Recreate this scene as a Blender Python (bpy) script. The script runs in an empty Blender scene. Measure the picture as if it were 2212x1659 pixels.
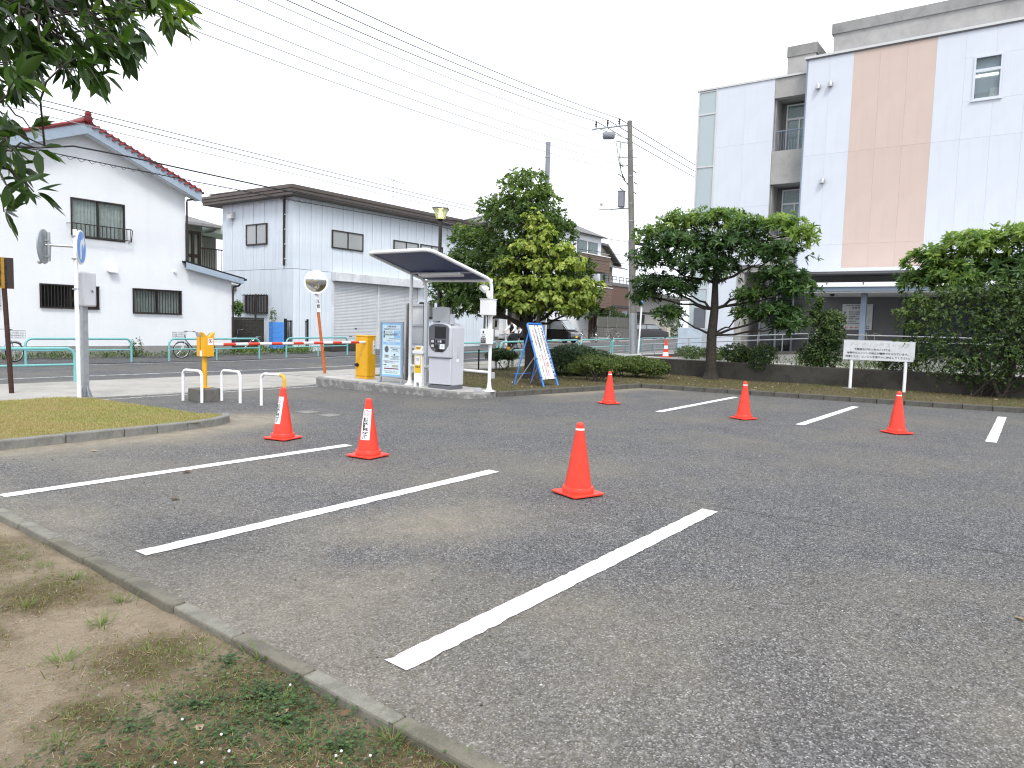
import bpy, math, random
import numpy as np
from mathutils import Vector, Matrix, noise as mnoise

random.seed(7); rng = np.random.default_rng(7)
SC = bpy.context.scene
COL = SC.collection
PI = math.pi
R = math.radians

# ---------------------------------------------------------------- camera
# world: X runs along the road, Y points from the car park to the road, Z up; metres
YAW, ROLL, PITCH = R(36.0), R(1.6), math.atan(124.5 / 1570.0)
fw = Vector((math.cos(YAW) * math.cos(PITCH), math.sin(YAW) * math.cos(PITCH), -math.sin(PITCH)))
r0 = Vector((math.sin(YAW), -math.cos(YAW), 0)); u0 = r0.cross(fw)
rt = r0 * math.cos(ROLL) + u0 * math.sin(ROLL); up = u0 * math.cos(ROLL) - r0 * math.sin(ROLL)
cd = bpy.data.cameras.new('camera'); cam = bpy.data.objects.new('camera', cd); COL.objects.link(cam)
cam.matrix_world = Matrix(((rt.x, up.x, -fw.x, 0), (rt.y, up.y, -fw.y, 0), (rt.z, up.z, -fw.z, 1.6), (0, 0, 0, 1)))
cd.sensor_width = 36; cd.lens = 36 * 1570.0 / 2212.0; cd.clip_start = 0.05; cd.clip_end = 3000
SC.camera = cam

# ---------------------------------------------------------------- sky, sun, exposure (bright overcast)
SUN_EL, SUN_AZ = R(52), R(-131)          # where the sun stands (azimuth from +X, counter-clockwise)
W = bpy.data.worlds.new('World'); SC.world = W; W.use_nodes = True
nt = W.node_tree; nt.nodes.clear()
sky = nt.nodes.new('ShaderNodeTexSky'); sky.sky_type = 'NISHITA'; sky.sun_disc = False
sky.sun_elevation = SUN_EL; sky.sun_rotation = PI / 2 - SUN_AZ; sky.dust_density = 6; sky.air_density = 1.0
hs = nt.nodes.new('ShaderNodeHueSaturation'); hs.inputs['Saturation'].default_value = 0.25
mx = nt.nodes.new('ShaderNodeMix'); mx.data_type = 'RGBA'; mx.inputs[0].default_value = 0.86
mx.inputs[7].default_value = (11.3, 11.9, 13.0, 1)          # the even cloud layer
bg = nt.nodes.new('ShaderNodeBackground'); bg.inputs[1].default_value = 0.1
wo = nt.nodes.new('ShaderNodeOutputWorld')
nt.links.new(sky.outputs[0], hs.inputs['Color']); nt.links.new(hs.outputs[0], mx.inputs[6])
nt.links.new(mx.outputs[2], bg.inputs[0]); nt.links.new(bg.outputs[0], wo.inputs[0])
sd = bpy.data.lights.new('sun', 'SUN'); sd.energy = 1.5; sd.angle = R(14); sd.color = (1.0, 0.965, 0.91)
so = bpy.data.objects.new('sun', sd); COL.objects.link(so)
sdir = Vector((math.cos(SUN_EL) * math.cos(SUN_AZ), math.cos(SUN_EL) * math.sin(SUN_AZ), math.sin(SUN_EL)))
so.rotation_euler = sdir.to_track_quat('Z', 'Y').to_euler(); so.location = (0, 0, 30)
vs = SC.view_settings; vs.view_transform = 'Standard'; vs.look = 'None'; vs.gamma = 1.0; vs.use_curve_mapping = False
vs.exposure = 0.68
SC.cycles.use_denoising = True; SC.cycles.filter_width = 1.2
SC.cycles.max_bounces = 7; SC.cycles.transparent_max_bounces = 12; SC.cycles.diffuse_bounces = 3
SC.cycles.glossy_bounces = 3; SC.cycles.transmission_bounces = 4
SC.cycles.caustics_reflective = False; SC.cycles.caustics_refractive = False

# ---------------------------------------------------------------- material helpers
def nodemat(name):
    m = bpy.data.materials.new(name); m.use_nodes = True
    n = m.node_tree; b = n.nodes['Principled BSDF']
    return m, n, b
def NN(n, t, **kw):
    x = n.nodes.new(t)
    for k, v in kw.items(): setattr(x, k, v)
    return x
def ramp(n, fac, stops):
    r = n.nodes.new('ShaderNodeValToRGB'); e = r.color_ramp.elements
    while len(e) < len(stops): e.new(0.5)
    for i, (p, c) in enumerate(stops):
        e[i].position = p; e[i].color = (c[0], c[1], c[2], 1) if hasattr(c, '__len__') else (c, c, c, 1)
    n.links.new(fac, r.inputs[0]); return r.outputs[0]
def noise(n, vec, scale, detail=4, rough=0.55):
    x = n.nodes.new('ShaderNodeTexNoise'); x.inputs['Scale'].default_value = scale
    x.inputs['Detail'].default_value = detail; x.inputs['Roughness'].default_value = rough
    n.links.new(vec, x.inputs['Vector']); return x.outputs['Fac']
def mixc(n, fac, a, b, mode='MIX'):
    x = n.nodes.new('ShaderNodeMix'); x.data_type = 'RGBA'; x.blend_type = mode
    for s, v in ((0, fac), (6, a), (7, b)):
        if isinstance(v, bpy.types.NodeSocket): n.links.new(v, x.inputs[s])
        elif s == 0: x.inputs[0].default_value = v
        else: x.inputs[s].default_value = (v[0], v[1], v[2], 1)
    return x.outputs[2]
def math_(n, op, a, b=None, clamp=False):
    x = n.nodes.new('ShaderNodeMath'); x.operation = op; x.use_clamp = clamp
    for i, v in enumerate((a, b)):
        if v is None: continue
        if isinstance(v, bpy.types.NodeSocket): n.links.new(v, x.inputs[i])
        else: x.inputs[i].default_value = v
    return x.outputs[0]
def bump(n, b, h, strength, dist=0.01):
    x = n.nodes.new('ShaderNodeBump'); x.inputs['Strength'].default_value = strength; x.inputs['Distance'].default_value = dist
    n.links.new(h, x.inputs['Height']); n.links.new(x.outputs[0], b.inputs['Normal'])
def coords(n, kind='Object'):
    return n.nodes.new('ShaderNodeTexCoord').outputs[kind]
MATS = {}
def M(name, col=None, rough=0.55, metal=0.0, var=0.12, vs_=4.0, bmp=0.0, bs=80.0, spec=0.4, streak=0.0, coat=0.0):
    """plain painted / plastic / metal surface with mild wear: value variation, vertical dirt streaks, fine relief"""
    if name in MATS: return MATS[name]
    m, n, b = nodemat(name); MATS[name] = m
    c = coords(n)
    f = noise(n, c, vs_, 5)
    lo = [x * (1 - var) for x in col]; hi = [min(1, x * (1 + var * 0.6)) for x in col]
    out = ramp(n, f, [(0.3, lo), (0.7, hi)])
    if streak:
        mp = NN(n, 'ShaderNodeMapping'); mp.inputs['Scale'].default_value = (9, 9, 0.35); n.links.new(c, mp.inputs[0])
        s = noise(n, mp.outputs[0], 1.0, 5, 0.6)
        out = mixc(n, ramp(n, s, [(0.48, 0), (0.75, streak)]), out, [x * 0.45 for x in col])
    n.links.new(out, b.inputs['Base Color'])
    b.inputs['Roughness'].default_value = rough; b.inputs['Metallic'].default_value = metal
    b.inputs['Specular IOR Level'].default_value = spec
    if coat: b.inputs['Coat Weight'].default_value = coat; b.inputs['Coat Roughness'].default_value = 0.05
    if bmp: bump(n, b, noise(n, c, bs, 3), bmp, 0.004)
    return m

# asphalt: stone aggregate in bitumen, big worn patches, sand blown in along the kerbs (attribute "sand")
def asphalt(name, dark, light, sandy=True):
    m, n, b = nodemat(name); c = coords(n)
    v = NN(n, 'ShaderNodeTexVoronoi'); v.inputs['Scale'].default_value = 125; n.links.new(c, v.inputs['Vector'])
    sp = NN(n, 'ShaderNodeSeparateColor'); n.links.new(v.outputs['Color'], sp.inputs[0])
    stone = ramp(n, sp.outputs[0], [(0.0, [x * 0.18 for x in dark]), (0.42, dark), (0.75, light), (0.93, [x * 1.7 for x in light]), (1.0, (0.55, 0.54, 0.52))])
    v2 = NN(n, 'ShaderNodeTexVoronoi'); v2.inputs['Scale'].default_value = 55; n.links.new(c, v2.inputs['Vector'])
    s2 = NN(n, 'ShaderNodeSeparateColor'); n.links.new(v2.outputs['Color'], s2.inputs[0])
    stone = mixc(n, 0.38, stone, ramp(n, s2.outputs[1], [(0, [x * 0.3 for x in dark]), (0.6, dark), (1, [x * 1.25 for x in light])]))
    big = noise(n, c, 0.55, 5, 0.6)
    stone = mixc(n, 1.0, stone, ramp(n, big, [(0.35, (1.03, 1.03, 1.02)), (0.7, (0.95, 0.95, 0.965))]), 'MULTIPLY')
    mid = noise(n, c, 2.3, 4)
    stone = mixc(n, 1.0, stone, ramp(n, mid, [(0.3, (0.9, 0.9, 0.915)), (0.7, (1.10, 1.09, 1.07))]), 'MULTIPLY')
    brown = noise(n, c, 0.33, 5, 0.65)
    fine = noise(n, c, 55, 3, 0.7)
    k = math_(n, 'MULTIPLY', ramp(n, brown, [(0.46, 0), (0.66, 0.85)]), ramp(n, fine, [(0.40, 0), (0.60, 1)]))
    stone = mixc(n, k, stone, (0.185, 0.165, 0.12))
    if sandy:
        a = NN(n, 'ShaderNodeAttribute', attribute_name='sand')
        g = math_(n, 'MULTIPLY', a.outputs['Fac'], ramp(n, noise(n, c, 30, 4, 0.75), [(0.25, 0.25), (0.6, 1.0)]), True)
        stone = mixc(n, g, stone, ramp(n, noise(n, c, 5), [(0.3, (0.21, 0.18, 0.13)), (0.7, (0.32, 0.28, 0.21))]))
    n.links.new(stone, b.inputs['Base Color']); b.inputs['Roughness'].default_value = 0.82; b.inputs['Specular IOR Level'].default_value = 0.35
    bump(n, b, v.outputs['Distance'], 0.8, 0.008)
    return m
def concrete(name, col, stain=0.5, scale=1.5, bs=70, th=(0.47, 0.63)):
    m, n, b = nodemat(name); c = coords(n)
    out = ramp(n, noise(n, c, scale, 7, 0.65), [(0.28, [x * 0.6 for x in col]), (0.55, col), (0.8, [min(1, x * 1.2) for x in col])])
    out = mixc(n, ramp(n, noise(n, c, scale * 3.7, 6, 0.7), [(th[0], 0), (th[1], stain)]), out, [x * 0.22 for x in col])
    out = mixc(n, 0.35, out, ramp(n, noise(n, c, 160, 2), [(0.3, [x * 0.55 for x in col]), (0.7, [min(1, x * 1.3) for x in col])]))
    n.links.new(out, b.inputs['Base Color']); b.inputs['Roughness'].default_value = 0.88
    bump(n, b, noise(n, c, bs, 4, 0.7), 0.5, 0.006)
    MATS[name] = m; return m
def stucco(name, col, grime=0.12):
    m, n, b = nodemat(name); c = coords(n)
    out = ramp(n, noise(n, c, 0.7, 6, 0.6), [(0.3, [x * 0.93 for x in col]), (0.7, col)])
    mp = NN(n, 'ShaderNodeMapping'); mp.inputs['Scale'].default_value = (3.5, 3.5, 0.22); n.links.new(c, mp.inputs[0])
    out = mixc(n, ramp(n, noise(n, mp.outputs[0], 1.0, 6, 0.65), [(0.5, 0), (0.8, grime)]), out, [x * 0.5 for x in col])
    n.links.new(out, b.inputs['Base Color']); b.inputs['Roughness'].default_value = 0.9
    bump(n, b, noise(n, c, 22, 5, 0.7), 0.5, 0.02)
    MATS[name] = m; return m
def leafmat(name, c0, c1, c2, trans=0.3, rough=0.42):
    """leaf: colour picked along the per-leaf random attribute "tint"; light also comes through the blade"""
    m, n, b = nodemat(name)
    a = NN(n, 'ShaderNodeAttribute', attribute_name='tint')
    out = ramp(n, a.outputs['Fac'], [(0.0, c0), (0.55, c1), (1.0, c2)])
    n.links.new(out, b.inputs['Base Color']); b.inputs['Roughness'].default_value = rough; b.inputs['Specular IOR Level'].default_value = 0.35
    t = NN(n, 'ShaderNodeBsdfTranslucent')
    n.links.new(mixc(n, 1.0, out, (1.25, 1.45, 0.6), 'MULTIPLY'), t.inputs[0])
    ms = NN(n, 'ShaderNodeMixShader'); ms.inputs[0].default_value = trans
    n.links.new(b.outputs[0], ms.inputs[1]); n.links.new(t.outputs[0], ms.inputs[2])
    n.links.new(ms.outputs[0], n.nodes['Material Output'].inputs[0])
    MATS[name] = m; return m
def glassmat(name, col, trans=0.55, rough=0.03):
    m, n, b = nodemat(name)
    b.inputs['Base Color'].default_value = (*col, 1); b.inputs['Roughness'].default_value = rough; b.inputs['Specular IOR Level'].default_value = 0.9
    t = NN(n, 'ShaderNodeBsdfTransparent'); t.inputs[0].default_value = (0.86, 0.9, 0.9, 1)
    ms = NN(n, 'ShaderNodeMixShader'); ms.inputs[0].default_value = trans
    n.links.new(b.outputs[0], ms.inputs[1]); n.links.new(t.outputs[0], ms.inputs[2]); n.links.new(ms.outputs[0], n.nodes['Material Output'].inputs[0])
    MATS[name] = m; return m
def emitmat(name, col, s):
    m, n, b = nodemat(name); b.inputs['Base Color'].default_value = (*col, 1)
    b.inputs['Emission Color'].default_value = (*col, 1); b.inputs['Emission Strength'].default_value = s
    MATS[name] = m; return m

# ---------------------------------------------------------------- mesh helpers
class MB:
    """collects shapes of ONE part, then links them as one mesh object"""
    def __init__(s): s.v = []; s.f = []
    def add(s, vs, fs):
        n = len(s.v); s.v += [tuple(v) for v in vs]; s.f += [tuple(i + n for i in f) for f in fs]; return s
    def box(s, c, d, rz=0.0, Mx=None):
        x, y, z = d[0] / 2, d[1] / 2, d[2] / 2
        P = [Vector((sx * x, sy * y, sz * z)) for sz in (-1, 1) for sx, sy in ((-1, -1), (1, -1), (1, 1), (-1, 1))]
        T = Matrix.Translation(c) @ (Mx if Mx else Matrix.Rotation(rz, 4, 'Z'))
        return s.add([T @ p for p in P], [(3, 2, 1, 0), (4, 5, 6, 7), (0, 1, 5, 4), (1, 2, 6, 5), (2, 3, 7, 6), (3, 0, 4, 7)])
    def b2(s, x0, x1, y0, y1, z0, z1):
        return s.box(((x0 + x1) / 2, (y0 + y1) / 2, (z0 + z1) / 2), (abs(x1 - x0), abs(y1 - y0), abs(z1 - z0)))
    def tube(s, pts, r, n=8, cap=True):
        pts = [Vector(p) for p in pts]; rs = r if hasattr(r, '__len__') else [r] * len(pts)
        vs = []; ref = None
        for i, p in enumerate(pts):
            d = (pts[min(i + 1, len(pts) - 1)] - pts[max(i - 1, 0)])
            d = d.normalized() if d.length > 1e-9 else Vector((0, 0, 1))
            if ref is None:
                ref = d.cross(Vector((0, 0, 1)) if abs(d.z) < 0.9 else Vector((1, 0, 0))).normalized()
            ref = (ref - d * ref.dot(d)).normalized(); b = d.cross(ref)
            vs += [p + (ref * math.cos(2 * PI * k / n) + b * math.sin(2 * PI * k / n)) * rs[i] for k in range(n)]
        fs = [(i * n + k, i * n + (k + 1) % n, (i + 1) * n + (k + 1) % n, (i + 1) * n + k) for i in range(len(pts) - 1) for k in range(n)]
        if cap: fs += [tuple(range(n))[::-1], tuple((len(pts) - 1) * n + k for k in range(n))]
        return s.add(vs, fs)
    def lathe(s, prof, n=20, o=(0, 0, 0), axis='Z'):
        vs = []
        for r, z in prof:
            for k in range(n):
                a = 2 * PI * k / n; p = (r * math.cos(a), r * math.sin(a), z)
                if axis == 'X': p = (p[2], p[0], p[1])
                if axis == 'Y': p = (p[0], p[2], p[1])
                vs.append((p[0] + o[0], p[1] + o[1], p[2] + o[2]))
        fs = [(i * n + k, i * n + (k + 1) % n, (i + 1) * n + (k + 1) % n, (i + 1) * n + k) for i in range(len(prof) - 1) for k in range(n)]
        fs += [tuple(range(n))[::-1], tuple((len(prof) - 1) * n + k for k in range(n))]
        return s.add(vs, fs)
    def ext(s, poly, vec):
        """polygon (3-D points) pushed along vec"""
        n = len(poly); v = Vector(vec); a = [Vector(p) for p in poly]
        return s.add(a + [p + v for p in a], [tuple(range(n))[::-1], tuple(range(n, 2 * n))] + [(i, (i + 1) % n, n + (i + 1) % n, n + i) for i in range(n)])
    def build(s, name, mat, parent=None, smooth=False, bev=0.0, loc=(0, 0, 0), rot=(0, 0, 0), seg=2):
        me = bpy.data.meshes.new(name); me.from_pydata(s.v, [], s.f); me.update()
        return link(name, me, mat, parent, smooth, bev, loc, rot, seg)
def link(name, me, mat, parent=None, smooth=False, bev=0.0, loc=(0, 0, 0), rot=(0, 0, 0), seg=2):
    if mat is not None and not me.materials: me.materials.append(MATS[mat] if isinstance(mat, str) else mat)
    if smooth and len(me.polygons):
        me.polygons.foreach_set('use_smooth', [True] * len(me.polygons))
        try: me.set_sharp_from_angle(angle=R(40))
        except Exception: pass
    o = bpy.data.objects.new(name, me); COL.objects.link(o)
    o.location = loc; o.rotation_euler = rot
    if parent is not None: o.parent = parent
    if bev:
        b = o.modifiers.new('bevel', 'BEVEL'); b.width = bev; b.segments = seg; b.limit_method = 'ANGLE'; b.angle_limit = R(35)
    return o
def T(name, label, cat, loc=(0, 0, 0), rz=0.0, group=None):
    o = bpy.data.objects.new(name, None); COL.objects.link(o); o.empty_display_size = 0.1
    o.location = loc; o.rotation_euler = (0, 0, rz); o['label'] = label; o['category'] = cat
    if group: o['group'] = group
    return o
def tag(o, label, cat, group=None, kind=None):
    o['label'] = label; o['category'] = cat
    if group: o['group'] = group
    if kind: o['kind'] = kind
    return o
def struct(o, label=None):
    o['kind'] = 'structure'
    if label: o['label'] = label
    return o
def stuff(o, label=None, cat=None):
    o['kind'] = 'stuff'
    if label: o['label'] = label
    if cat: o['category'] = cat
    return o
def dup(root, loc, rz, label, group=None):
    def cp(o, par):
        c = o.copy(); COL.objects.link(c); c.parent = par
        for ch in o.children: cp(ch, c)
        return c
    r = cp(root, None); r.location = loc; r.rotation_euler = (0, 0, rz); r['label'] = label
    if group: r['group'] = group
    return r
def piece(name, me, parent, loc, rot=(0, 0, 0), scale=(1, 1, 1), mat=None):
    o = bpy.data.objects.new(name, me); COL.objects.link(o); o.parent = parent; o.location = loc; o.rotation_euler = rot; o.scale = scale
    return o
def unitbox(name, mat, d=(1, 1, 1)):
    mb = MB().box((0, 0, 0), d); me = bpy.data.meshes.new(name); me.from_pydata(mb.v, [], mb.f); me.update()
    me.materials.append(MATS[mat] if isinstance(mat, str) else mat); return me

FACE_X = (PI / 2, 0, -PI / 2)     # flat print on a face that looks towards -X
FACE_Y = (PI / 2, 0, 0)           # flat print on a face that looks towards -Y
def textmesh(body, size, bold=0.0, line=1.0, align='CENTER', valign='CENTER'):
    """flat lettering as plain vertices and faces"""
    cu = bpy.data.curves.new('lettering', 'FONT'); cu.body = body; cu.size = size; cu.align_x = align; cu.align_y = valign
    cu.offset = bold * size; cu.space_line = line; cu.resolution_u = 2
    o = bpy.data.objects.new('lettering', cu); me = o.to_mesh()
    v = [tuple(p.co) for p in me.vertices]; f = [tuple(p.vertices) for p in me.polygons]
    o.to_mesh_clear(); bpy.data.objects.remove(o); bpy.data.curves.remove(cu)
    return v, f
def text(name, body, size, mat, parent, loc, rot=FACE_X, align='CENTER', bold=0.0, sx=1.0, line=1.0, valign='CENTER'):
    v, f = textmesh(body, size, bold, line, align, valign)
    return MB().add([(x * sx, y, z) for x, y, z in v], f).build(name, mat, parent, loc=loc, rot=rot)
def tz(x):
    """the road climbs gently towards +X"""
    return 0.015 * max(0.0, min(60.0, x - 16.0))

# fast leaf / blade mesh: every leaf a small folded blade, one object
def leaves(name, mat, parent, P, D, N, L, Wd, tint, droop=0.15, shape='lance', fold=0.0):
    P = np.asarray(P, float); D = np.asarray(D, float); N = np.asarray(N, float); n = len(P)
    L = np.broadcast_to(np.asarray(L, float), (n,)); Wd = np.broadcast_to(np.asarray(Wd, float), (n,)); tint = np.broadcast_to(np.asarray(tint, float), (n,))
    D = D / np.maximum(np.linalg.norm(D, axis=1, keepdims=True), 1e-9)
    S = np.cross(D, N); S /= np.maximum(np.linalg.norm(S, axis=1, keepdims=True), 1e-9); N2 = np.cross(S, D)
    if shape == 'blade':
        prof = [(0, .5), (0, -.5), (.55, .38), (.55, -.38), (1, 0)]; polys = [(0, 1, 3, 2), (2, 3, 4)]
    elif shape == 'round':
        prof = [(0, 0), (.3, .5), (.3, -.5), (.75, .45), (.75, -.45), (1, 0)]; polys = [(0, 2, 1), (1, 2, 4, 3), (3, 4, 5)]
    else:
        prof = [(0, 0), (.38, .5), (.38, -.5), (.72, .36), (.72, -.36), (1, 0)]; polys = [(0, 2, 1), (1, 2, 4, 3), (3, 4, 5)]
    k = len(prof); V = np.empty((n, k, 3))
    for i, (t, w) in enumerate(prof):
        V[:, i] = P + D * (L * t)[:, None] + S * (Wd * w)[:, None] + N2 * (fold * Wd * abs(w))[:, None]
        V[:, i, 2] -= droop * L * t * t
    me = bpy.data.meshes.new(name)
    me.vertices.add(n * k); me.vertices.foreach_set('co', V.reshape(-1))
    li = np.concatenate([np.asarray(p) for p in polys]); tot = np.array([len(p) for p in polys])
    LI = (li[None, :] + (np.arange(n) * k)[:, None]).reshape(-1)
    TOT = np.tile(tot, n); ST = np.concatenate(([0], np.cumsum(TOT)[:-1]))
    me.loops.add(len(LI)); me.loops.foreach_set('vertex_index', LI.astype(np.int32))
    me.polygons.add(len(TOT)); me.polygons.foreach_set('loop_start', ST.astype(np.int32)); me.polygons.foreach_set('loop_total', TOT.astype(np.int32))
    me.update(); me.validate()
    at = me.attributes.new('tint', 'FLOAT', 'POINT'); at.data.foreach_set('value', np.repeat(tint, k).astype(np.float32))
    return link(name, me, mat, parent)
def unit(n):
    v = rng.normal(size=(n, 3)); return v / np.linalg.norm(v, axis=1, keepdims=True)
def rosettes(blobs, nros, k, L, Wd, spread=(0.9, 1.5), shell=0.5, upb=0.45, tint=(0.15, 0.75), under=0.5, sq=1.0):
    """leaf whorls scattered through ellipsoid clumps; returns arrays for leaves() and the whorl centres"""
    B = np.array([b[:6] for b in blobs], float); w = (B[:, 3] * B[:, 4] + B[:, 4] * B[:, 5] + B[:, 3] * B[:, 5]); w /= w.sum()
    bi = rng.choice(len(B), nros, p=w); u = unit(nros)
    flip = (u[:, 2] < -0.25) & (rng.random(nros) > under); u[flip, 2] *= -1
    rad = 1 - shell * rng.random(nros) ** 1.6
    c = B[bi, :3] + u * B[bi, 3:6] * rad[:, None] * (1 + 0.12 * rng.normal(size=(nros, 1)) * sq)
    out = u + np.array([0, 0, upb]); out /= np.linalg.norm(out, axis=1, keepdims=True)
    bt = np.array([b[6] if len(b) > 6 else 0.0 for b in blobs])[bi]  # per-clump tint lift; on trees it paints lit tops and shaded insides
    base_t = np.clip(tint[0] + (tint[1] - tint[0]) * rng.random(nros) + bt, 0, 1)
    P = np.repeat(c, k, 0); A = np.repeat(out, k, 0); n = len(P)
    rd = unit(n); pr = np.cross(A, rd); pr /= np.maximum(np.linalg.norm(pr, axis=1, keepdims=True), 1e-9)
    th = rng.uniform(spread[0], spread[1], n)[:, None]
    D = A * np.cos(th) + pr * np.sin(th); N = A + 0.35 * rng.normal(size=(n, 3))
    LL = L * rng.uniform(0.65, 1.2, n); WW = Wd * rng.uniform(0.75, 1.2, n)
    P = P + 0.12 * L * rng.normal(size=(n, 3))
    tt = np.clip(np.repeat(base_t, k) + 0.13 * rng.normal(size=n), 0, 1)
    return (P, D, N, LL, WW, tt), c, bi
def limb(mb, a, b, r0_, r1_, sag=0.0, wob=0.06, n=6, seg=7):
    a = Vector(a); b = Vector(b); pts = []
    for i in range(seg + 1):
        t = i / seg; p = a.lerp(b, t); d = (b - a).length
        p += Vector((random.gauss(0, wob), random.gauss(0, wob), random.gauss(0, wob))) * d * 0.35 * math.sin(PI * t)
        p.z += sag * math.sin(PI * t); pts.append(p)
    mb.tube(pts, [r0_ + (r1_ - r0_) * (i / seg) for i in range(seg + 1)], n)
# ---------------------------------------------------------------- materials
ASPH = asphalt('asphalt_lot', (0.062, 0.062, 0.065), (0.165, 0.163, 0.163))
ROADM = asphalt('asphalt_road', (0.075, 0.078, 0.085), (0.12, 0.122, 0.128), False)
concrete('conc_verge', (0.155, 0.142, 0.108), 0.6, 2.6, 45, (0.44, 0.6)); concrete('conc_verge_b', (0.21, 0.20, 0.165), 0.6, 3.4, 45, (0.44, 0.6))
concrete('conc_kerb', (0.21, 0.205, 0.185), 0.6, 2.2); concrete('conc_dark', (0.10, 0.095, 0.082), 0.6, 1.4)
concrete('conc_pave', (0.34, 0.325, 0.295), 0.25, 0.9); concrete('conc_island', (0.33, 0.325, 0.31), 0.92, 1.6, 70, (0.40, 0.52))
concrete('conc_island_top', (0.42, 0.41, 0.385), 0.35, 1.2)
concrete('conc_wall', (0.055, 0.05, 0.042), 0.75, 0.9); concrete('conc_bare', (0.36, 0.35, 0.335), 0.15, 0.8)
concrete('conc_block', (0.14, 0.135, 0.125), 0.6, 1.2); concrete('conc_grey', (0.27, 0.265, 0.255), 0.3, 0.7)
concrete('conc_pole', (0.20, 0.19, 0.175), 0.3, 1.5); concrete('conc_ramp', (0.36, 0.36, 0.35), 0.2, 0.6)
concrete('paint_line', (0.80, 0.80, 0.79), 0.06, 3.0, 120); concrete('paint_worn', (0.50, 0.50, 0.49), 0.75, 3.5, 120)
stucco('stucco_white', (0.76, 0.78, 0.81), 0.10); stucco('stucco_mint', (0.52, 0.58, 0.50)); stucco('stucco_beige', (0.50, 0.45, 0.36)); stucco('stucco_grey', (0.34, 0.33, 0.31))
M('cladding', (0.66, 0.72, 0.78), 0.5, 0, 0.06, 1.2, streak=0.22)
M('panel_white', (0.585, 0.615, 0.675), 0.62, 0, 0.03, 0.8, streak=0.10); M('panel_peach', (0.555, 0.44, 0.385), 0.65, 0, 0.04, 0.8, streak=0.10)
M('white_paint', (0.80, 0.81, 0.82), 0.4, 0, 0.05, 3, streak=0.08); M('white_plastic', (0.78, 0.79, 0.80), 0.35, 0, 0.04)
M('grey_paint', (0.40, 0.41, 0.43), 0.42, 0, 0.06); M('machine_grey', (0.50, 0.51, 0.55), 0.38, 0, 0.04, 2, streak=0.05); M('machine_dark', (0.115, 0.12, 0.135), 0.35, 0, 0.06)
M('teal', (0.17, 0.44, 0.43), 0.38, 0, 0.10, 6, streak=0.12); M('yellow_paint', (0.70, 0.36, 0.012), 0.38, 0, 0.08, 3, streak=0.12)
M('cone_red', (0.80, 0.048, 0.024), 0.38, 0, 0.16, 9, streak=0.12); M('red_paint', (0.66, 0.05, 0.02), 0.4); M('blue_frame', (0.05, 0.22, 0.70), 0.35, 0, 0.08)
M('strap_blue', (0.012, 0.03, 0.30), 0.5); M('sign_blue', (0.06, 0.24, 0.66), 0.3, 0, 0.03); M('light_blue', (0.28, 0.55, 0.85), 0.4, 0, 0.03)
M('pale_blue', (0.66, 0.80, 0.86), 0.4, 0, 0.02); M('block_blue', (0.07, 0.25, 0.66), 0.6, 0, 0.14, 3); M('navy', (0.035, 0.055, 0.16), 0.45, 0, 0.10, 1.5)
M('black', (0.012, 0.012, 0.013), 0.4); M('black_matte', (0.014, 0.014, 0.015), 0.8); M('ink', (0.012, 0.012, 0.014), 0.7, 0, 0.0); M('ink_red', (0.60, 0.02, 0.03), 0.6, 0, 0.0)
M('ink_grey', (0.52, 0.515, 0.50), 0.7, 0, 0.25, 9); M('ink_wine', (0.22, 0.04, 0.08), 0.6, 0, 0.0); M('brown_dark', (0.028, 0.02, 0.016), 0.5, 0, 0.25); M('rust', (0.045, 0.018, 0.012), 0.7, 0, 0.45, 12)
M('orange_post', (0.52, 0.13, 0.03), 0.45, 0, 0.2, 8); M('bronze', (0.030, 0.024, 0.020), 0.42, 0, 0.15); M('roof_brown', (0.105, 0.085, 0.072), 0.5, 0, 0.15, 2)
M('barge_blue', (0.33, 0.40, 0.48), 0.5, 0, 0.06); M('tile_red', (0.19, 0.020, 0.020), 0.35, 0, 0.3, 6); M('tile_grey', (0.14, 0.135, 0.13), 0.6, 0, 0.25, 5)
M('steel', (0.42, 0.43, 0.44), 0.38, 0.85, 0.12); M('galv', (0.36, 0.38, 0.40), 0.48, 0.55, 0.15, 9); M('shutter', (0.60, 0.62, 0.64), 0.45, 0.1, 0.06, 1.2, streak=0.22)
M('header_steel', (0.62, 0.64, 0.66), 0.5, 0, 0.18, 1.6, streak=0.3); M('curtain', (0.74, 0.74, 0.71), 0.9, 0, 0.15, 7); M('frosted', (0.34, 0.36, 0.36), 0.22, 0, 0.10, 1.0, spec=0.7)
M('dark_room', (0.02, 0.02, 0.022), 0.8); M('brick_brown', (0.125, 0.075, 0.055), 0.75, 0, 0.3, 18, 0.4, 30); M('siding_brown', (0.15, 0.098, 0.072), 0.7, 0, 0.15, 4)
M('mirror_glass', (0.62, 0.63, 0.62), 0.06, 1.0, 0.02); M('tyre', (0.012, 0.012, 0.012), 0.8); M('car_black', (0.010, 0.010, 0.012), 0.18, 0, 0.0, coat=0.8, spec=0.6); M('car_white', (0.74, 0.75, 0.76), 0.3, 0, 0.03, coat=0.4)
M('car_glass_sky', (0.26, 0.29, 0.31), 0.06, 0, 0.25, 1.5, spec=0.9); M('chrome', (0.6, 0.6, 0.62), 0.12, 1.0, 0.03); M('plate_yellow', (0.75, 0.48, 0.02), 0.4); M('bark', (0.085, 0.070, 0.055), 0.9, 0, 0.45, 14, 0.9, 45); M('bark_dark', (0.038, 0.031, 0.025), 0.9, 0, 0.45, 14, 0.9, 45)  # pale car glass: white sky reflection put into the base colour
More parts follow.
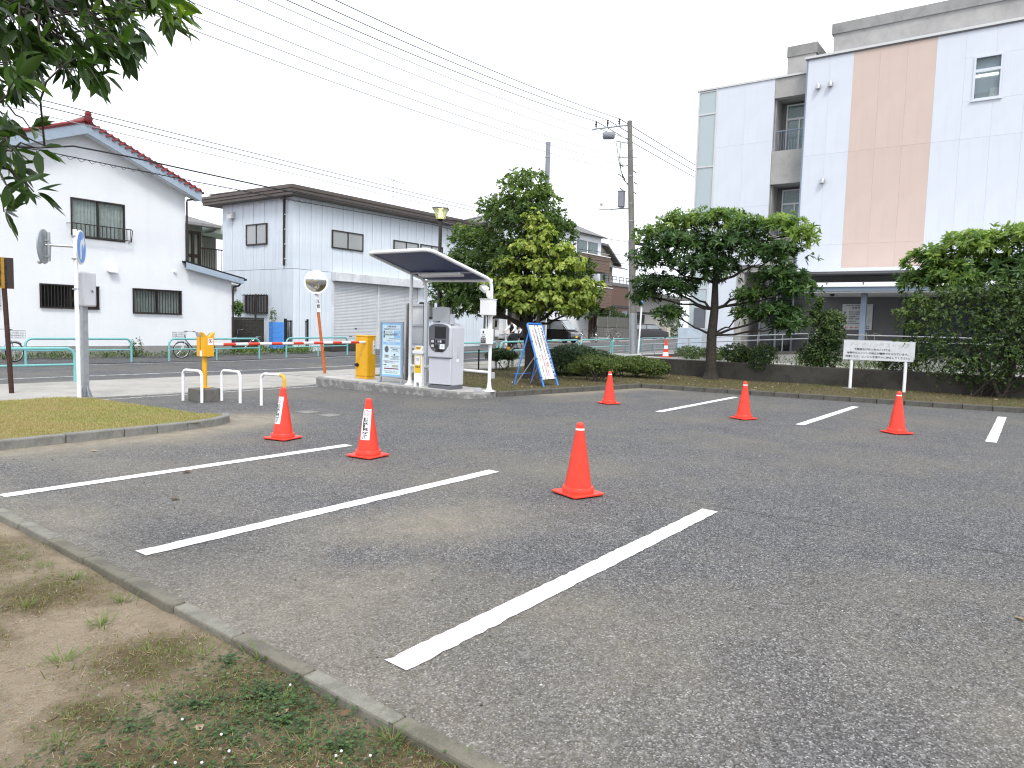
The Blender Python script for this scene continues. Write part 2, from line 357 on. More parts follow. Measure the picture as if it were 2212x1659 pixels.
M('skin', (0.55, 0.34, 0.25), 0.55, 0, 0.04); M('cloth_white', (0.70, 0.70, 0.70), 0.8, 0, 0.08, 20); M('cloth_black', (0.014, 0.014, 0.017), 0.85); M('hair', (0.012, 0.010, 0.009), 0.6); M('wood_sign', (0.40, 0.22, 0.03), 0.6, 0, 0.25, 8)
M('blue_grey_steel', (0.19, 0.24, 0.31), 0.45, 0, 0.06); M('wall_grey', (0.14, 0.14, 0.145), 0.7, 0, 0.08, 1.5); M('pale_panel', (0.55, 0.55, 0.55), 0.5, 0, 0.04); M('paper_dull', (0.60, 0.62, 0.63), 0.6, 0, 0.10, 5, streak=0.15)
M('yellow_plastic', (0.78, 0.48, 0.02), 0.4, 0, 0.06); M('tail_red', (0.45, 0.02, 0.02), 0.3); M('wire', (0.02, 0.02, 0.022), 0.6, 0, 0.0); M('wire_glare', (0.30, 0.31, 0.33), 0.6, 0, 0.0); M('pole_grey', (0.22, 0.23, 0.26), 0.55, 0, 0.1, 3)  # pale wires: glare of the bright sky is put into their colour
glassmat('glass_clear', (0.05, 0.055, 0.055), 0.84); glassmat('glass_pale', (0.52, 0.60, 0.62), 0.35, 0.05); glassmat('glass_dark', (0.012, 0.014, 0.016), 0.12); glassmat('glass_teal', (0.22, 0.30, 0.30), 0.62); glassmat('glass_lamp', (0.55, 0.56, 0.40), 0.45, 0.25)
emitmat('lamp_glow', (1.0, 0.93, 0.30), 6.0); emitmat('tube_glow', (1.0, 0.98, 0.92), 5.0)
leafmat('leaf_dark', (0.030, 0.056, 0.016), (0.082, 0.140, 0.032), (0.22, 0.30, 0.065), 0.38)
leafmat('leaf_mid', (0.022, 0.052, 0.016), (0.065, 0.135, 0.030), (0.25, 0.35, 0.07), 0.36)
leafmat('leaf_yellow', (0.12, 0.18, 0.03), (0.30, 0.37, 0.07), (0.55, 0.56, 0.17), 0.42)
leafmat('leaf_hedge', (0.020, 0.040, 0.014), (0.050, 0.092, 0.024), (0.14, 0.20, 0.045), 0.26)
leafmat('leaf_azalea', (0.035, 0.06, 0.015), (0.11, 0.16, 0.032), (0.27, 0.30, 0.065), 0.3)
leafmat('leaf_near', (0.015, 0.034, 0.008), (0.045, 0.092, 0.016), (0.15, 0.23, 0.028), 0.42, 0.33)
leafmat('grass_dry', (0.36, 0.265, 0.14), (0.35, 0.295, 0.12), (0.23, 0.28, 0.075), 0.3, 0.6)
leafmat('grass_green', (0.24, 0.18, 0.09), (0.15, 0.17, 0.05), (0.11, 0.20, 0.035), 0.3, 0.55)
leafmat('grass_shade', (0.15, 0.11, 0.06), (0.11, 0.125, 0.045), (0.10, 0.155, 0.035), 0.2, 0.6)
leafmat('weed_green', (0.035, 0.07, 0.016), (0.09, 0.15, 0.028), (0.24, 0.30, 0.06), 0.3, 0.5)
leafmat('clover', (0.022, 0.050, 0.014), (0.050, 0.10, 0.026), (0.11, 0.18, 0.04), 0.25, 0.5)
leafmat('litter', (0.10, 0.055, 0.028), (0.26, 0.17, 0.10), (0.45, 0.34, 0.23), 0.12, 0.7)
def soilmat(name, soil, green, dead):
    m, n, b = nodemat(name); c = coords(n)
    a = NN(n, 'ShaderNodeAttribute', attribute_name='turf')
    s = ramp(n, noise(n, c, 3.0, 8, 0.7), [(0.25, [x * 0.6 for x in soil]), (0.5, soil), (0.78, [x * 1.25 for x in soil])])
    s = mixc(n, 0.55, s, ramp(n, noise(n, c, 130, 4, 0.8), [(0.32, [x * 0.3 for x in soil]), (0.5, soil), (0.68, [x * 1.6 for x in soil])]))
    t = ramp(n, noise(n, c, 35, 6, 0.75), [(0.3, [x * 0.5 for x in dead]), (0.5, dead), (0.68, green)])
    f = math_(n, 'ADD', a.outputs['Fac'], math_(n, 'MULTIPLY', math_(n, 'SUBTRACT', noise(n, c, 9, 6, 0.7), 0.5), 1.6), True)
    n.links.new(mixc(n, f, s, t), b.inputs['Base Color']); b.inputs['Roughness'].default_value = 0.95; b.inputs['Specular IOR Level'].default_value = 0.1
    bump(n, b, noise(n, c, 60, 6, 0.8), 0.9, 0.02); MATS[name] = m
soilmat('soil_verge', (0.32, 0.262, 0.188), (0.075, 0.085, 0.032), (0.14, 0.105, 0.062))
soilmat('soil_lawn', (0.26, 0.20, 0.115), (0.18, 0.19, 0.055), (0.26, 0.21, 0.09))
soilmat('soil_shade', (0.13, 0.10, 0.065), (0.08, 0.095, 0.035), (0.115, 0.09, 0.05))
def groundmat():
    m, n, b = nodemat('far_ground'); c = coords(n)
    n.links.new(ramp(n, noise(n, c, 0.3, 6), [(0.3, (0.10, 0.10, 0.10)), (0.7, (0.17, 0.165, 0.155))]), b.inputs['Base Color']); b.inputs['Roughness'].default_value = 0.9
    MATS['far_ground'] = m
groundmat()

# ---------------------------------------------------------------- ground, road, pavement
def strip(name, x0, x1, y0, y1, dz, mat, t=0.0):
    xs = [x0] + [x for x in (16.0, 76.0) if x0 < x < x1] + [x1]
    mb = MB(); n = len(xs)
    vs = [(x, y, tz(x) + dz) for x in xs for y in (y0, y1)]
    fs = [(2 * i, 2 * i + 2, 2 * i + 3, 2 * i + 1) for i in range(n - 1)]
    if t:
        vs += [(x, y, tz(x) + dz - t) for x in xs for y in (y0, y1)]; o = 2 * n
        for i in range(n - 1):
            fs += [(2 * i, 2 * i + o, 2 * i + 2 + o, 2 * i + 2), (2 * i + 3, 2 * i + 3 + o, 2 * i + 1 + o, 2 * i + 1)]
        fs += [(0, 1, 1 + o, o), (2 * n - 2, 2 * n - 2 + o, 2 * n - 1 + o, 2 * n - 1)]
    mb.add(vs, fs); return mb.build(name, mat)
struct(strip('ground', -900, 900, -900, 900, -0.075, 'far_ground'))
def kx(y): return 2.06 + 0.045 * (np.clip(y, 1.0, 7.5) - 2.3)          # centre line of the flush kerb
def grid(name, x0, x1, y0, y1, step, mat, zf, attr, af, inside=None, warp=None):
    nx = int((x1 - x0) / step) + 1; ny = int((y1 - y0) / step) + 1
    X, Y = np.meshgrid(np.linspace(x0, x1, nx), np.linspace(y0, y1, ny), indexing='ij')
    if warp is not None: X = warp(X, Y)
    Z = zf(X, Y); V = np.stack([X, Y, Z], -1).reshape(-1, 3)
    i, j = np.meshgrid(np.arange(nx - 1), np.arange(ny - 1), indexing='ij'); a = (i * ny + j).reshape(-1)
    F = np.stack([a, a + ny, a + ny + 1, a + 1], 1)
    if inside is not None:
        cx = V[F].mean(1); F = F[inside(cx[:, 0], cx[:, 1])]
    me = bpy.data.meshes.new(name); me.vertices.add(len(V)); me.vertices.foreach_set('co', V.reshape(-1))
    me.loops.add(len(F) * 4); me.loops.foreach_set('vertex_index', F.reshape(-1).astype(np.int32))
    me.polygons.add(len(F)); me.polygons.foreach_set('loop_start', (np.arange(len(F)) * 4).astype(np.int32)); me.polygons.foreach_set('loop_total', np.full(len(F), 4, np.int32))
    me.update(); me.validate()
    t = me.attributes.new(attr, 'FLOAT', 'POINT'); t.data.foreach_set('value', np.clip(af(X, Y), 0, 1).reshape(-1).astype(np.float32))
    return link(name, me, mat, None, True)
def seg_d(X, Y, pts):
    d = np.full(X.shape, 1e9)
    for (ax, ay), (bx, by) in zip(pts[:-1], pts[1:]):
        vx, vy = bx - ax, by - ay; L2 = vx * vx + vy * vy
        t = np.clip(((X - ax) * vx + (Y - ay) * vy) / L2, 0, 1); d = np.minimum(d, np.hypot(X - ax - t * vx, Y - ay - t * vy))
    return d
def vnoise(X, Y, s, seed=0):
    f = np.vectorize(lambda a, b: mnoise.noise(Vector((a * s + seed, b * s, seed * 1.7))) * 0.5 + 0.5); return f(X, Y)
KL = [(-5, 9.68), (3.26, 9.68), (4.7, 9.71), (5.6, 9.74), (6.1, 9.84), (6.45, 10.05), (6.62, 10.32)]     # kerb of the left lawn
KR = [(13.0, 9.86), (18.33, 8.9), (19.57, 0.23), (20.2, -4.2)]                                           # kerb of the right lawn
def sandf(X, Y):
    d1 = seg_d(X, Y, KL[1:]); d2 = seg_d(X, Y, [(14.5, 9.4), (18.2, 8.75), (18.4, 8.2)]); d3 = np.abs(X - kx(Y) - 0.05)
    nz = vnoise(X, Y, 0.9, 3)
    s = np.exp(-(d1 / (0.42 + 0.35 * nz)) ** 2) * 1.15 + np.exp(-(d2 / (0.25 + 0.35 * nz)) ** 2) * 1.1 + np.exp(-(d3 / (0.22 + 0.5 * nz)) ** 2) * 0.42
    s += 0.85 * np.exp(-(np.hypot(X - 7.0, (Y - 10.1) * 1.2) / 0.75) ** 2)
    s += 0.45 * np.exp(-(np.hypot((X - 3.6) * 0.8, Y - 3.7) / 1.1) ** 2) * (nz > 0.42) * nz * 1.4
    for px_, py_, r_, a_ in ((3.4, -0.3, 0.55, 0.55), (3.2, 2.9, 0.8, 0.35), (4.2, 3.9, 0.9, 0.35), (3.1, 5.9, 0.8, 0.4), (5.2, 5.9, 0.9, 0.22), (3.6, 8.3, 0.9, 0.35), (5.6, 8.9, 0.9, 0.3), (7.4, 4.2, 1.0, 0.18), (3.4, 1.3, 0.8, 0.35)):
        s += a_ * np.exp(-(np.hypot(X - px_, Y - py_) / r_) ** 2) * np.clip(nz * 1.9 - 0.25, 0, 1.3)
    return s * 0.9
struct(grid('parking_lot', 2.19, 20.6, -6.0, 14.72, 0.15, ASPH, lambda X, Y: 0 * X, 'sand', sandf, None, lambda X, Y: X + (kx(Y) + 0.028 - 2.19) * (20.6 - X) / 18.41))
struct(strip('road', -120, 300, 18.6, 25.2, -0.03, ROADM))
struct(strip('pavement', -120, 13.3, 14.72, 18.6, 0.006, 'conc_pave', 0.06)); struct(strip('pavement', 13.3, 200, 15.5, 18.6, 0.02, 'conc_pave', 0.07))
struct(strip('far_pavement', -120, 200, 25.2, 28.95, 0.0, ROADM, 0.05)); struct(strip('far_yard', 18.7, 200, 28.96, 40, -0.01, 'conc_pave', 0.05))
def line(name, p0, p1, w, z, mat='paint_line', rag=0.0035, label=None):
    p0 = Vector((*p0, 0)); p1 = Vector((*p1, 0)); d = (p1 - p0); L = d.length; d.normalize(); s = Vector((-d.y, d.x, 0)); n = max(8, int(L / 0.05))
    vs = []
    for i in range(n + 1):
        c = p0 + d * (L * i / n)
        for sg in (-1, 1):
            q = c + s * sg * (w / 2 + random.gauss(0, rag)) + d * (random.gauss(0, rag * 1.5) if i in (0, n) else 0)
            vs.append((q.x, q.y, z + tz(q.x) * (z < 0.0039 or q.y > 15)))
    mb = MB().add(vs, [(2 * i, 2 * i + 2, 2 * i + 3, 2 * i + 1) for i in range(n)])
    return struct(mb.build(name, mat), label)
for p0, p1 in (((2.44, 7.24), (6.34, 7.20)), ((2.42, 4.82), (6.32, 4.80)), ((2.36, 2.34), (6.26, 2.31)),
               ((13.22, 6.02), (17.85, 6.08)), ((13.36, 3.38), (17.85, 3.33)), ((13.55, 0.55), (18.2, 0.58))):
    line('parking_line', p0, p1, 0.15, 0.005)
line('road_line', (-60, 20.4), (80, 20.4), 0.13, -0.024, 'paint_worn', 0.02); line('road_line', (-60, 24.9), (80, 24.9), 0.12, -0.024, 'paint_worn', 0.02)
line('entrance_line', (6.5, 14.28), (11.55, 14.28), 0.07, 0.005, 'paint_worn', 0.012); line('entrance_line', (7.2, 14.62), (11.6, 14.62), 0.06, 0.006, 'paint_worn', 0.008)
# the tarmac joint beyond the stalls: a thin dark tar seam
line('tar_seam', (6.60, -2.0), (6.42, 3.2), 0.012, 0.003, 'conc_dark', 0.006)
for x, y in ((8.12, 10.31), (8.12, 9.72)):
    o = MB().box((0, 0, 0.004), (0.3, 0.3, 0.02), 0.05).build('drain_cover', 'conc_kerb', loc=(x, y, 0), bev=0.004)
    tag(o, 'pale square cover set in the asphalt ' + ('farther from the stalls' if y > 10 else 'nearer the stalls'), 'drain cover', 'small square covers in the asphalt')
# left-hand flush kerb between tarmac and verge, stone by stone
kb = T('verge_kerb', 'worn flush concrete kerb between the asphalt and the bare verge', 'kerb'); kb['kind'] = 'structure'; del kb['category']
KSTONE = [unitbox('kerb_stone', m, (0.09, 0.594, 0.14)) for m in ('conc_verge', 'conc_verge_b')]
y = -2.5; i = 0
while y < 9.6:
    o = piece('kerb_stone', random.choice(KSTONE), kb, (float(kx(y)) + random.gauss(0, 0.003), y, -0.067 + random.gauss(0, 0.003)), (random.gauss(0, 0.004), random.gauss(0, 0.012), -0.045 * (1.0 < y < 7.5)))
    b = o.modifiers.new('bevel', 'BEVEL'); b.width = 0.012; b.segments = 2
    y += 0.6; i += 1
def kerb_run(root, pts, mat, h, w=0.12, step=0.6, z0=-0.03):
    pts = [Vector((*p, 0)) for p in pts]; acc = []
    for a, b in zip(pts[:-1], pts[1:]):
        L = (b - a).length; n = max(1, round(L / step))
        for k in range(n): acc.append((a.lerp(b, k / n), a.lerp(b, (k + 1) / n)))
    for a, b in acc:
        d = b - a; L = d.length; c = (a + b) / 2; ang = math.atan2(d.y, d.x)
        s = Vector((-math.sin(ang), math.cos(ang), 0))
        mb = MB().box((0, 0, 0), (L - 0.008, w, h - z0))
        mb.build('kerb_stone', mat, root, bev=0.018, loc=(c.x + s.x * w / 2, c.y + s.y * w / 2, (h + z0) / 2 + random.gauss(0, 0.002)), rot=(0, 0, ang + random.gauss(0, 0.004)))
k1 = T('lawn_kerb', 'grey kerb with rounded end around the sunny lawn', 'kerb'); k1['kind'] = 'structure'; del k1['category']
kerb_run(k1, KL, 'conc_kerb', 0.115)
k2 = T('lawn_kerb', 'dark kerb along the shaded lawn behind the far stalls', 'kerb'); k2['kind'] = 'structure'; del k2['category']
kerb_run(k2, KR, 'conc_dark', 0.12)

# ---------------------------------------------------------------- verge and lawns
PATCH = [(1.5, 5.6, 0.8), (0.6, 5.4, 0.8), (1.75, 4.55, 0.5), (1.2, 4.2, 0.4), (1.7, 3.3, 0.45), (1.85, 2.65, 0.6), (1.2, 2.4, 0.65), (1.45, 2.0, 0.6), (0.8, 2.3, 0.7), (1.3, 3.0, 0.3), (0.45, 2.9, 0.5), (0.9, 3.6, 0.3), (1.9, 1.7, 0.5), (0.5, 1.8, 0.6), (1.1, 1.5, 0.7)]
def turf_v(X, Y):
    n = vnoise(X, Y, 1.1, 9) * 0.6 + vnoise(X, Y, 3.1, 5) * 0.4
    g = np.zeros(X.shape)
    for cx, cy, r in PATCH: g = np.maximum(g, np.exp(-((X - cx) ** 2 + (Y - cy) ** 2) / (r * r * 0.55)))
    return np.clip(g * 1.25 + (n - 0.55) * 0.9, 0, 1)
def zv(X, Y):
    d = np.clip((kx(Y) - X) / 0.35, 0, 1)
    return -0.055 + 0.03 * d + 0.03 * (vnoise(X, Y, 2.2, 1) - 0.5) + 0.010 * (vnoise(X, Y, 9, 2) - 0.5) + 0.015 * np.clip(turf_v(X, Y), 0, 1)
struct(grid('dirt_verge', -1.5, 2.08, -1.0, 9.6, 0.05, 'soil_verge', zv, 'turf', turf_v, None, lambda X, Y: X + (kx(Y) - 0.03 - 2.08) * (X + 1.5) / 3.58))
struct(strip('verge_beyond', -60, -1.5, -60, 9.6, -0.05, 'soil_verge'))
struct(strip('verge_behind', -1.5, 2.08, -60, -1.0, -0.05, 'soil_verge'))
def left_lawn_in(x, y): return (y > 9.79 + 0.5 * np.clip(x - 5.75, 0, 1) ** 1.3) & (x < 6.52 - 0.11 * np.clip(y - 10.2, 0, 3)) & (y < 14.62)
struct(grid('lawn', -5, 6.6, 9.74, 14.7, 0.1, 'soil_lawn', lambda X, Y: 0.095 + 0.03 * (vnoise(X, Y, 0.9, 4) - 0.5) - 0.06 * np.clip(Y - 13.9, 0, 1) - 0.08 * np.clip(X - 6.0 - 0.4 * (Y < 10.6), 0, 1), 'turf', lambda X, Y: 0.55 + vnoise(X, Y, 1.3, 2) * 0.7, left_lawn_in))
def kr_x(y): return np.where(y > 8.9, 0, 18.33 + (8.9 - y) * 0.1430 + 0.10)
def right_lawn_in(x, y):
    edge = np.where(x < 18.4, y > 9.86 - (x - 13.0) * 0.18 + 0.11, x > kr_x(y))
    return edge & ((y > 10.3) | (x < 22.5)) & ~((x < 13.32) & (y < 14.9)) & (y < 15.42) & (x < 24.2)
def zr(X, Y): return 0.105 + 0.04 * (vnoise(X, Y, 0.6, 8) - 0.5) + 0.05 * np.clip((X - 19.5) / 3, 0, 1)
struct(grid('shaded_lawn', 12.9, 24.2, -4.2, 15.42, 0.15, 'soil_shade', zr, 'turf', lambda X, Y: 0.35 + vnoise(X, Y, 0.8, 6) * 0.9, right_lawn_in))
# ---------------------------------------------------------------- island of the ticket machine
def isz(y): return 0.13 + 0.07 * (y - 9.9) / 3.7
ISL = [(11.60, 14.4), (11.66, 13.6), (11.80, 12.0), (11.95, 10.8), (12.06, 10.2), (12.25, 9.96), (12.6, 9.84), (13.0, 9.88), (13.28, 10.08), (13.3, 14.7), (11.9, 14.68)]
mb = MB(); n = len(ISL)
mb.add([(x, y, -0.03) for x, y in ISL] + [(x, y, isz(y)) for x, y in ISL], [(i, n + i, n + (i + 1) % n, (i + 1) % n) for i in range(n)] + [tuple(range(2 * n - 1, n - 1, -1))])
struct(mb.build('traffic_island', 'conc_island', None, bev=0.03), 'stained concrete island that carries the ticket machine')
cx, cy = 12.5, 12.2
mb = MB(); inn = [(cx + (x - cx) * 0.86, cy + (y - cy) * 0.95) for x, y in ISL]
mb.add([(x, y, isz(y) + 0.004) for x, y in inn], [tuple(range(n))[::-1]]); struct(mb.build('island_top', 'conc_island_top', None))
# ---------------------------------------------------------------- traffic cones
CONE_R = lambda z: 0.128 - (z - 0.085) * 0.1565
def wrap(vs, z0, off):
    out = []
    for x, y, _ in vs:
        z = z0 + y; r = CONE_R(z) + off; a = x / r; out.append((r * math.cos(a), r * math.sin(a), z))
    return out
def ringdisc(r0_, r1_, n=28):
    vs = []; fs = []
    for k in range(n):
        a = 2 * PI * k / n; vs += [(r0_ * math.cos(a), r0_ * math.sin(a), 0), (r1_ * math.cos(a), r1_ * math.sin(a), 0)]
        fs.append((2 * k, 2 * k + 1, (2 * k + 3) % (2 * n), (2 * k + 2) % (2 * n)))
    return vs, fs
def make_cone(loc, rz, label, sticker=None, group='red traffic cones standing in the stalls'):
    t = T('traffic_cone', label, 'traffic cone', loc, rz, group)
    c = 0.19; q = 0.04; pl = []
    for sx, sy in ((1, 1), (-1, 1), (-1, -1), (1, -1)):
        a0 = math.atan2(sy, sx)
        for k in range(-2, 3):
            a = a0 + k * PI / 8; pl.append((sx * (c - q) + q * math.cos(a), sy * (c - q) + q * math.sin(a), 0.012))
    bs = MB().ext(pl, (0, 0, 0.02))
    for sx in (-1, 1):
        for sy in (-1, 1): bs.box((sx * 0.14, sy * 0.14, 0.007), (0.05, 0.05, 0.014))
    bs.build('base', 'cone_red', t, True, 0.005)
    MB().lathe([(0.152, 0.03), (0.152, 0.076), (0.147, 0.083), (0.13, 0.084)], 36).build('collar', 'cone_red', t, True)
    MB().lathe([(0.130, 0.082), (CONE_R(0.65), 0.65), (0.0385, 0.665), (0.0375, 0.682), (0.031, 0.694), (0.018, 0.70), (0.004, 0.702)], 36).build('body', 'cone_red', t, True)
    if sticker is None:
        mb = MB(); n = 24
        zs = (0.628, 0.645)
        mb.add([((CONE_R(z) + 0.0015) * math.cos(a), (CONE_R(z) + 0.0015) * math.sin(a), z) for z in zs for a in [2 * PI * k / n for k in range(n)]], [(k, (k + 1) % n, n + (k + 1) % n, n + k) for k in range(n)])
        mb.build('reflective_band', 'white_paint', t, True)
    else:
        n = 14; w = 0.060; zs = [0.215 + 0.36 * k / 8 for k in range(9)]
        vs = [(x, z - 0.4, 0) for z in zs for x in [-w + 2 * w * k / n for k in range(n + 1)]]
        s = MB().add(wrap(vs, 0.4, 0.0015), [(j * (n + 1) + k, j * (n + 1) + k + 1, (j + 1) * (n + 1) + k + 1, (j + 1) * (n + 1) + k) for j in range(8) for k in range(n)]).build('sticker', 'white_paint', t, True, rot=(0, 0, sticker))
        v, f = textmesh('駐\n輪\n禁\n止', 0.076, 0.022, 0.80)
        MB().add(wrap(v, 0.345, 0.003), f).build('lettering', 'ink', s)
        v, f = ringdisc(0.030, 0.036); v2 = [(x, y, 0) for x, y, _ in v]
        m2 = MB().add(wrap(v2, 0.527, 0.003), f)
        sl = [(-0.026, 0.022, 0), (-0.022, 0.026, 0), (0.026, -0.022, 0), (0.022, -0.026, 0)]
        m2.add(wrap(sl, 0.527, 0.0032), [(0, 3, 2, 1)]); m2.build('prohibition_ring', 'ink_red', s)
        m3 = MB()
        for cx in (-0.012, 0.013):
            v, f = ringdisc(0.006, 0.009, 14); m3.add(wrap([(x + cx, y - 0.006, 0) for x, y, _ in v], 0.527, 0.0026), f)
        m3.add(wrap([(-0.011, -0.005, 0), (-0.012, -0.007, 0), (0.008, 0.008, 0), (0.007, 0.010, 0)], 0.527, 0.0026), [(0, 1, 2, 3)]); m3.build('bicycle_symbol', 'ink', s)
    return t
make_cone((6.06, 8.2, 0), 0.20, 'red cone with a no bicycle parking sticker turned away, by the white hoop', R(169))
make_cone((5.96, 6.43, 0), 0.10, 'red cone with a no bicycle parking sticker at the end of a stall line', R(197))
make_cone((5.99, 3.53, 0), 1.22, 'plain red cone standing alone in the middle stall, the nearest one')
make_cone((13.82, 7.45, 0), 1.2, 'plain red cone in front of the low shrubs by the kerb corner')
make_cone((13.44, 4.41, 0), 1.1, 'plain red cone between the far stall lines, in line with the tree trunk')
make_cone((13.53, 1.87, 0), 0.9, 'plain red cone below the idling notice board')
# banded cone far off on the pavement
t = T('traffic_cone', 'small red and white banded cone beside the handrail', 'traffic cone', (27.0, 12.1, 0.55))
MB().box((0, 0, 0.02), (0.36, 0.36, 0.04)).build('base', 'cone_red', t, bev=0.01)
for z0, z1, m in ((0.04, 0.2, 'white_paint'), (0.2, 0.33, 'cone_red'), (0.33, 0.46, 'white_paint'), (0.46, 0.7, 'cone_red')):
    MB().lathe([(0.13 - z0 * 0.13, z0), (0.13 - z1 * 0.13, z1)], 20).build('band', m, t, True)

# ---------------------------------------------------------------- white hoops, barrier receiver, barrier gate
def arch(p0, p1, h, rad, n=6):
    p0 = Vector(p0); p1 = Vector(p1); d = (p1 - p0).normalized(); zt = Vector((0, 0, 1)); pts = [p0]
    for k in range(n + 1):
        a = PI / 2 * k / n; pts.append(p0 + zt * (h - rad + rad * math.sin(a)) + d * (rad - rad * math.cos(a)))
    for k in range(n + 1):
        a = PI / 2 * (1 - k / n); pts.append(p1 + zt * (h - rad + rad * math.sin(a)) - d * (rad - rad * math.cos(a)))
    pts.append(p1); return pts
for (x0, y0), (x1, y1), lab, tape in (((7.50, 13.22), (7.55, 12.66), 'white steel hoop in front of the yellow barrier receiver', 0),
                                     ((8.02, 12.76), (8.04, 12.18), 'white steel hoop between the receiver and the taped hoop', 0),
                                     ((8.11, 11.62), (8.20, 11.06), 'white steel hoop with yellow tape on one bend', 1)):
    t = T('hoop_barrier', lab, 'hoop', (x0, y0, 0), 0, 'white hoops beside the entrance lane')
    pts = arch((0, 0, 0), (x1 - x0, y1 - y0, 0), 0.60, 0.10)
    MB().tube(pts, 0.027, 12).build('hoop', 'white_paint', t, True)
    if tape: MB().tube([p + Vector((0, 0, 0.0)) for p in pts[8:16]], 0.0295, 12).build('yellow_tape', 'yellow_paint', t, True)
    for p in (pts[0], pts[-1]): MB().lathe([(0.05, 0.0), (0.045, 0.01)], 14, (p.x, p.y, 0.002)).build('footing', 'conc_kerb', t)
t = T('barrier_receiver', 'yellow forked post on a stained concrete block that catches the barrier arm', 'barrier post', (7.80, 12.98, 0))
MB().box((0, 0, 0.12), (0.46, 0.40, 0.26)).build('concrete_block', 'conc_block', t, bev=0.02)
MB().box((0, 0, 0.262), (0.16, 0.16, 0.02)).build('base_plate', 'yellow_paint', t, bev=0.004)
MB().tube([(0, 0, 0.25), (0, 0, 0.88)], 0.046, 16).build('post', 'yellow_paint', t, True)
for dy, pr in ((-0.065, 'yellow_paint'), (0.075, 'yellow_paint')):
    hb = MB().b2(-0.09, 0.13, dy - 0.05, dy + 0.05, 0.86, 1.24).build('housing', 'yellow_paint', t, bev=0.01)
    for s in (-1, 1):
        MB().ext([(0.02 + s * 0.11, dy - 0.05, 1.235), (0.02 + s * 0.02, dy - 0.05, 1.235), (0.02 + s * 0.11, dy - 0.05, 1.325), (0.02 + s * 0.135, dy - 0.05, 1.325)][::s], (0, 0.10, 0)).build('prong', 'yellow_paint' if dy < 0 else 'grey_paint', hb, bev=0.005)
st = MB().box((0.055, -0.1165, 1.145), (0.105, 0.002, 0.125)).build('sticker', 'white_paint', t)
v, f = ringdisc(0.030, 0.040); MB().add([(x + 0.055, -0.1185, y + 0.015 + 1.145) for x, y, _ in v], [q[::-1] for q in f]).add([(0.055 + a * 0.027 + b, -0.119, 1.16 - a * 0.027) for a, b in ((-1, -0.004), (-1, 0.004), (1, 0.004), (1, -0.004))], [(0, 3, 2, 1)]).build('prohibition_ring', 'ink_red', st)
MB().box((0.055, -0.1183, 1.16), (0.014, 0.001, 0.04)).build('walker_symbol', 'ink', st)
s2 = MB().box((-0.0915, -0.03, 0.92), (0.002, 0.07, 0.11)).build('sticker', 'white_paint', t)
GA, GB = Vector((12.5, 13.55, 1.11)), Vector((7.95, 12.98, 1.085))
t = T('barrier_gate', 'yellow barrier gate cabinet with striped red and white arm across the entrance lane', 'barrier gate', (12.5, 13.62, isz(13.6)))
bz = isz(13.6)
MB().box((0, 0, 0.55), (0.30, 0.40, 0.98), R(4)).build('cabinet', 'yellow_paint', t, bev=0.02)
MB().box((0, 0, 0.035), (0.27, 0.37, 0.09), R(4)).build('plinth', 'yellow_paint', t, bev=0.004)
MB().box((0, 0, 1.06), (0.315, 0.415, 0.04), R(4)).build('lid', 'yellow_paint', t, bev=0.012)
MB().lathe([(0.035, -0.06), (0.045, -0.02), (0.045, 0.02)], 14, (-0.17, 0.11, 0.34), 'X').build('lens', 'black', t, True)
MB().tube([(-0.1535, -0.02, 0.60), (-0.162, -0.02, 0.60)], 0.014, 12).build('key_lock', 'steel', t)
dc = MB().box((0.085, -0.206, 0.78), (0.085, 0.003, 0.34), R(4)).build('notice', 'white_paint', t)
text('lettering', '進\n入\n禁\n止', 0.055, 'ink', dc, (0.088, -0.2085, 0.73), FACE_Y, bold=0.01)
v, f = ringdisc(0.022, 0.03); MB().add([(x + 0.087, -0.2085, y + 0.905) for x, y, _ in v], [q[::-1] for q in f]).build('prohibition_ring', 'ink_red', dc)
arm = T('arm', '', 'x'); del arm['category'], arm['label']; arm.parent = t; arm.location = (0, 0, 0)
off = Vector((12.5, 13.62, bz)); a0 = GA - off + Vector((-0.12, -0.05, 0)); a1 = GB - off; L = (a1 - a0).length; dd = (a1 - a0).normalized(); x = 0; red = False
while x < L - 0.02:
    w = 0.30 if red else 0.31
    if x == 0: w = 0.25
    e = min(L, x + w)
    MB().tube([a0 + dd * x, a0 + dd * e], 0.031, 12).build('stripe', 'red_paint' if red else 'white_paint', arm, True); x = e; red = not red
MB().tube([a0 - dd * 0.10, a0 + dd * 0.02], 0.036, 12).build('hub', 'yellow_paint', t, True)

# ---------------------------------------------------------------- information board
y0b = 12.42; zb = isz(y0b)
t = T('information_board', 'blue edged parking fee notice in a grey steel frame beside the gate cabinet', 'notice board', (12.22, y0b, zb), 0.10)
for s in (-1, 1):
    MB().box((0, s * 0.325, 0.73), (0.045, 0.04, 1.46)).build('post', 'galv', t, bev=0.006); MB().box((0, s * 0.325, 0.012), (0.15, 0.09, 0.024)).build('base_plate', 'galv', t, bev=0.004)
    MB().ext([(-0.06, s * 0.325 - 0.012, 0.024), (0.0, s * 0.325 - 0.012, 0.024), (0.0, s * 0.325 - 0.012, 0.14)], (0, 0.024, 0)).build('gusset', 'galv', t)
for z in (0.145, 1.44): MB().box((0, 0, z), (0.04, 0.61, 0.03)).build('rail', 'galv', t)
MB().box((0.003, 0, 0.79), (0.02, 0.61, 1.26)).build('backing', 'light_blue', t)
pn = MB().box((-0.0095, 0, 0.79), (0.004, 0.53, 1.17)).build('notice', 'pale_blue', t)
X0 = -0.0125
def bx_(y, z, w, h, m, nm='print'): return MB().box((X0, y, z), (0.0015, w, h)).build(nm, m, pn)
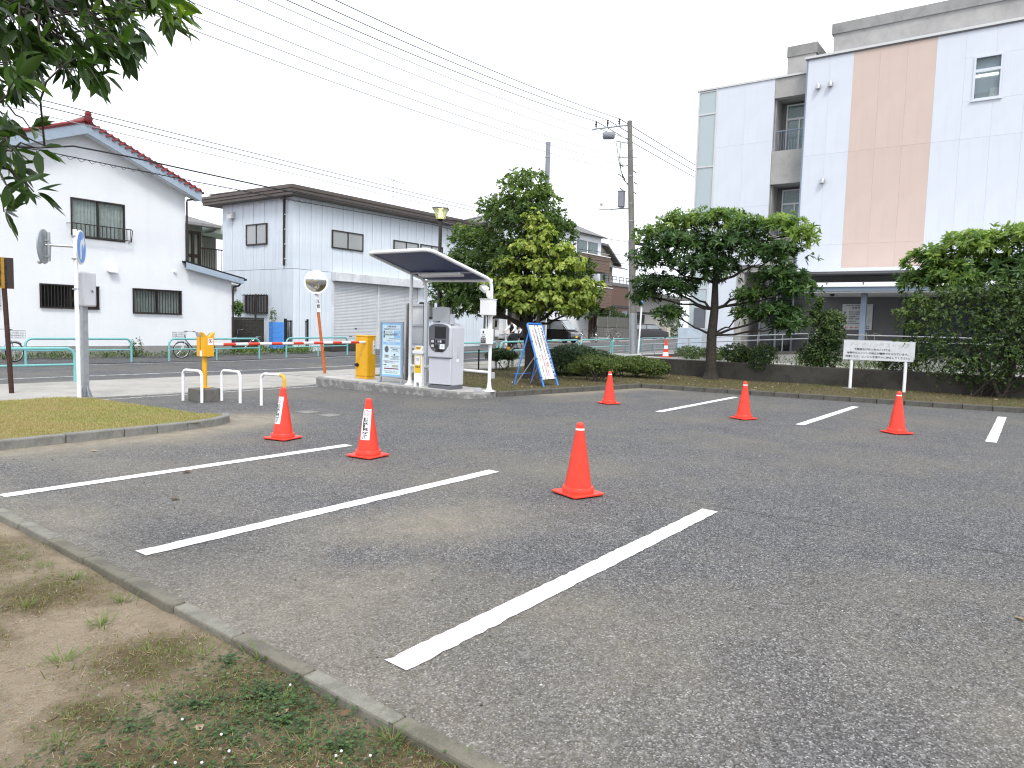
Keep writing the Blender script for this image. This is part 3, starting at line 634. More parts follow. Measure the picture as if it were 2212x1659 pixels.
def tx_(b, s, y, z, m='ink', al='CENTER', bold=0.008, sx=1.0): return text('lettering', b, s, m, pn, (X0 - 0.0012, y, z), FACE_X, al, bold, sx)
tx_('大洲防災公園', 0.046, 0.0, 1.335, bold=0.02); tx_('駐車場をご利用のみなさまへお知らせいたします', 0.021, 0.0, 1.287); tx_('ご利用は公園を利用される方に限ります。ご協力ください', 0.019, 0.0, 1.262)
bx_(0.225, 1.155, 0.034, 0.165, 'black', 'price_tab'); text('lettering', '料\n金', 0.03, 'white_paint', pn, (X0 - 0.0014, 0.225, 1.155), FACE_X, bold=0.01)
tx_('入庫から30分無料', 0.026, 0.08, 1.205, 'ink_wine'); tx_('30分100円', 0.060, 0.065, 1.145, bold=0.015)
bx_(-0.165, 1.155, 0.185, 0.165, 'light_blue'); bx_(-0.165, 1.155, 0.178, 0.052, 'pale_blue'); text('lettering', '24時間営業', 0.022, 'white_paint', pn, (X0 - 0.0014, -0.165, 1.213), FACE_X); tx_('入出庫できます', 0.020, -0.165, 1.155, 'sign_blue')
tx_('※最大料金の設定はありません', 0.024, -0.09, 1.05); tx_('出口の精算機でお支払いください', 0.018, 0.0, 1.0)
bx_(0, 0.945, 0.50, 0.062, 'light_blue', 'heading_band'); text('lettering', '駐車場の利用方法', 0.038, 'white_paint', pn, (X0 - 0.0014, 0, 0.945), FACE_X, bold=0.012)
ov = MB().lathe([(0.06, 0), (0.06, 0.002)], 24, (X0 - 0.001, 0, 0), 'X'); ov.v = [(x, 0.145 + y * 1.0, 0.80 + z * 1.25) for x, y, z in ov.v]; ov.build('machine_picture', 'machine_dark', pn)
bx_(0.145, 0.82, 0.05, 0.04, 'grey_paint', 'screen_picture')
for z, b in ((0.835, '駐車券を引き抜きますと'), (0.80, '開閉機が開き'), (0.765, 'お入りいただけます')): tx_(b, 0.027, -0.115, z)
bx_(0.145, 0.635, 0.13, 0.075, 'grey_paint', 'card_picture'); text('lettering', '2枚', 0.04, 'ink', pn, (X0 - 0.0016, 0.145, 0.635), FACE_X, bold=0.01); MB().lathe([(0.022, 0), (0.022, 0.002)], 18, (X0, -0.09, 0.675), 'X').build('dot', 'ink', pn)
for z, b in ((0.63, 'お帰りの際は精算機に'), (0.60, '駐車券を入れ'), (0.57, '料金をお支払いください')): tx_(b, 0.026, -0.115, z)
tx_('駐車料金をお支払いください', 0.036, 0.0, 0.515, 'ink_wine', bold=0.015); tx_('紙幣は千円札のみ使用できます。', 0.021, 0.03, 0.48)
bx_(0.19, 0.435, 0.09, 0.016, 'ink'); bx_(-0.115, 0.41, 0.20, 0.055, 'stucco_beige', 'ticket_picture'); tx_('いたずら・防止', 0.022, 0.15, 0.395); bx_(0, 0.345, 0.44, 0.026, 'ink_wine', 'wine_band')
tx_('この駐車場は駐車場管理規程により運営しております', 0.02, 0.0, 0.285); tx_('お問い合わせ ☎ 0120-77-8924', 0.029, 0.0, 0.245, bold=0.012)
# second board, seen from behind
t = T('notice_board', 'weathered grey framed board seen from the back behind the shelter post', 'notice board', (13.15, 12.5, 0.14), 0.05)
for s in (-0.33, -0.24, 0.27, 0.36): MB().box((0, s, 0.98), (0.05, 0.05, 1.96)).build('post', 'conc_dark' if abs(s) < 0.3 else 'grey_paint', t)
for z in (0.95, 1.42, 1.92): MB().box((0.03, 0.015, z), (0.03, 0.64, 0.05)).build('rail', 'grey_paint', t)
MB().box((0.06, 0.015, 1.43), (0.015, 0.60, 0.95)).build('panel', 'pale_panel', t)

# ---------------------------------------------------------------- ticket machine
mz = isz(10.9)
t = T('ticket_machine', 'grey parking ticket machine with arched dark face and black screen', 'ticket machine', (12.23, 10.93, mz), 0.07)
W2, DP, H0 = 0.33, 0.5, 1.52      # half width (along Y), depth (along X)
MB().b2(0.02, DP - 0.01, -W2 + 0.015, W2 - 0.015, 0, 0.08).build('base', 'machine_dark', t, bev=0.008)
prof = [(-W2, 0.08), (W2, 0.08), (W2, 1.36)] + [(W2 * math.cos(a), 1.36 + 0.13 * math.sin(a)) for a in [PI * k / 12 for k in range(1, 12)]] + [(-W2, 1.36)]
MB().ext([(0.08, y, z) for y, z in prof][::-1], (DP - 0.08, 0, 0)).build('cabinet', 'machine_grey', t, True, 0.025)
prof2 = [(-W2 + 0.02, 0.10), (W2 - 0.02, 0.10), (W2 - 0.02, 0.69), (-W2 + 0.02, 0.69)]
MB().ext([(0.02, y, z) for y, z in prof2][::-1], (0.06, 0, 0)).build('lower_door', 'machine_grey', t, True, 0.012)
prof3 = [(-W2, 0.70), (W2, 0.70), (W2, 1.36)] + [(W2 * math.cos(a), 1.36 + 0.135 * math.sin(a)) for a in [PI * k / 12 for k in range(1, 12)]] + [(-W2, 1.36)]
MB().ext([(-0.02, y, z) for y, z in prof3][::-1], (0.11, 0, 0)).build('upper_door', 'machine_grey', t, True, 0.03)
fp = [(-0.10, 0.83), (0.10, 0.83), (0.19, 0.87), (0.275, 0.99), (0.285, 1.36)] + [(0.285 * math.cos(a), 1.36 + 0.105 * math.sin(a)) for a in [PI * k / 10 for k in range(1, 10)]] + [(-0.285, 1.36), (-0.275, 0.99), (-0.19, 0.87)]
fc = MB().ext([(-0.028, y, z) for y, z in fp][::-1], (0.02, 0, 0)).build('face_plate', 'machine_dark', t, True, 0.006)
def fp_box(y, z, w, h, m, nm, pr=0.008): return MB().box((-0.028 - pr / 2, y, z), (pr, w, h)).build(nm, m, fc, bev=0.002)
fp_box(-0.045, 1.27, 0.31, 0.265, 'black', 'screen_bezel'); fp_box(-0.045, 1.27, 0.27, 0.23, 'glass_dark', 'screen', 0.012)
for z in (1.07, 0.965):
    a = fp_box(0.165, z, 0.11, 0.095, 'black', 'slot_frame'); fp_box(0.165, z, 0.075, 0.06, 'pale_panel', 'slot_cover', 0.012)
fp_box(-0.055, 1.065, 0.27, 0.075, 'black', 'coin_panel'); fp_box(0.0, 1.068, 0.05, 0.045, 'steel', 'coin_slot', 0.014); fp_box(-0.06, 1.068, 0.045, 0.05, 'paper_dull', 'coin_label', 0.012); fp_box(0.045, 0.955, 0.09, 0.09, 'black', 'reader')
nt_ = fp_box(-0.105, 0.955, 0.13, 0.11, 'white_paint', 'notice', 0.010); MB().lathe([(0.022, -0.041), (0.022, -0.039)], 16, (0, -0.105, 0.962), 'X').build('notice_mark', 'light_blue', nt_)
fp_box(-0.02, 0.87, 0.20, 0.06, 'black_matte', 'change_tray'); MB().lathe([(0.026, -0.048), (0.026, -0.03)], 16, (0, -0.12, 0.873), 'X').build('return_knob', 'black', fc)
hd = MB().ext([(0.03, y, z) for y, z in [(-0.235, 1.52), (0.235, 1.52), (0.235, 1.82)] + [(0.235 * math.cos(a), 1.82 + 0.02 * math.sin(a)) for a in [PI * k / 6 for k in range(1, 6)]] + [(-0.235, 1.82)]][::-1], (0.03, 0, 0)).build('head_panel', 'grey_paint', t, bev=0.008)
MB().b2(0.06, 0.16, -0.30, -0.22, 1.45, 1.68).build('head_bracket', 'machine_grey', t, bev=0.01); MB().b2(0.06, 0.16, 0.18, 0.25, 1.45, 1.62).build('head_bracket', 'machine_grey', t, bev=0.01)
MB().box((0.29, -W2 - 0.002, 0.84), (0.10, 0.006, 0.24)).build('side_hatch', 'grey_paint', t, bev=0.002); MB().box((0.29, -W2 - 0.004, 0.84), (0.085, 0.006, 0.225)).build('side_hatch_door', 'machine_grey', t, bev=0.002)
MB().box((0.25, -W2 - 0.004, 0.645), (0.085, 0.004, 0.07)).build('side_label', 'white_paint', t); text('lettering', 'amano', 0.035, 'ink_grey', t, (0.018, -0.22, 0.17), FACE_X)
# receipt bin / ticket stand next to the machine
t = T('ticket_bin', 'small white and yellow ticket holder beside the machine', 'bin', (12.16, 11.52, isz(11.5)), 0.1)
for s in (-1, 1): MB().box((0.06, s * 0.075, 0.05), (0.12, 0.06, 0.10)).build('foot', 'white_plastic', t, bev=0.006)
MB().box((0.06, 0, 0.42), (0.10, 0.22, 0.66)).build('body', 'white_plastic', t, bev=0.012)
MB().box((0.008, 0, 0.52), (0.006, 0.18, 0.40)).build('yellow_label', 'yellow_plastic', t); p = MB().box((0.004, 0, 0.60), (0.004, 0.14, 0.20)).build('paper', 'white_paint', t)
text('lettering', '領収書\n発行', 0.032, 'ink', p, (0.0012, 0, 0.62), FACE_X); text('lettering', '駐車券', 0.045, 'ink', t, (0.0045, 0, 0.45), FACE_X, bold=0.02)
MB().box((0.05, 0.0, 0.79), (0.14, 0.30, 0.07)).build('shelf', 'white_plastic', t, bev=0.01); MB().ext([(-0.01, -0.11, 0.825), (0.11, -0.11, 0.825), (0.11, -0.11, 0.93), (0.06, -0.11, 0.93)], (0, 0.22, 0)).build('top_box', 'white_plastic', t, bev=0.008)
MB().box((0.022, 0.01, 0.885), (0.006, 0.15, 0.08), 0, Matrix.Rotation(R(33), 4, 'Y')).build('top_label', 'yellow_plastic', t); MB().box((0.018, 0.01, 0.888), (0.006, 0.13, 0.022), 0, Matrix.Rotation(R(33), 4, 'Y')).build('label_print', 'ink', t)

# ---------------------------------------------------------------- shelter
t = T('shelter', 'white tube frame shelter with dark blue sloping roof over the ticket machine', 'shelter', (12.36, 11.95, 0))
o_ = Vector((12.36, 11.95, 0))
Dp, Ap, Bp, Cp = [Vector(p) - o_ for p in ((12.86, 11.95, 2.63), (10.98, 11.95, 3.10), (10.98, 10.12, 3.10), (12.84, 9.96, 2.60))]
def rnd(pts, rad=0.18, n=5):
    out = []
    for i, p in enumerate(pts):
        if i in (0, len(pts) - 1): out.append(p); continue
        a = (pts[i - 1] - p).normalized(); b = (pts[i + 1] - p).normalized()
        for k in range(n + 1):
            s = k / n; q0 = p + a * rad * (1 - s); q1 = p + b * rad * s; out.append(q0.lerp(q1, s) if False else (p + a * rad * (1 - s) ** 2 + b * rad * s ** 2))
    return out
MB().tube(rnd([Vector((Cp.x, Cp.y, isz(9.96))), Cp, Bp, Ap, Dp, Vector((Dp.x, Dp.y, isz(11.95)))], 0.2), 0.039, 12).build('frame', 'white_paint', t, True)
MB().tube([Dp, Cp], 0.038, 12).build('rear_beam', 'white_paint', t, True)
fpz = 2.73
MB().tube([(0, 0, isz(11.95)), (0, 0, fpz)], 0.04, 14).build('post', 'white_paint', t, True)
for x, y in ((0, 0), (Cp.x, Cp.y)):
    z = isz(y + 11.95); MB().lathe([(0.13, z), (0.13, z + 0.012), (0.075, z + 0.03), (0.05, z + 0.10), (0.041, z + 0.2)], 18, (x, y, 0)).build('foot', 'white_paint', t, True)
up_ = Vector((0, 0, 0.012)); q = 0.03
def onroof(u, v): return Ap.lerp(Dp, u).lerp(Bp.lerp(Cp, u), v)
e = 0.045
MB().ext([onroof(u, v) + up_ for u, v in ((e * 2, 0), (1 - e * 2, 0), (1, e), (1, 1 - e), (1 - e * 2, 1), (e * 2, 1), (0.01, 1 - e * 1.5), (0.01, e * 1.5))], (0, 0, 0.012)).build('roof_sheet', 'navy', t)
MB().tube([onroof(0.70, 0.0) - Vector((0, 0, 0.01)), onroof(0.70, 1.0) - Vector((0, 0, 0.01))], 0.02, 8).build('cross_bar', 'grey_paint', t, True)
a, b = onroof(0.70, 0.18) - Vector((0, 0, 0.06)), onroof(0.70, 0.82) - Vector((0, 0, 0.06))
MB().box(((a + b) / 2), (0.16, (a - b).length, 0.055), 0, Matrix.Rotation(R(14), 4, 'Y')).build('light_fitting', 'white_plastic', t, bev=0.01)
for (p, q2) in (((0, 0, 0.60), (Dp.x, Dp.y, 0.60)), ((Dp.x, Dp.y, 0.58), (Cp.x, Cp.y, 0.56)), ((0, 0, 0.62), (0.0, -0.5, 0.62))): MB().tube([p, q2], 0.03, 10).build('low_rail', 'white_paint', t, True)
# boxes and cameras on the rear shelter post
px, py = 12.84, 9.96
o = MB().b2(-0.18, 0.06, -0.15, 0.13, -0.17, 0.17).build('control_box', 'white_plastic', None, bev=0.012, loc=(px - 0.06, py, 2.0)); tag(o, 'square white control box strapped to the shelter post', 'control box')
MB().b2(-0.19, 0.07, -0.16, 0.14, 0.17, 0.19).build('rain_lid', 'white_plastic', o, bev=0.006)
for k, (dy, dx) in enumerate(((-0.03, 0.0), (0.03, 0.02), (0.08, 0.0))): MB().tube([(dx, dy, -0.17), (dx - 0.01, dy * 0.9, -0.45), (dx + 0.03, 0.02 * k, -0.75)], 0.014, 8).build('conduit', 'white_plastic', o, True)
t = T('intercom_box', 'white intercom box with a black notice plate on the shelter post', 'control box', (px - 0.10, py + 0.02, 1.36))
MB().b2(-0.10, 0.10, -0.11, 0.11, -0.17, 0.17).build('case', 'white_plastic', t, bev=0.012); pl_ = MB().box((-0.103, 0.02, 0.0), (0.006, 0.16, 0.30)).build('notice', 'white_paint', t)
MB().box((-0.1075, 0.02, -0.085), (0.004, 0.14, 0.12)).build('black_plate', 'ink', pl_); text('lettering', 'お困りの際は\n受話器をお取り\nください\n呼出ボタン', 0.022, 'white_paint', pl_, (-0.1102, 0.02, -0.085), FACE_X)
MB().box((-0.107, 0.02, 0.095), (0.003, 0.035, 0.055)).build('handset_mark', 'ink', pl_); text('lettering', 'インターホン', 0.022, 'ink', pl_, (-0.1075, 0.02, 0.04), FACE_X, bold=0.015); MB().box((-0.107, 0.02, 0.005), (0.003, 0.09, 0.018)).build('band', 'ink', pl_)
t = T('security_camera', 'white security camera and floodlight clamped to the top of the shelter post', 'camera', (px, py, 2.36))
MB().box((-0.13, 0.11, 0.06), (0.14, 0.18, 0.10), 0, Matrix.Rotation(R(35), 4, 'X') @ Matrix.Rotation(R(-25), 4, 'Y')).build('floodlight', 'white_plastic', t, bev=0.012)
MB().lathe([(0.02, 0.04), (0.06, 0.03), (0.07, -0.02), (0.055, -0.08), (0.02, -0.11)], 16, (-0.09, 0.0, -0.04)).build('camera_dome', 'white_plastic', t, True); MB().tube([(0, 0, -0.05), (-0.09, 0, 0.0)], 0.02, 8).build('bracket', 'white_plastic', t, True); MB().tube([(-0.06, 0.08, 0.0), (-0.02, 0.04, -0.06), (0.02, 0.0, 0.04)], 0.006, 6).build('cable', 'black', t, True)
o = MB().box((0, 0, 0.07), (0.07, 0.06, 0.14)).build('junction_box', 'grey_paint', None, bev=0.006, loc=(px + 0.06, py - 0.05, 0.42)); tag(o, 'little grey junction box low on the shelter post', 'junction box')
o = MB().box((0, 0, 0.04), (0.16, 0.10, 0.08)).build('concrete_stop', 'grey_paint', None, bev=0.01, loc=(12.6, 10.1, isz(10.1))); tag(o, 'small grey block on the island by the shelter foot', 'block')
# ---------------------------------------------------------------- A-frame notice on the grass
t = T('sandwich_board', 'blue framed leaning notice board with vertical black and red writing on the lawn', 'sandwich board', (15.55, 10.07, 0.10), 0)
FL, FR = Vector((15.18, 10.04, 0.10)), Vector((15.93, 10.10, 0.10)); bo = Vector((15.55, 10.07, 0.10))
ux = (FR - FL).normalized(); TL = Vector((15.22, 10.64, 1.68)); TR = TL + ux * (FR - FL).length * 0.93
FL, FR, TL, TR = FL - bo, FR - bo, TL - bo, TR - bo
uy = (TL - FL).normalized(); nz = ux.cross(uy).normalized()
Mf = Matrix.Identity(4)
for i in range(3): Mf[i][0], Mf[i][1], Mf[i][2] = ux[i], uy[i], nz[i]
wf = (FR - FL).length; hf = (TL - FL).length
def on(u, v, w=0.0): return FL + ux * u + uy * v + nz * w
MB().tube([FL, on(0, hf - 0.06), on(0.02, hf - 0.015), on(0.06, hf), on(wf - 0.06, hf), on(wf - 0.02, hf - 0.015), on(wf, hf - 0.06), FR], 0.026, 10).build('front_frame', 'blue_frame', t, True)
Mb = Mf.copy(); Mb.translation = on(wf / 2, hf * 0.545, 0.01)
bd = MB().box((0, 0, 0), (wf - 0.05, hf * 0.86, 0.006), 0, None); bd.v = [tuple(Mb @ Vector(v)) for v in bd.v]; bd = bd.build('board', 'white_paint', t)
for s, e in ((0.0, 0), (wf, 1)):
    for v in (0.15, 0.44, 0.72): MB().tube([on(s - 0.03 if e else -0.03, hf * v, 0.03), on(s + 0.03, hf * v, 0.03), on(s + 0.03, hf * v, -0.03), on(s - 0.03, hf * v, -0.03), on(s - 0.03, hf * v, 0.03)], 0.009, 6).build('strap', 'strap_blue', t)
for u in (wf * 0.42, wf * 0.62): MB().tube([on(u, hf + 0.03, 0.0), on(u, hf - 0.09, 0.03)], 0.008, 6).build('strap', 'strap_blue', t)
BL, BR = Vector((15.12, 10.92, 0.10)) - bo, Vector((15.80, 10.86, 0.10)) - bo
for a, b in ((on(0.04, hf * 0.90), BL), (on(wf - 0.04, hf * 0.90), BR)): MB().tube([a, b], 0.018, 8).build('rear_leg', 'blue_frame', t, True)
for d in (0.07, -0.03): MB().tube([on(0.25 if d > 0 else 0.6, hf * 0.55, -0.05), (BL if d > 0 else BR) + Vector((d, 0, 0))], 0.014, 8).build('stay', 'galv', t, True)
MB().tube([BL + Vector((0.03, 0, 0.28)), BR + Vector((-0.03, 0, 0.28))], 0.014, 8).build('cross_bar', 'blue_frame', t, True)
def vtext(body, size, mat, u, v_top, bold=0.012, line=0.95):
    o = text('lettering', '\n'.join(body), size, mat, bd, (0, 0, 0), (0, 0, 0), 'CENTER', bold, 1.0, line, 'TOP')
    m = Mf.copy(); m.translation = on(u, v_top, 0.016); o.matrix_local = m
vtext('大洲防災公園駐車の利用のご案内', 0.097, 'ink', wf * 0.86, hf * 0.94, 0.02, 0.955)
vtext('市川市民納涼花火大会のため、前日', 0.068, 'ink', wf * 0.64, hf * 0.93, 0.01, 0.98); vtext('15時～当日23時まで', 0.062, 'ink_red', wf * 0.56, hf * 0.50, 0.01, 0.90)
vtext('防災公園駐車場は', 0.085, 'ink', wf * 0.42, hf * 0.93, 0.014, 0.94); vtext('一般車両の駐車は出来ません', 0.062, 'ink_red', wf * 0.42, hf * 0.55, 0.010, 0.92)
vtext('※路上駐車は厳禁です。', 0.064, 'ink_red', wf * 0.22, hf * 0.93, 0.012, 0.93); vtext('お問い合わせ 公園緑地課 市川市', 0.045, 'ink', wf * 0.22, hf * 0.52, 0.012, 0.95)
# ---------------------------------------------------------------- idling notice
t = T('idling_notice', 'faded white notice board on two white posts in front of the low wall', 'notice board', (21.85, 3.6, 0.12))
bz_ = 1.21
pn = MB().box((0, 0, bz_ - 0.12), (0.03, 1.76, 0.53)).build('board', 'paper_dull', t, bev=0.004)
for dy in (0.66, -0.68): MB().tube([(0.03, dy, -0.05), (0.03, dy, 1.25)], 0.042, 12).build('post', 'white_paint', t, True)
MB().lathe([(0.20, -0.02), (0.19, 0.03), (0.15, 0.04)], 18, (0.02, 0.66, 0)).build('footing', 'conc_kerb', t)
def it(b, s, dz, m='ink', dy=0.0, bold=0.012, sx=1.0): return text('lettering', b, s, m, pn, (-0.0165, dy, bz_ - 0.12 + dz), FACE_X, 'CENTER', bold, sx)
it('アイドリングストップ', 0.150, 0.145, 'ink_grey', bold=0.03)
it('千葉県及び市川市の条例では、', 0.070, 0.025, dy=0.12, bold=0.02); it('停車中のエンジンの停止が義務づけられています。', 0.068, -0.075, bold=0.02); it('駐車したら、エンジンを速やかに停止してください。', 0.068, -0.175, bold=0.02)
# ---------------------------------------------------------------- left signs and poles
t = T('road_sign', 'white pole with a blue right turn disc and a second disc on an arm', 'road sign', (5.99, 14.03, 0.0))
MB().tube([(0, 0, 0), (-0.02, 0, 3.10)], 0.036, 14).build('pole', 'white_paint', t, True)
MB().lathe([(0.30, 0.0), (0.27, 0.06), (0.15, 0.09)], 16).build('footing', 'conc_kerb', t, True)
Ms = Matrix.Rotation(R(-14), 4, 'Z')     # the disc faces the exit lane, almost edge-on from here
t2 = MB().lathe([(0.30, -0.012), (0.305, 0.0), (0.30, 0.012)], 40, (0, 0, 0), 'X').build('sign_disc', 'white_paint', t, True, loc=(0.05, -0.05, 2.79), rot=(0, 0, R(143)))
MB().lathe([(0.275, -0.0145), (0.275, -0.0125)], 40, (0, 0, 0), 'X').build('blue_face', 'sign_blue', t2)
ar = [(-0.10, -0.21), (-0.02, -0.21), (-0.02, 0.0), (0.0, 0.04), (0.04, 0.055), (0.07, 0.055), (0.07, -0.03), (0.20, 0.10), (0.07, 0.235), (0.07, 0.145), (0.02, 0.145), (-0.06, 0.11), (-0.10, 0.03)]
MB().ext([(-0.0175, -y, z) for y, z in ar], (0.002, 0, 0)).build('arrow', 'white_paint', t2)
t3 = MB().lathe([(0.30, -0.01), (0.305, 0.0), (0.30, 0.01)], 40, (0, 0, 0), 'X').build('sign_disc', 'galv', t, True, loc=(-0.42, 0.27, 2.77), rot=(0, 0, R(139)))
MB().tube([(-0.03, 0.02, 2.80), (-0.40, 0.25, 2.80)], 0.022, 8).build('arm', 'galv', t, True); MB().tube([(-0.36, 0.235, 2.52), (-0.36, 0.235, 3.02)], 0.032, 10).build('disc_tube', 'galv', t, True)
for z in (2.60, 2.88): MB().box((-0.39, 0.25, z), (0.12, 0.06, 0.03), R(139)).build('clamp', 'galv', t)
for z in (2.58, 2.98, 2.05): MB().box((-0.03, -0.01, z), (0.10, 0.05, 0.025)).build('clamp', 'galv', t)
MB().lathe([(0.002, -0.045), (0.03, -0.03), (0.042, 0), (0.03, 0.03), (0.002, 0.045)], 12, (-0.50, 0.25, 2.50)).build('sensor_ball', 'grey_paint', t, True)
t = T('steel_pole', 'galvanised square pole with a grey control cabinet behind the blue disc sign', 'pole', (6.22, 14.32, 0.0), 0.08)
MB().box((0, 0, 1.15), (0.10, 0.10, 2.3)).build('pole', 'galv', t, bev=0.006)
for a in range(4): MB().ext([(0.05, -0.006, 0.01), (0.16, -0.006, 0.01), (0.05, -0.006, 0.28)], (0, 0.012, 0)).build('gusset', 'galv', t, rot=(0, 0, a * PI / 2))
MB().box((0, 0, 0.008), (0.34, 0.34, 0.02)).build('base_plate', 'galv', t)
cb = MB().box((0.03, -0.08, 2.06), (0.26, 0.15, 0.64)).build('cabinet', 'machine_grey', t, True, 0.035, seg=3); MB().lathe([(0.022, -0.012), (0.022, 0.0)], 14, (0.07, -0.156, 2.03), 'Y').build('lock', 'steel', cb); MB().lathe([(0.010, -0.016), (0.010, -0.013)], 10, (0.07, -0.156, 2.03), 'Y').build('keyhole', 'black', cb)
MB().box((-0.12, 0.02, 2.06), (0.03, 0.10, 0.60)).build('cabinet_back', 'grey_paint', t, bev=0.01)
t = T('warning_post', 'rusty brown post with folded yellow caution plate at the pavement edge', 'sign post', (5.76, 16.42, 0.0))
MB().tube([(0, 0, 0), (-0.08, 0.02, 2.25)], 0.045, 12).build('post', 'rust', t, True)
p = MB().box((-0.155, -0.04, 2.36), (0.15, 0.012, 0.60), R(12)).build('plate', 'wood_sign', t); text('lettering', '自\n転\n車\n通\n行\n注\n意', 0.085, 'ink', p, (-0.17, -0.055, 2.37), (PI / 2, 0, R(12)), bold=0.02, sx=0.75, line=0.95)
MB().box((0.0, 0.0, 2.36), (0.17, 0.012, 0.60), R(-20)).build('plate', 'brown_dark', t)
for z in (2.18, 2.50): MB().box((-0.075, 0.0, z), (0.05, 0.06, 0.04)).build('clamp', 'brown_dark', t)
# ---------------------------------------------------------------- convex mirror
t = T('convex_mirror', 'round convex traffic mirror on a leaning orange post by the entrance', 'traffic mirror', (14.47, 17.54, 0.0))
MB().tube([(0, 0, 0), (-0.42, 0, 2.86)], 0.043, 14).build('post', 'orange_post', t, True); MB().lathe([(0.16, -0.02), (0.15, 0.012)], 16).build('footing', 'conc_kerb', t)
N_ = Vector((-0.55, -0.83, -0.12)).normalized(); qd = N_.to_track_quat('Z', 'Y').to_euler()
mc = Vector((-0.42, -0.06, 2.75)) + N_ * 0.05
bk = MB().lathe([(0.10, -0.09), (0.30, -0.05), (0.345, -0.01), (0.345, 0.02), (0.325, 0.025)], 36).build('back_shell', 'orange_post', t, True, loc=mc, rot=qd)
MB().lathe([(0.328, 0.016), (0.30, 0.030), (0.22, 0.058), (0.12, 0.078), (0.04, 0.085), (0.002, 0.086)], 40).build('mirror', 'mirror_glass', t, True, loc=mc, rot=qd)
MB().lathe([(0.327, 0.014), (0.350, 0.014), (0.350, 0.03), (0.327, 0.03)], 40).build('rim', 'white_paint', t, True, loc=mc, rot=qd)
pt = MB().box((0, 0, 0), (0.13, 0.012, 0.52)).build('caution_plate', 'white_paint', t, loc=(-0.33, -0.052, 2.12), rot=(0, R(-8.3), R(-8))); text('lettering', '注\n意', 0.13, 'ink', pt, (0, -0.008, -0.02), FACE_Y, bold=0.012, line=1.15)
# ---------------------------------------------------------------- park lamp
t = T('park_lamp', 'lit square lantern with flat roof on a dark brown post', 'street lamp', (16.3, 14.62, 0.05))
MB().tube([(0, 0, 0), (0, 0, 4.62)], 0.052, 14).build('post', 'bronze', t, True)
Ml = Matrix.Rotation(R(38), 4, 'Z')
def fr(z0, s0, z1, s1, nm, m, par):
    vs = [Ml @ Vector((sx * s, sy * s, z)) for z, s in ((z0, s0), (z1, s1)) for sx, sy in ((-1, -1), (1, -1), (1, 1), (-1, 1))]
    return MB().add(vs, [(0, 1, 5, 4), (1, 2, 6, 5), (2, 3, 7, 6), (3, 0, 4, 7), (3, 2, 1, 0), (4, 5, 6, 7)]).build(nm, m, par)
fr(4.58, 0.05, 4.64, 0.12, 'socket', 'bronze', t)
for a in range(4):
    Mq = Ml @ Matrix.Rotation(a * PI / 2, 4, 'Z'); MB().ext([Mq @ Vector(p) for p in ((-0.12, -0.12, 4.645), (0.12, -0.12, 4.645), (0.215, -0.215, 4.925), (-0.215, -0.215, 4.925))], Mq @ Vector((0, 0.006, 0)) - Mq @ Vector((0, 0, 0))).build('pane', 'glass_lamp', t)
fr(4.93, 0.235, 4.955, 0.235, 'roof', 'bronze', t); fr(4.956, 0.235, 4.99, 0.05, 'roof_cap', 'bronze', t)
MB().lathe([(0.002, 4.68), (0.05, 4.70), (0.07, 4.76), (0.05, 4.84), (0.03, 4.88), (0.03, 4.93)], 16).build('bulb', 'lamp_glow', t, True)
pl = bpy.data.lights.new('lantern_light', 'POINT'); pl.energy = 9; pl.color = (1, 0.93, 0.35); pl.shadow_soft_size = 0.06
po = bpy.data.objects.new('lantern_light', pl); COL.objects.link(po); po.parent = t; po.location = (0, 0, 4.90)
# ---------------------------------------------------------------- guard rails
def rail(x0, x1, y, label, group, dz=0.0, h=0.8):
    z0, z1 = tz(x0) + dz, tz(x1) + dz
    t = T('guard_rail', label, 'guard rail', (x0, y, z0), 0, group)
    pts = arch((0, 0, -0.03), (x1 - x0, 0, z1 - z0 - 0.03), h + 0.03, 0.20); MB().tube(pts, 0.036, 12).build('frame', 'teal', t, True)
    MB().tube([(0, 0, h * 0.53), (x1 - x0, 0, z1 - z0 + h * 0.53)], 0.024, 10).build('lower_bar', 'teal', t, True)
    if x1 - x0 > 2.2: MB().tube([((x1 - x0) / 2, 0, (z1 - z0) / 2 - 0.03), ((x1 - x0) / 2, 0, (z1 - z0) / 2 + h * 0.53)], 0.03, 10).build('post', 'teal', t, True)
    return t
G1, G2 = 'teal rails along the far side of the road', 'teal rails along the near pavement edge'
rail(9.35, 12.6, 25.5, 'teal rail across the road in front of the white house, farther from its corner', G1)
rail(13.95, 17.7, 25.5, 'teal rail across the road in front of the parked black bicycle', G1)
rail(19.0, 22.3, 25.5, 'teal rail across the road before the blue block pillar and dark gate', G1)
rail(3.4, 7.75, 18.35, 'teal rail on the near pavement behind the rusty post', G2)
for a, b, l in ((18.2, 24.25, 'teal rail seen behind the ticket machine and shelter post'), (24.5, 27.5, 'teal rail behind the small round shrub where the cyclist passes'), (27.75, 30.85, 'teal rail behind the dark rounded hedge'),
                (31.1, 34.2, 'teal rail above the azalea hedge, before the utility pole'), (34.4, 37.3, 'teal rail partly behind the utility pole'), (37.7, 40.8, 'teal rail beside the thin white pole'), (41.1, 44.4, 'teal rail farthest along, behind the steel handrail')):
    rail(a, b, 18.45, l, G2, 0.0)
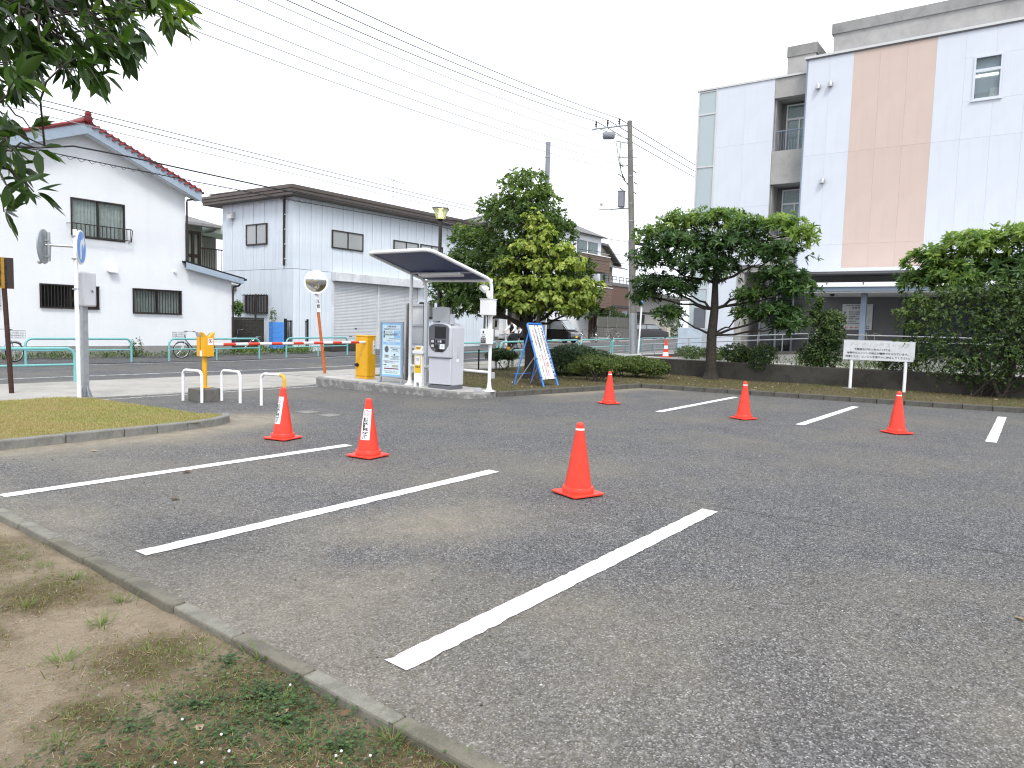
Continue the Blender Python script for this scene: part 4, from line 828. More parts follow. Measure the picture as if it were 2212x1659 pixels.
# ---------------------------------------------------------------- black mesh fence by the pavement
t = T('mesh_fence', 'low black wire mesh fence at the back of the lawn', 'fence', (15.4, 15.45, 0.08))
Lf = 7.8; n = 5
for k in range(n): MB().tube([(k * Lf / (n - 1), 0, -0.1), (k * Lf / (n - 1), 0, 0.68)], 0.028, 8).build('post', 'black', t, True)
for k in range(n): MB().lathe([(0.04, 0.66), (0.04, 0.70), (0.01, 0.72)], 10, (k * Lf / (n - 1), 0, 0)).build('cap', 'black', t)
mb = MB()
for k in range(int(Lf / 0.055)): mb.box((k * 0.055, -0.012, 0.33), (0.005, 0.005, 0.60))
for z in (0.05, 0.20, 0.36, 0.52, 0.58, 0.63): mb.box((Lf / 2, -0.008, z), (Lf, 0.006, 0.007))
stuff(mb.build('wire_mesh', 'black', t))
t = T('yellow_bollard', 'short grey post with yellow reflective cap beside the big trunk', 'bollard', (20.6, 15.15, 0.1))
MB().tube([(0, 0, 0), (0, 0, 0.55)], 0.035, 10).build('post', 'galv', t, True); MB().tube([(0, 0, 0.5), (0, 0, 0.78)], 0.055, 12).build('cap', 'yellow_paint', t, True); MB().tube([(0, 0, 0.78), (0, 0, 0.90)], 0.05, 12).build('cap_top', 'black', t, True)
t = T('gate_post', 'grey stub posts and white rail behind the small round shrub', 'barrier', (20.2, 15.3, 0.1))
for dx in (0.0, 1.0): MB().tube([(dx, 0.1, 0), (dx, 0.1, 0.6)], 0.04, 10).build('post', 'galv', t, True)
MB().tube([(0, 0.1, 0.6), (1.0, 0.1, 0.6)], 0.035, 10).build('rail', 'white_paint', t, True)
# ================================================================ buildings
def skin_wall(x0, x1, z0, z1, y, holes, depth=0.16, top=None):
    """wall face in the plane Y = y with real openings and reveals; top(x) gives a sloping head"""
    mb = MB(); xs = sorted({x0, x1, *[h[0] for h in holes], *[h[1] for h in holes]}); zs = sorted({z0, z1, *[h[2] for h in holes], *[h[3] for h in holes]})
    for a, b in zip(xs[:-1], xs[1:]):
        for c, d in zip(zs[:-1], zs[1:]):
            m = ((a + b) / 2, (c + d) / 2)
            if any(h[0] < m[0] < h[1] and h[2] < m[1] < h[3] for h in holes): continue
            mb.add([(a, y, c), (b, y, c), (b, y, d), (a, y, d)], [(0, 1, 2, 3)])
    for h in holes:
        a, b, c, d = h[:4]; q = [(a, c), (b, c), (b, d), (a, d)]
        for i in range(4):
            p, r = q[i], q[(i + 1) % 4]; mb.add([(p[0], y, p[1]), (r[0], y, r[1]), (r[0], y + depth, r[1]), (p[0], y + depth, p[1])], [(3, 2, 1, 0)])
    if top: mb.add(top, [tuple(range(len(top)))])
    return mb
def window_y(par, x0, x1, z0, z1, y, frame='brown_dark', pane='glass_clear', n=2, curtain=True, back='dark_room', fw_=0.05, name='window'):
    w = MB()
    for a, b, c, d in ((x0, x0 + fw_, z0, z1), (x1 - fw_, x1, z0, z1), (x0 + fw_, x1 - fw_, z0, z0 + fw_), (x0 + fw_, x1 - fw_, z1 - fw_, z1)): w.b2(a, b, y - 0.02, y + 0.06, c, d)
    for k in range(1, n): xm = x0 + (x1 - x0) * k / n; w.b2(xm - 0.025, xm + 0.025, y + 0.0, y + 0.05, z0 + fw_, z1 - fw_)
    o = w.build(name, frame, par)
    for k in range(n):
        a, b = x0 + (x1 - x0) * k / n + 0.03, x0 + (x1 - x0) * (k + 1) / n - 0.03; MB().b2(a, b, y + 0.028, y + 0.034, z0 + fw_, z1 - fw_).build('pane', pane, o)
    if curtain:
        for k in range(n):
            a, b = x0 + (x1 - x0) * k / n + 0.03, x0 + (x1 - x0) * (k + 1) / n - 0.03; c = MB(); m = 28
            vs = [(a + (b - a) * i / m, y + 0.115 + 0.02 * math.sin(i * 1.7 + k) + 0.008 * math.sin(i * 4.1), z) for z in (z0 + 0.03, z1 - 0.02) for i in range(m + 1)]
            c.add(vs, [(i, i + 1, m + 2 + i, m + 1 + i) for i in range(m)]); c.build('curtain', 'curtain', o, True)
    MB().add([(x0, y + 0.158, z0), (x1, y + 0.158, z0), (x1, y + 0.158, z1), (x0, y + 0.158, z1)], [(0, 1, 2, 3)]).build('room', back, o)
    return o
def bars(par, x0, x1, z0, z1, y, n, r=0.011, mat='brown_dark', nm='bar'):
    me = unitbox(nm, mat, (2 * r, 2 * r, z1 - z0))
    for k in range(n): piece(nm, me, par, (x0 + (x1 - x0) * k / (n - 1), y, (z0 + z1) / 2))
    MB().b2(x0 - 0.03, x1 + 0.03, y - 0.014, y + 0.014, z1 - 0.03, z1 + 0.005).build('bar_rail', mat, par); MB().b2(x0 - 0.03, x1 + 0.03, y - 0.014, y + 0.014, z0 - 0.005, z0 + 0.03).build('bar_rail', mat, par)

# ---------------------------------------------------------------- white house
hs_ = T('white_house', 'white stucco house with red tiled gable and barred windows', 'house', (12.65, 29.0, 0))
ox, oy = 12.65, 29.0
Lx = lambda x: x - ox
H_ = [(Lx(12.2), Lx(14.15), 4.42, 5.86), (Lx(11.12), Lx(13.13), 1.80, 2.66), (Lx(14.40), Lx(16.40), 1.70, 2.68), (Lx(8.6), Lx(9.86), 1.80, 2.66)]
wl = skin_wall(Lx(8.6), Lx(16.6), 0.0, 6.6, 0.0, H_, top=[(Lx(8.6), 0, 6.6), (Lx(16.6), 0, 6.6), (Lx(12.6), 0, 8.2)])
wl.add([(Lx(16.6), 0, 0), (Lx(16.6), 8, 0), (Lx(16.6), 8, 6.6), (Lx(16.6), 0, 6.6)], [(0, 1, 2, 3)]).add([(Lx(8.6), 0, 0), (Lx(8.6), 8, 0), (Lx(8.6), 8, 6.6), (Lx(8.6), 0, 6.6)], [(3, 2, 1, 0)]).add([(Lx(8.6), 8, 0), (Lx(16.6), 8, 0), (Lx(16.6), 8, 6.6), (Lx(12.6), 8, 8.2), (Lx(8.6), 8, 6.6)], [(4, 3, 2, 1, 0)])
wl.build('wall', 'stucco_white', hs_)
MB().ext([(Lx(16.6), 0, 0), (Lx(18.72), 0, 0), (Lx(18.72), 0, 3.28), (Lx(16.6), 0, 3.66)], (0, 5.0, 0)).build('annex_wall', 'stucco_white', hs_)
MB().b2(Lx(8.6), Lx(18.74), -0.025, 0.3, -0.1, 0.42).build('plinth', 'conc_grey', hs_)
def rake(p0, p1, name, mat, dz0, dz1, y0, y1):
    (x0, z0), (x1, z1) = p0, p1
    return MB().ext([(Lx(x0), y0, z0 + dz0), (Lx(x1), y0, z1 + dz0), (Lx(x1), y0, z1 + dz1), (Lx(x0), y0, z0 + dz1)], (0, y1 - y0, 0)).build(name, mat, hs_)
AP, ER, EL = (12.62, 8.55), (17.05, 6.78), (8.2, 6.78)
rake(EL, AP, 'barge_board', 'barge_blue', -0.40, -0.02, -0.50, -0.44); rake(AP, ER, 'barge_board', 'barge_blue', -0.40, -0.02, -0.50, -0.44)
rake(EL, AP, 'soffit', 'stucco_white', -0.36, -0.30, -0.44, 0.02); rake(AP, ER, 'soffit', 'stucco_white', -0.36, -0.30, -0.44, 0.02)
rf1 = rake(EL, AP, 'roof', 'tile_red', -0.02, 0.06, -0.52, 8.4); rf2 = rake(AP, ER, 'roof', 'tile_red', -0.02, 0.06, -0.52, 8.4)
def tile_mesh():
    mb = MB(); n = 7
    prof = [(0.10 * math.cos(PI * k / n), 0.085 * math.sin(PI * k / n)) for k in range(n + 1)]
    vs = [(x, y, z) for x, k_ in ((0, 1.0), (0.27, 0.88)) for y, z in [(a * k_, b * k_) for a, b in prof]]
    m = n + 1; fs = [(k, k + 1, m + k + 1, m + k) for k in range(n)] + [tuple(range(m))[::-1], tuple(range(m, 2 * m))]
    mb.add(vs, fs); me = bpy.data.meshes.new('tile'); me.from_pydata(mb.v, [], mb.f); me.update(); me.materials.append(MATS['tile_red']); return me
TM = tile_mesh(); sl = math.atan2(AP[1] - ER[1], ER[0] - AP[0]); LR = math.hypot(ER[0] - AP[0], AP[1] - ER[1])
for k in range(19):
    s = (k + 0.2) / 19
    piece('tile', TM, rf2, (Lx(ER[0] + (AP[0] - ER[0]) * s), -0.47, ER[1] + (AP[1] - ER[1]) * s + 0.05), (0, -(-sl) , PI) if False else (0, sl, PI))
    piece('tile', TM, rf1, (Lx(EL[0] + (AP[0] - EL[0]) * s), -0.47, EL[1] + (AP[1] - EL[1]) * s + 0.05), (0, -sl, 0))
me = tile_mesh()
for r_, base, sg in ((rf2, ER, -1), (rf1, EL, 1)):         # round tile rows running down the slope, seen edge on along the eave
    for k in range(14):
        piece('tile', TM, r_, (Lx(base[0] + sg * 0.05), -0.2 + k * 0.6, base[1] + 0.05), (0, sl * -sg, 0 if sg > 0 else PI))
MB().tube([(Lx(12.62), -0.56, 8.68), (Lx(12.62), 8.4, 8.68)], 0.11, 10).build('ridge', 'tile_red', hs_, True)
for z, r in ((8.66, 0.15), (8.82, 0.11)): MB().lathe([(r * 0.4, -0.05), (r, -0.02), (r, 0.06)], 12, (Lx(12.62), -0.58, z), 'Y').build('ridge_end_tile', 'tile_red', hs_, True)
MB().ext([(Lx(16.45), -0.35, 3.86), (Lx(19.15), -0.35, 3.34), (Lx(19.15), -0.35, 3.40), (Lx(16.45), -0.35, 3.92)], (0, 5.6, 0)).build('annex_roof', 'black_matte', hs_)
MB().ext([(Lx(16.45), -0.36, 3.60), (Lx(19.10), -0.36, 3.12), (Lx(19.10), -0.36, 3.34), (Lx(16.45), -0.36, 3.85)], (0, 0.05, 0)).build('annex_fascia', 'barge_blue', hs_)
MB().ext([(Lx(16.6), -0.31, 3.60), (Lx(19.08), -0.31, 3.13), (Lx(19.08), -0.31, 3.17), (Lx(16.6), -0.31, 3.64)], (0, 0.4, 0)).build('annex_soffit', 'stucco_white', hs_)
MB().tube([(Lx(19.18), -0.4, 3.32), (Lx(19.18), 5.0, 3.32)], 0.05, 8).build('gutter', 'brown_dark', hs_, True); MB().tube([(Lx(19.15), -0.2, 3.28), (Lx(19.0), -0.12, 3.05), (Lx(18.78), -0.06, 2.98), (Lx(18.76), -0.05, 2.8), (Lx(18.76), -0.05, 0.0)], 0.04, 8).build('downpipe', 'brown_dark', hs_, True)
MB().tube([(Lx(17.1), -0.52, 6.74), (Lx(17.1), 8.3, 6.74)], 0.05, 8).build('gutter', 'brown_dark', hs_, True); MB().tube([(Lx(17.08), -0.15, 6.70), (Lx(17.0), -0.10, 6.5), (Lx(16.66), -0.06, 6.42), (Lx(16.65), -0.05, 6.3), (Lx(16.65), -0.05, 3.95)], 0.04, 8).build('downpipe', 'brown_dark', hs_, True)
wu = window_y(hs_, Lx(12.2), Lx(14.15), 4.42, 5.86, 0.0)
bars(wu, Lx(12.16), Lx(14.26), 4.46, 4.92, -0.22, 15); MB().tube([(Lx(14.26), -0.22, 4.90), (Lx(14.34), -0.2, 4.88), (Lx(14.34), -0.1, 4.44), (Lx(14.26), 0.0, 4.42)], 0.014, 6).build('bracket', 'brown_dark', wu, True); MB().tube([(Lx(12.16), -0.22, 4.90), (Lx(12.05), -0.02, 4.90)], 0.014, 6).build('bracket', 'brown_dark', wu, True)
w2 = window_y(hs_, Lx(11.12), Lx(13.13), 1.80, 2.66, 0.0, pane='glass_dark', curtain=False); bars(w2, Lx(11.15), Lx(13.11), 1.80, 2.66, -0.07, 19)
w3 = window_y(hs_, Lx(14.40), Lx(16.40), 1.70, 2.68, 0.0); bars(w3, Lx(14.43), Lx(16.37), 1.70, 2.68, -0.07, 18)
w4 = window_y(hs_, Lx(8.6), Lx(9.86), 1.80, 2.66, 0.0); bars(w4, Lx(8.65), Lx(9.86), 1.80, 2.66, -0.07, 11)
vh = MB().ext([(Lx(13.45), 0, 3.28), (Lx(13.45), -0.22, 3.22), (Lx(13.45), -0.20, 3.36), (Lx(13.45), -0.06, 3.50), (Lx(13.45), 0, 3.50)], (0.32, 0, 0)).build('vent_hood', 'white_plastic', hs_, bev=0.01)
MB().lathe([(0.05, -0.10), (0.06, 0.0)], 12, (Lx(16.12), 0, 3.45), 'Y').build('vent_cap', 'stucco_white', hs_)
# ---------------------------------------------------------------- mint apartment block in the gap
t = T('apartment_block', 'mint green apartment house with outside gallery in the gap between the white buildings', 'building', (24.2, 40, 0))
MB().b2(-4.5, 0.1, 0.6, 7, 0, 7.0).build('wall', 'stucco_mint', t); MB().b2(-4.5, 1.6, 1.6, 7, 0, 6.5).build('inner_wall', 'stucco_grey', t)
MB().ext([(-4.5, -0.8, 6.85), (0.5, -0.8, 6.85), (0.5, 3.2, 7.75), (-4.5, 3.2, 7.75)], (0, 0.1, 0.14)).build('roof', 'tile_grey', t)
MB().ext([(0.1, -0.5, 6.55), (3.6, -0.5, 6.55), (3.6, -0.5, 7.75), (1.4, -0.5, 7.75)], (0, 3.0, 0)).build('gable_wall', 'stucco_mint', t)
MB().tube([(-4.5, -0.95, 6.8), (0.3, -0.95, 6.8)], 0.07, 8).build('gutter', 'tile_grey', t, True)
MB().b2(-4.5, 3.6, -0.7, 1.7, 3.55, 3.75).build('gallery_floor', 'stucco_mint', t)
g_ = MB().b2(-0.7, 1.9, -0.66, -0.60, 5.55, 5.62).build('gallery_rail', 'brown_dark', t)
BM = unitbox('baluster', 'brown_dark', (0.03, 0.03, 1.8))
for k in range(18): piece('baluster', BM, g_, (-0.65 + k * 0.15, -0.63, 4.65))
for x in (-1.55, -1.2, -0.8): MB().b2(x - 0.07, x + 0.07, -0.66, -0.5, 3.7, 6.5).build('screen_post', 'brown_dark', t)
MB().b2(-1.6, -0.75, -0.62, -0.55, 5.0, 5.2).build('screen_rail', 'brown_dark', t); MB().b2(-1.6, -0.75, -0.62, -0.55, 6.3, 6.5).build('screen_rail', 'brown_dark', t)
# ---------------------------------------------------------------- clad warehouse
wh = T('warehouse', 'pale corrugated metal clad warehouse with brown flat roof edge and two roller shutters', 'building', (22.0, 29.0, 0))
ZR, ZM = 7.46, 4.05
MB().b2(0.06, 14.6, 0.06, 5.9, 0.0, ZR).build('core', 'conc_grey', wh)
pm = {}
def panel(par, nm, c, d, mat='cladding', rz=0):
    key = (mat, tuple(round(q, 3) for q in d))
    if key not in pm: pm[key] = unitbox(nm, mat, d)
    return piece(nm, pm[key], par, c, (0, 0, rz))
nP = 44; pw = 14.6 / nP
for k in range(nP):
    xc = (k + 0.5) * pw; pr = 0.03 if k % 2 else 0.018
    panel(wh, 'cladding_panel', (xc, 0.03 - pr, (ZR + ZM) / 2 + 0.005), (pw - 0.012, 0.06, ZR - ZM - 0.01))
    if not (2.35 < xc < 8.6): panel(wh, 'cladding_panel', (xc, 0.03 - pr, (0.1 + ZM) / 2), (pw - 0.012, 0.06, ZM - 0.12))
for k in range(13):
    yc = 0.22 + k * 0.45; pr = 0.025 if k % 2 else 0.012
    panel(wh, 'cladding_panel', (0.03 - pr, yc, (ZR + ZM) / 2 + 0.005), (0.06, 0.435, ZR - ZM - 0.01))
for k in range(7):
    panel(wh, 'cladding_panel', (0.03 - 0.02, 0.42 + k * 0.85, (0.1 + ZM) / 2), (0.06, 0.835, ZM - 0.12))
for i, (z0, z1, o) in enumerate(((7.42, 7.56, 0.50), (7.56, 7.70, 0.54), (7.70, 7.84, 0.58))): MB().b2(-o, 15.2, -o, 6.9, z0, z1).build('roof_edge', 'roof_brown', wh, bev=0.01)
MB().ext([(-0.5, -0.5, 7.84), (15.1, -0.5, 7.84), (15.1, 6.3, 7.9), (-0.5, 6.3, 7.9)], (0, 0, 0.05)).build('roof', 'roof_brown', wh)
MB().tube([(-0.58, -0.63, 7.46), (15.2, -0.63, 7.46)], 0.05, 8).build('gutter', 'roof_brown', wh, True)
dp = MB().tube([(-0.09, 0.62, 7.44), (-0.09, 0.62, 4.2)], 0.055, 10).build('downpipe', 'brown_dark', wh, True)
for z in (6.6, 5.9, 5.2, 4.5): MB().b2(-0.12, 0.0, 0.54, 0.70, z, z + 0.03).build('pipe_clip', 'white_paint', dp)
def pwin_y(x0, x1, z0, z1, n=2):
    f = MB(); y0, y1 = -0.10, 0.03
    for a, b, c, d in ((x0, x0 + .05, z0, z1), (x1 - .05, x1, z0, z1), (x0 + .05, x1 - .05, z0, z0 + .06), (x0 + .05, x1 - .05, z1 - .05, z1)): f.b2(a, b, y0, y1, c, d)
    for k in range(1, n): xm = x0 + (x1 - x0) * k / n; f.b2(xm - .03, xm + .03, -0.085, y1, z0 + .06, z1 - .05)
    o = f.build('window', 'brown_dark', wh)
    for k in range(n): MB().b2(x0 + (x1 - x0) * k / n + .035, x0 + (x1 - x0) * (k + 1) / n - .035, -0.06, -0.052, z0 + .06, z1 - .05).build('pane', 'frosted', o)
    return o
pwin_y(2.25, 4.30, 5.25, 6.15); pwin_y(6.5, 8.45, 5.35, 6.12); pwin_y(8.62, 10.5, 5.35, 6.12); pwin_y(11.28, 11.6, 6.5, 6.9, 1)
bw_ = pwin_y(8.6, 9.8, 1.95, 2.80); bars(bw_, 8.62, 9.78, 1.9, 2.84, -0.13, 12)
bw_ = pwin_y(10.3, 11.5, 1.95, 2.80); bars(bw_, 10.32, 11.48, 1.9, 2.84, -0.13, 12)
def pwin_x(y0, y1, z0, z1, n=2):
    f = MB()
    for a, b, c, d in ((y0, y0 + .05, z0, z1), (y1 - .05, y1, z0, z1), (y0 + .05, y1 - .05, z0, z0 + .06), (y0 + .05, y1 - .05, z1 - .05, z1)): f.b2(-0.10, 0.03, a, b, c, d)
    for k in range(1, n): ym = y0 + (y1 - y0) * k / n; f.b2(-0.085, 0.03, ym - .03, ym + .03, z0 + .06, z1 - .05)
    o = f.build('window', 'brown_dark', wh)
    for k in range(n): MB().b2(-0.06, -0.052, y0 + (y1 - y0) * k / n + .035, y0 + (y1 - y0) * (k + 1) / n - .035, z0 + .06, z1 - .05).build('pane', 'frosted' if z0 > 3 else 'glass_dark', o)
    return o
pwin_x(2.0, 3.7, 5.27, 6.30); o = pwin_x(1.95, 3.75, 1.90, 2.80); me = unitbox('bar', 'brown_dark', (0.022, 0.022, 1.0))
for k in range(16): piece('bar', me, o, (-0.16, 1.9 + k * 0.128, 2.35))
for z in (1.92, 2.78): MB().b2(-0.175, -0.145, 1.85, 3.95, z, z + 0.03).build('bar_rail', 'brown_dark', o)
MB().ext([(0, 4.72, 6.72), (-0.26, 4.72, 6.66), (-0.24, 4.72, 6.86), (-0.08, 4.72, 7.02), (0, 4.72, 7.02)], (0, 0.42, 0)).build('vent_hood', 'pale_panel', wh, bev=0.01)
MB().b2(-0.16, 0.0, 4.6, 4.95, 3.02, 3.34).build('meter_box', 'tile_grey', wh, bev=0.02)
MB().b2(2.25, 8.8, -0.38, -0.02, 3.62, 4.05).build('shutter_header', 'header_steel', wh, bev=0.012)
for x in (2.34, 5.42, 8.5): MB().b2(x - 0.05, x + 0.05, -0.10, 0.0, 0.1, 3.62).build('shutter_guide', 'header_steel', wh)
for x0, x1 in ((2.39, 5.37), (5.47, 8.45)):
    mb = MB(); n = 46; h = 3.5 / n; vs = []
    for k in range(n):
        z = 0.12 + k * h
        for dz, dy in ((0, 0.0), (0.25, -0.02), (0.75, -0.02), (0.98, 0.0)): vs += [(x0, -0.02 + dy, z + dz * h), (x1, -0.02 + dy, z + dz * h)]
    m = len(vs) // 2; sh = mb.add(vs, [(2 * i, 2 * i + 1, 2 * i + 3, 2 * i + 2) for i in range(m - 1)]).build('roller_shutter', 'shutter', wh)
    MB().b2(x0, x1, -0.06, 0.0, 0.08, 0.16).build('bottom_rail', 'steel', sh)
    for dx in (-0.35, 0.35): MB().box(((x0 + x1) / 2 + dx, -0.05, 0.85), (0.16, 0.02, 0.03)).build('handle', 'black', sh)
    MB().box(((x0 + x1) / 2, -0.05, 1.25), (0.14, 0.02, 0.05)).build('lock', 'black', sh)
t = T('rooftop_aerial', 'thin television aerial above the warehouse roof', 'aerial', (32.4, 33, 8.0)); MB().tube([(0, 0, 0), (0, 0, 2.45)], 0.018, 6).build('mast', 'pole_grey', t); MB().tube([(-0.9, 0, 2.42), (1.1, 0, 2.30)], 0.014, 6).build('boom', 'pole_grey', t)
for k in range(7): MB().tube([(-0.8 + k * 0.28, -0.25, 2.41 - k * 0.016), (-0.8 + k * 0.28, 0.25, 2.41 - k * 0.016)], 0.008, 5).build('element', 'pole_grey', t)
# dark block wall, blue pillar, gate
t = T('block_wall', 'dark weathered concrete block wall between the house and the blue pillar', 'wall', (18.85, 30.6, 0.02))
BMh = unitbox('block', 'conc_wall', (0.385, 0.12, 0.185))
for r_ in range(8):
    for k in range(6): piece('block', BMh, t, (0.2 + k * 0.395 + (0.19 if r_ % 2 else 0), 0, 0.10 + r_ * 0.195 + random.gauss(0, 0.001)))
MB().b2(0.0, 2.62, -0.045, 0.055, 0, 1.56).build('mortar_core', 'conc_wall', t)
MB().b2(0, 2.6, -0.09, 0.09, 1.565, 1.65).build('coping', 'conc_wall', t)
t = T('blue_block_pillar', 'bright blue painted block pillar at the gate', 'pillar', (21.2, 29.2, 0.27)); BMh = unitbox('block', 'block_blue', (0.62, 0.32, 0.238))
for k in range(5): piece('block', BMh, t, (0, 0, 0.12 + k * 0.245))
MB().b2(-0.34, 0.34, -0.2, 0.2, -0.03, 0.01).build('paint_spill', 'block_blue', t); MB().b2(-0.28, 0.28, -0.14, 0.14, -0.27, 0.0).build('footing', 'conc_dark', t)
t = T('slatted_gate', 'black slatted steel gate standing ajar beside the blue pillar', 'gate', (21.62, 29.1, 0.12), -0.1)
for x in (0.0, 1.18): MB().b2(x - 0.05, x + 0.05, -0.05, 0.05, 0, 1.55).build('post', 'black_matte', t)
for z in (0.15, 1.4): MB().b2(0.06, 1.12, -0.02, 0.02, z, z + 0.05).build('gate_rail', 'black_matte', t)
me = unitbox('slat', 'black_matte', (0.03, 0.03, 1.4))
for k in range(13): piece('slat', me, t, (0.10 + k * 0.082, 0, 0.78))
o = MB().b2(-0.9, 0.9, -0.35, 0.35, 0, 0.42).build('stone_planter', 'conc_wall', None, bev=0.05, loc=(24.5, 28.4, tz(24))); tag(o, 'low dark stone planter in front of the shutters', 'planter')
# ---------------------------------------------------------------- big public building on the right
B = T('public_building', 'large three storey white building with a peach stripe, grey parapet and entrance canopy', 'building', (32, 0, 0.5))
z_ = lambda z: z - 0.5
YE = -14.0
MB().b2(0.105, 14, YE, 8.60, z_(4.36), z_(12.9)).build('core', 'panel_white', B)
rows = [(4.34, 5.3), (5.3, 8.98), (8.98, 12.88)]
def cols(y0, y1, w): n = max(1, round(abs(y1 - y0) / w)); return [(y0 + (y1 - y0) * k / n, y0 + (y1 - y0) * (k + 1) / n) for k in range(n)]
wins = [(1.84, 2.74, 10.32, 11.90)]
for seg, m in ((cols(8.65, 6.86, 0.9), 'panel_white'), (cols(6.86, 3.97, 0.965), 'panel_peach'), (cols(3.97, YE, 0.97), 'panel_white')):
    for a, b in seg:
        for z0, z1 in rows:
            pieces = [(min(a, b), max(a, b), z0, z1)]
            for wy0, wy1, wz0, wz1 in wins:
                out = []
                for (p0, p1, q0, q1) in pieces:
                    if p1 <= wy0 or p0 >= wy1 or q1 <= wz0 or q0 >= wz1: out.append((p0, p1, q0, q1)); continue
                    if q0 < wz0: out.append((p0, p1, q0, wz0))
                    if q1 > wz1: out.append((p0, p1, wz1, q1))
                    zc0, zc1 = max(q0, wz0), min(q1, wz1)
                    if p0 < wy0: out.append((p0, wy0, zc0, zc1))
                    if p1 > wy1: out.append((wy1, p1, zc0, zc1))
                pieces = out
            for (p0, p1, q0, q1) in pieces: panel(B, 'facade_panel', (0.055, (p0 + p1) / 2, z_((q0 + q1) / 2)), (0.11, p1 - p0 - 0.0025, q1 - q0 - 0.004), m)
MB().b2(-0.02, 0.14, 8.602, 8.655, z_(4.34), z_(12.9)).build('corner_trim', 'blue_grey_steel', B)
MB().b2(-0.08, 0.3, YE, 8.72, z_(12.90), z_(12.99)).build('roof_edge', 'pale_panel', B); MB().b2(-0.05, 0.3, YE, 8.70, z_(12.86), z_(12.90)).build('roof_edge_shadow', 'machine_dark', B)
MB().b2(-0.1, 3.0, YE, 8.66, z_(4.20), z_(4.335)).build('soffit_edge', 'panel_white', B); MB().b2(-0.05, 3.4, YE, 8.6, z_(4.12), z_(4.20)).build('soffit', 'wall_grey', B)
# left wing with concrete recess and glazed strip
MB().b2(0.56, 12, 10.05, 13.4, z_(4.3), z_(12.4)).build('left_core', 'conc_bare', B); MB().b2(0.56, 12, 11.0, 13.4, z_(0.5), z_(4.3)).build('left_core', 'conc_bare', B); MB().b2(1.52, 12, 8.62, 10.05, z_(4.3), z_(12.4)).build('left_core', 'conc_bare', B)
for a, b in cols(12.58, 10.05, 1.26):
    for z0, z1 in ((0.5, 4.6), (4.6, 7.16), (7.16, 9.9), (9.9, 12.5)):
        if z0 < 1 and min(a, b) < 11.0: continue
        panel(B, 'facade_panel', (0.5, (a + b) / 2, z_((z0 + z1) / 2)), (0.11, abs(b - a) - 0.003, z1 - z0 - 0.004), 'panel_white')
MB().b2(0.40, 0.8, 8.66, 13.55, z_(12.5), z_(12.58)).build('roof_edge', 'pale_panel', B)
for z0, z1 in ((11.68, 12.48), (8.04, 9.44), (4.3, 5.85)): MB().b2(0.46, 0.62, 8.66, 10.04, z_(z0), z_(z1)).build('concrete_band', 'conc_bare', B)
for z0, z1 in ((9.44, 11.68), (5.85, 8.04)):
    rc = MB().b2(0.62, 1.5, 9.98, 10.04, z_(z0), z_(z1)).build('reveal', 'conc_bare', B); MB().b2(0.62, 1.5, 8.66, 10.04, z_(z1) - 0.02, z_(z1) + 0.05).build('reveal', 'conc_bare', B)
    MB().b2(0.60, 1.5, 8.66, 10.04, z_(z0) - 0.1, z_(z0) + 0.02).build('balcony_floor', 'conc_bare', B)
    f = MB(); ya, yb = 8.7, 9.75; zt_ = z1 - 0.12
    for a, b, c, d in ((ya, ya + .06, z0 + .05, zt_), (yb - .06, yb, z0 + .05, zt_), (ya + .06, yb - .06, zt_ - .06, zt_), (ya + .06, yb - .06, z0 + .05, z0 + .12), (ya + .06, yb - .06, z1 - .78, z1 - .70)): f.b2(1.30, 1.38, a, b, z_(c), z_(d))
    f.b2(1.30, 1.38, 9.16, 9.22, z_(z0 + .12), z_(z1 - .78)); w = f.build('window', 'pale_panel', B)
    for a, b, c, d in ((8.76, 9.16, z0 + .12, z1 - .78), (9.22, 9.69, z0 + .12, z1 - .78), (8.76, 9.69, z1 - .70, zt_ - .06)): MB().b2(1.335, 1.345, a, b, z_(c), z_(d)).build('pane', 'glass_teal', w)
    MB().b2(1.40, 1.5, 8.66, 10.0, z_(z0), z_(z1)).build('room', 'wall_grey', w); MB().b2(1.39, 1.40, 8.78, 9.66, z_(z0 + .15), z_(z1 - .8)).build('curtain', 'curtain', w)
    rl = MB().b2(0.66, 0.70, 8.68, 10.0, z_(z0 + 0.86), z_(z0 + 0.90)).build('balcony_rail', 'blue_grey_steel', B); me = unitbox('baluster', 'blue_grey_steel', (0.014, 0.014, 0.86))
    for k in range(12): piece('baluster', me, rl, (0.68, 8.73 + k * 0.112, z_(z0 + 0.43)))
gz = [(0.55, 3.6), (3.6, 6.9), (6.9, 9.1), (9.1, 11.45), (11.45, 12.45)]
gw = MB()
for y in (12.60, 13.44): gw.b2(0.42, 0.56, y - 0.035, y + 0.035, z_(0.5), z_(12.5))
for z0, z1 in gz: gw.b2(0.44, 0.54, 12.635, 13.405, z_(z1) - 0.03, z_(z1) + 0.03)
gw = gw.build('window_strip', 'pale_panel', B)
for z0, z1 in gz: MB().b2(0.47, 0.48, 12.635, 13.405, z_(z0) + 0.03, z_(z1) - 0.03).build('pane', 'glass_pale', gw)
MB().b2(0.54, 0.56, 12.6, 13.4, z_(0.5), z_(12.4)).build('room', 'pale_panel', gw)
for z in (3.4, 6.6, 8.9): MB().b2(0.49, 0.53, 12.64, 13.40, z_(z), z_(z) + 0.45).build('floor_band', 'frosted', gw)
MB().b2(0.49, 0.53, 12.9, 13.1, z_(0.6), z_(12.3)).build('blind', 'stucco_beige', gw); MB().b2(0.40, 0.47, 12.7, 13.2, z_(0.6), z_(2.7)).build('door', 'machine_dark', B)
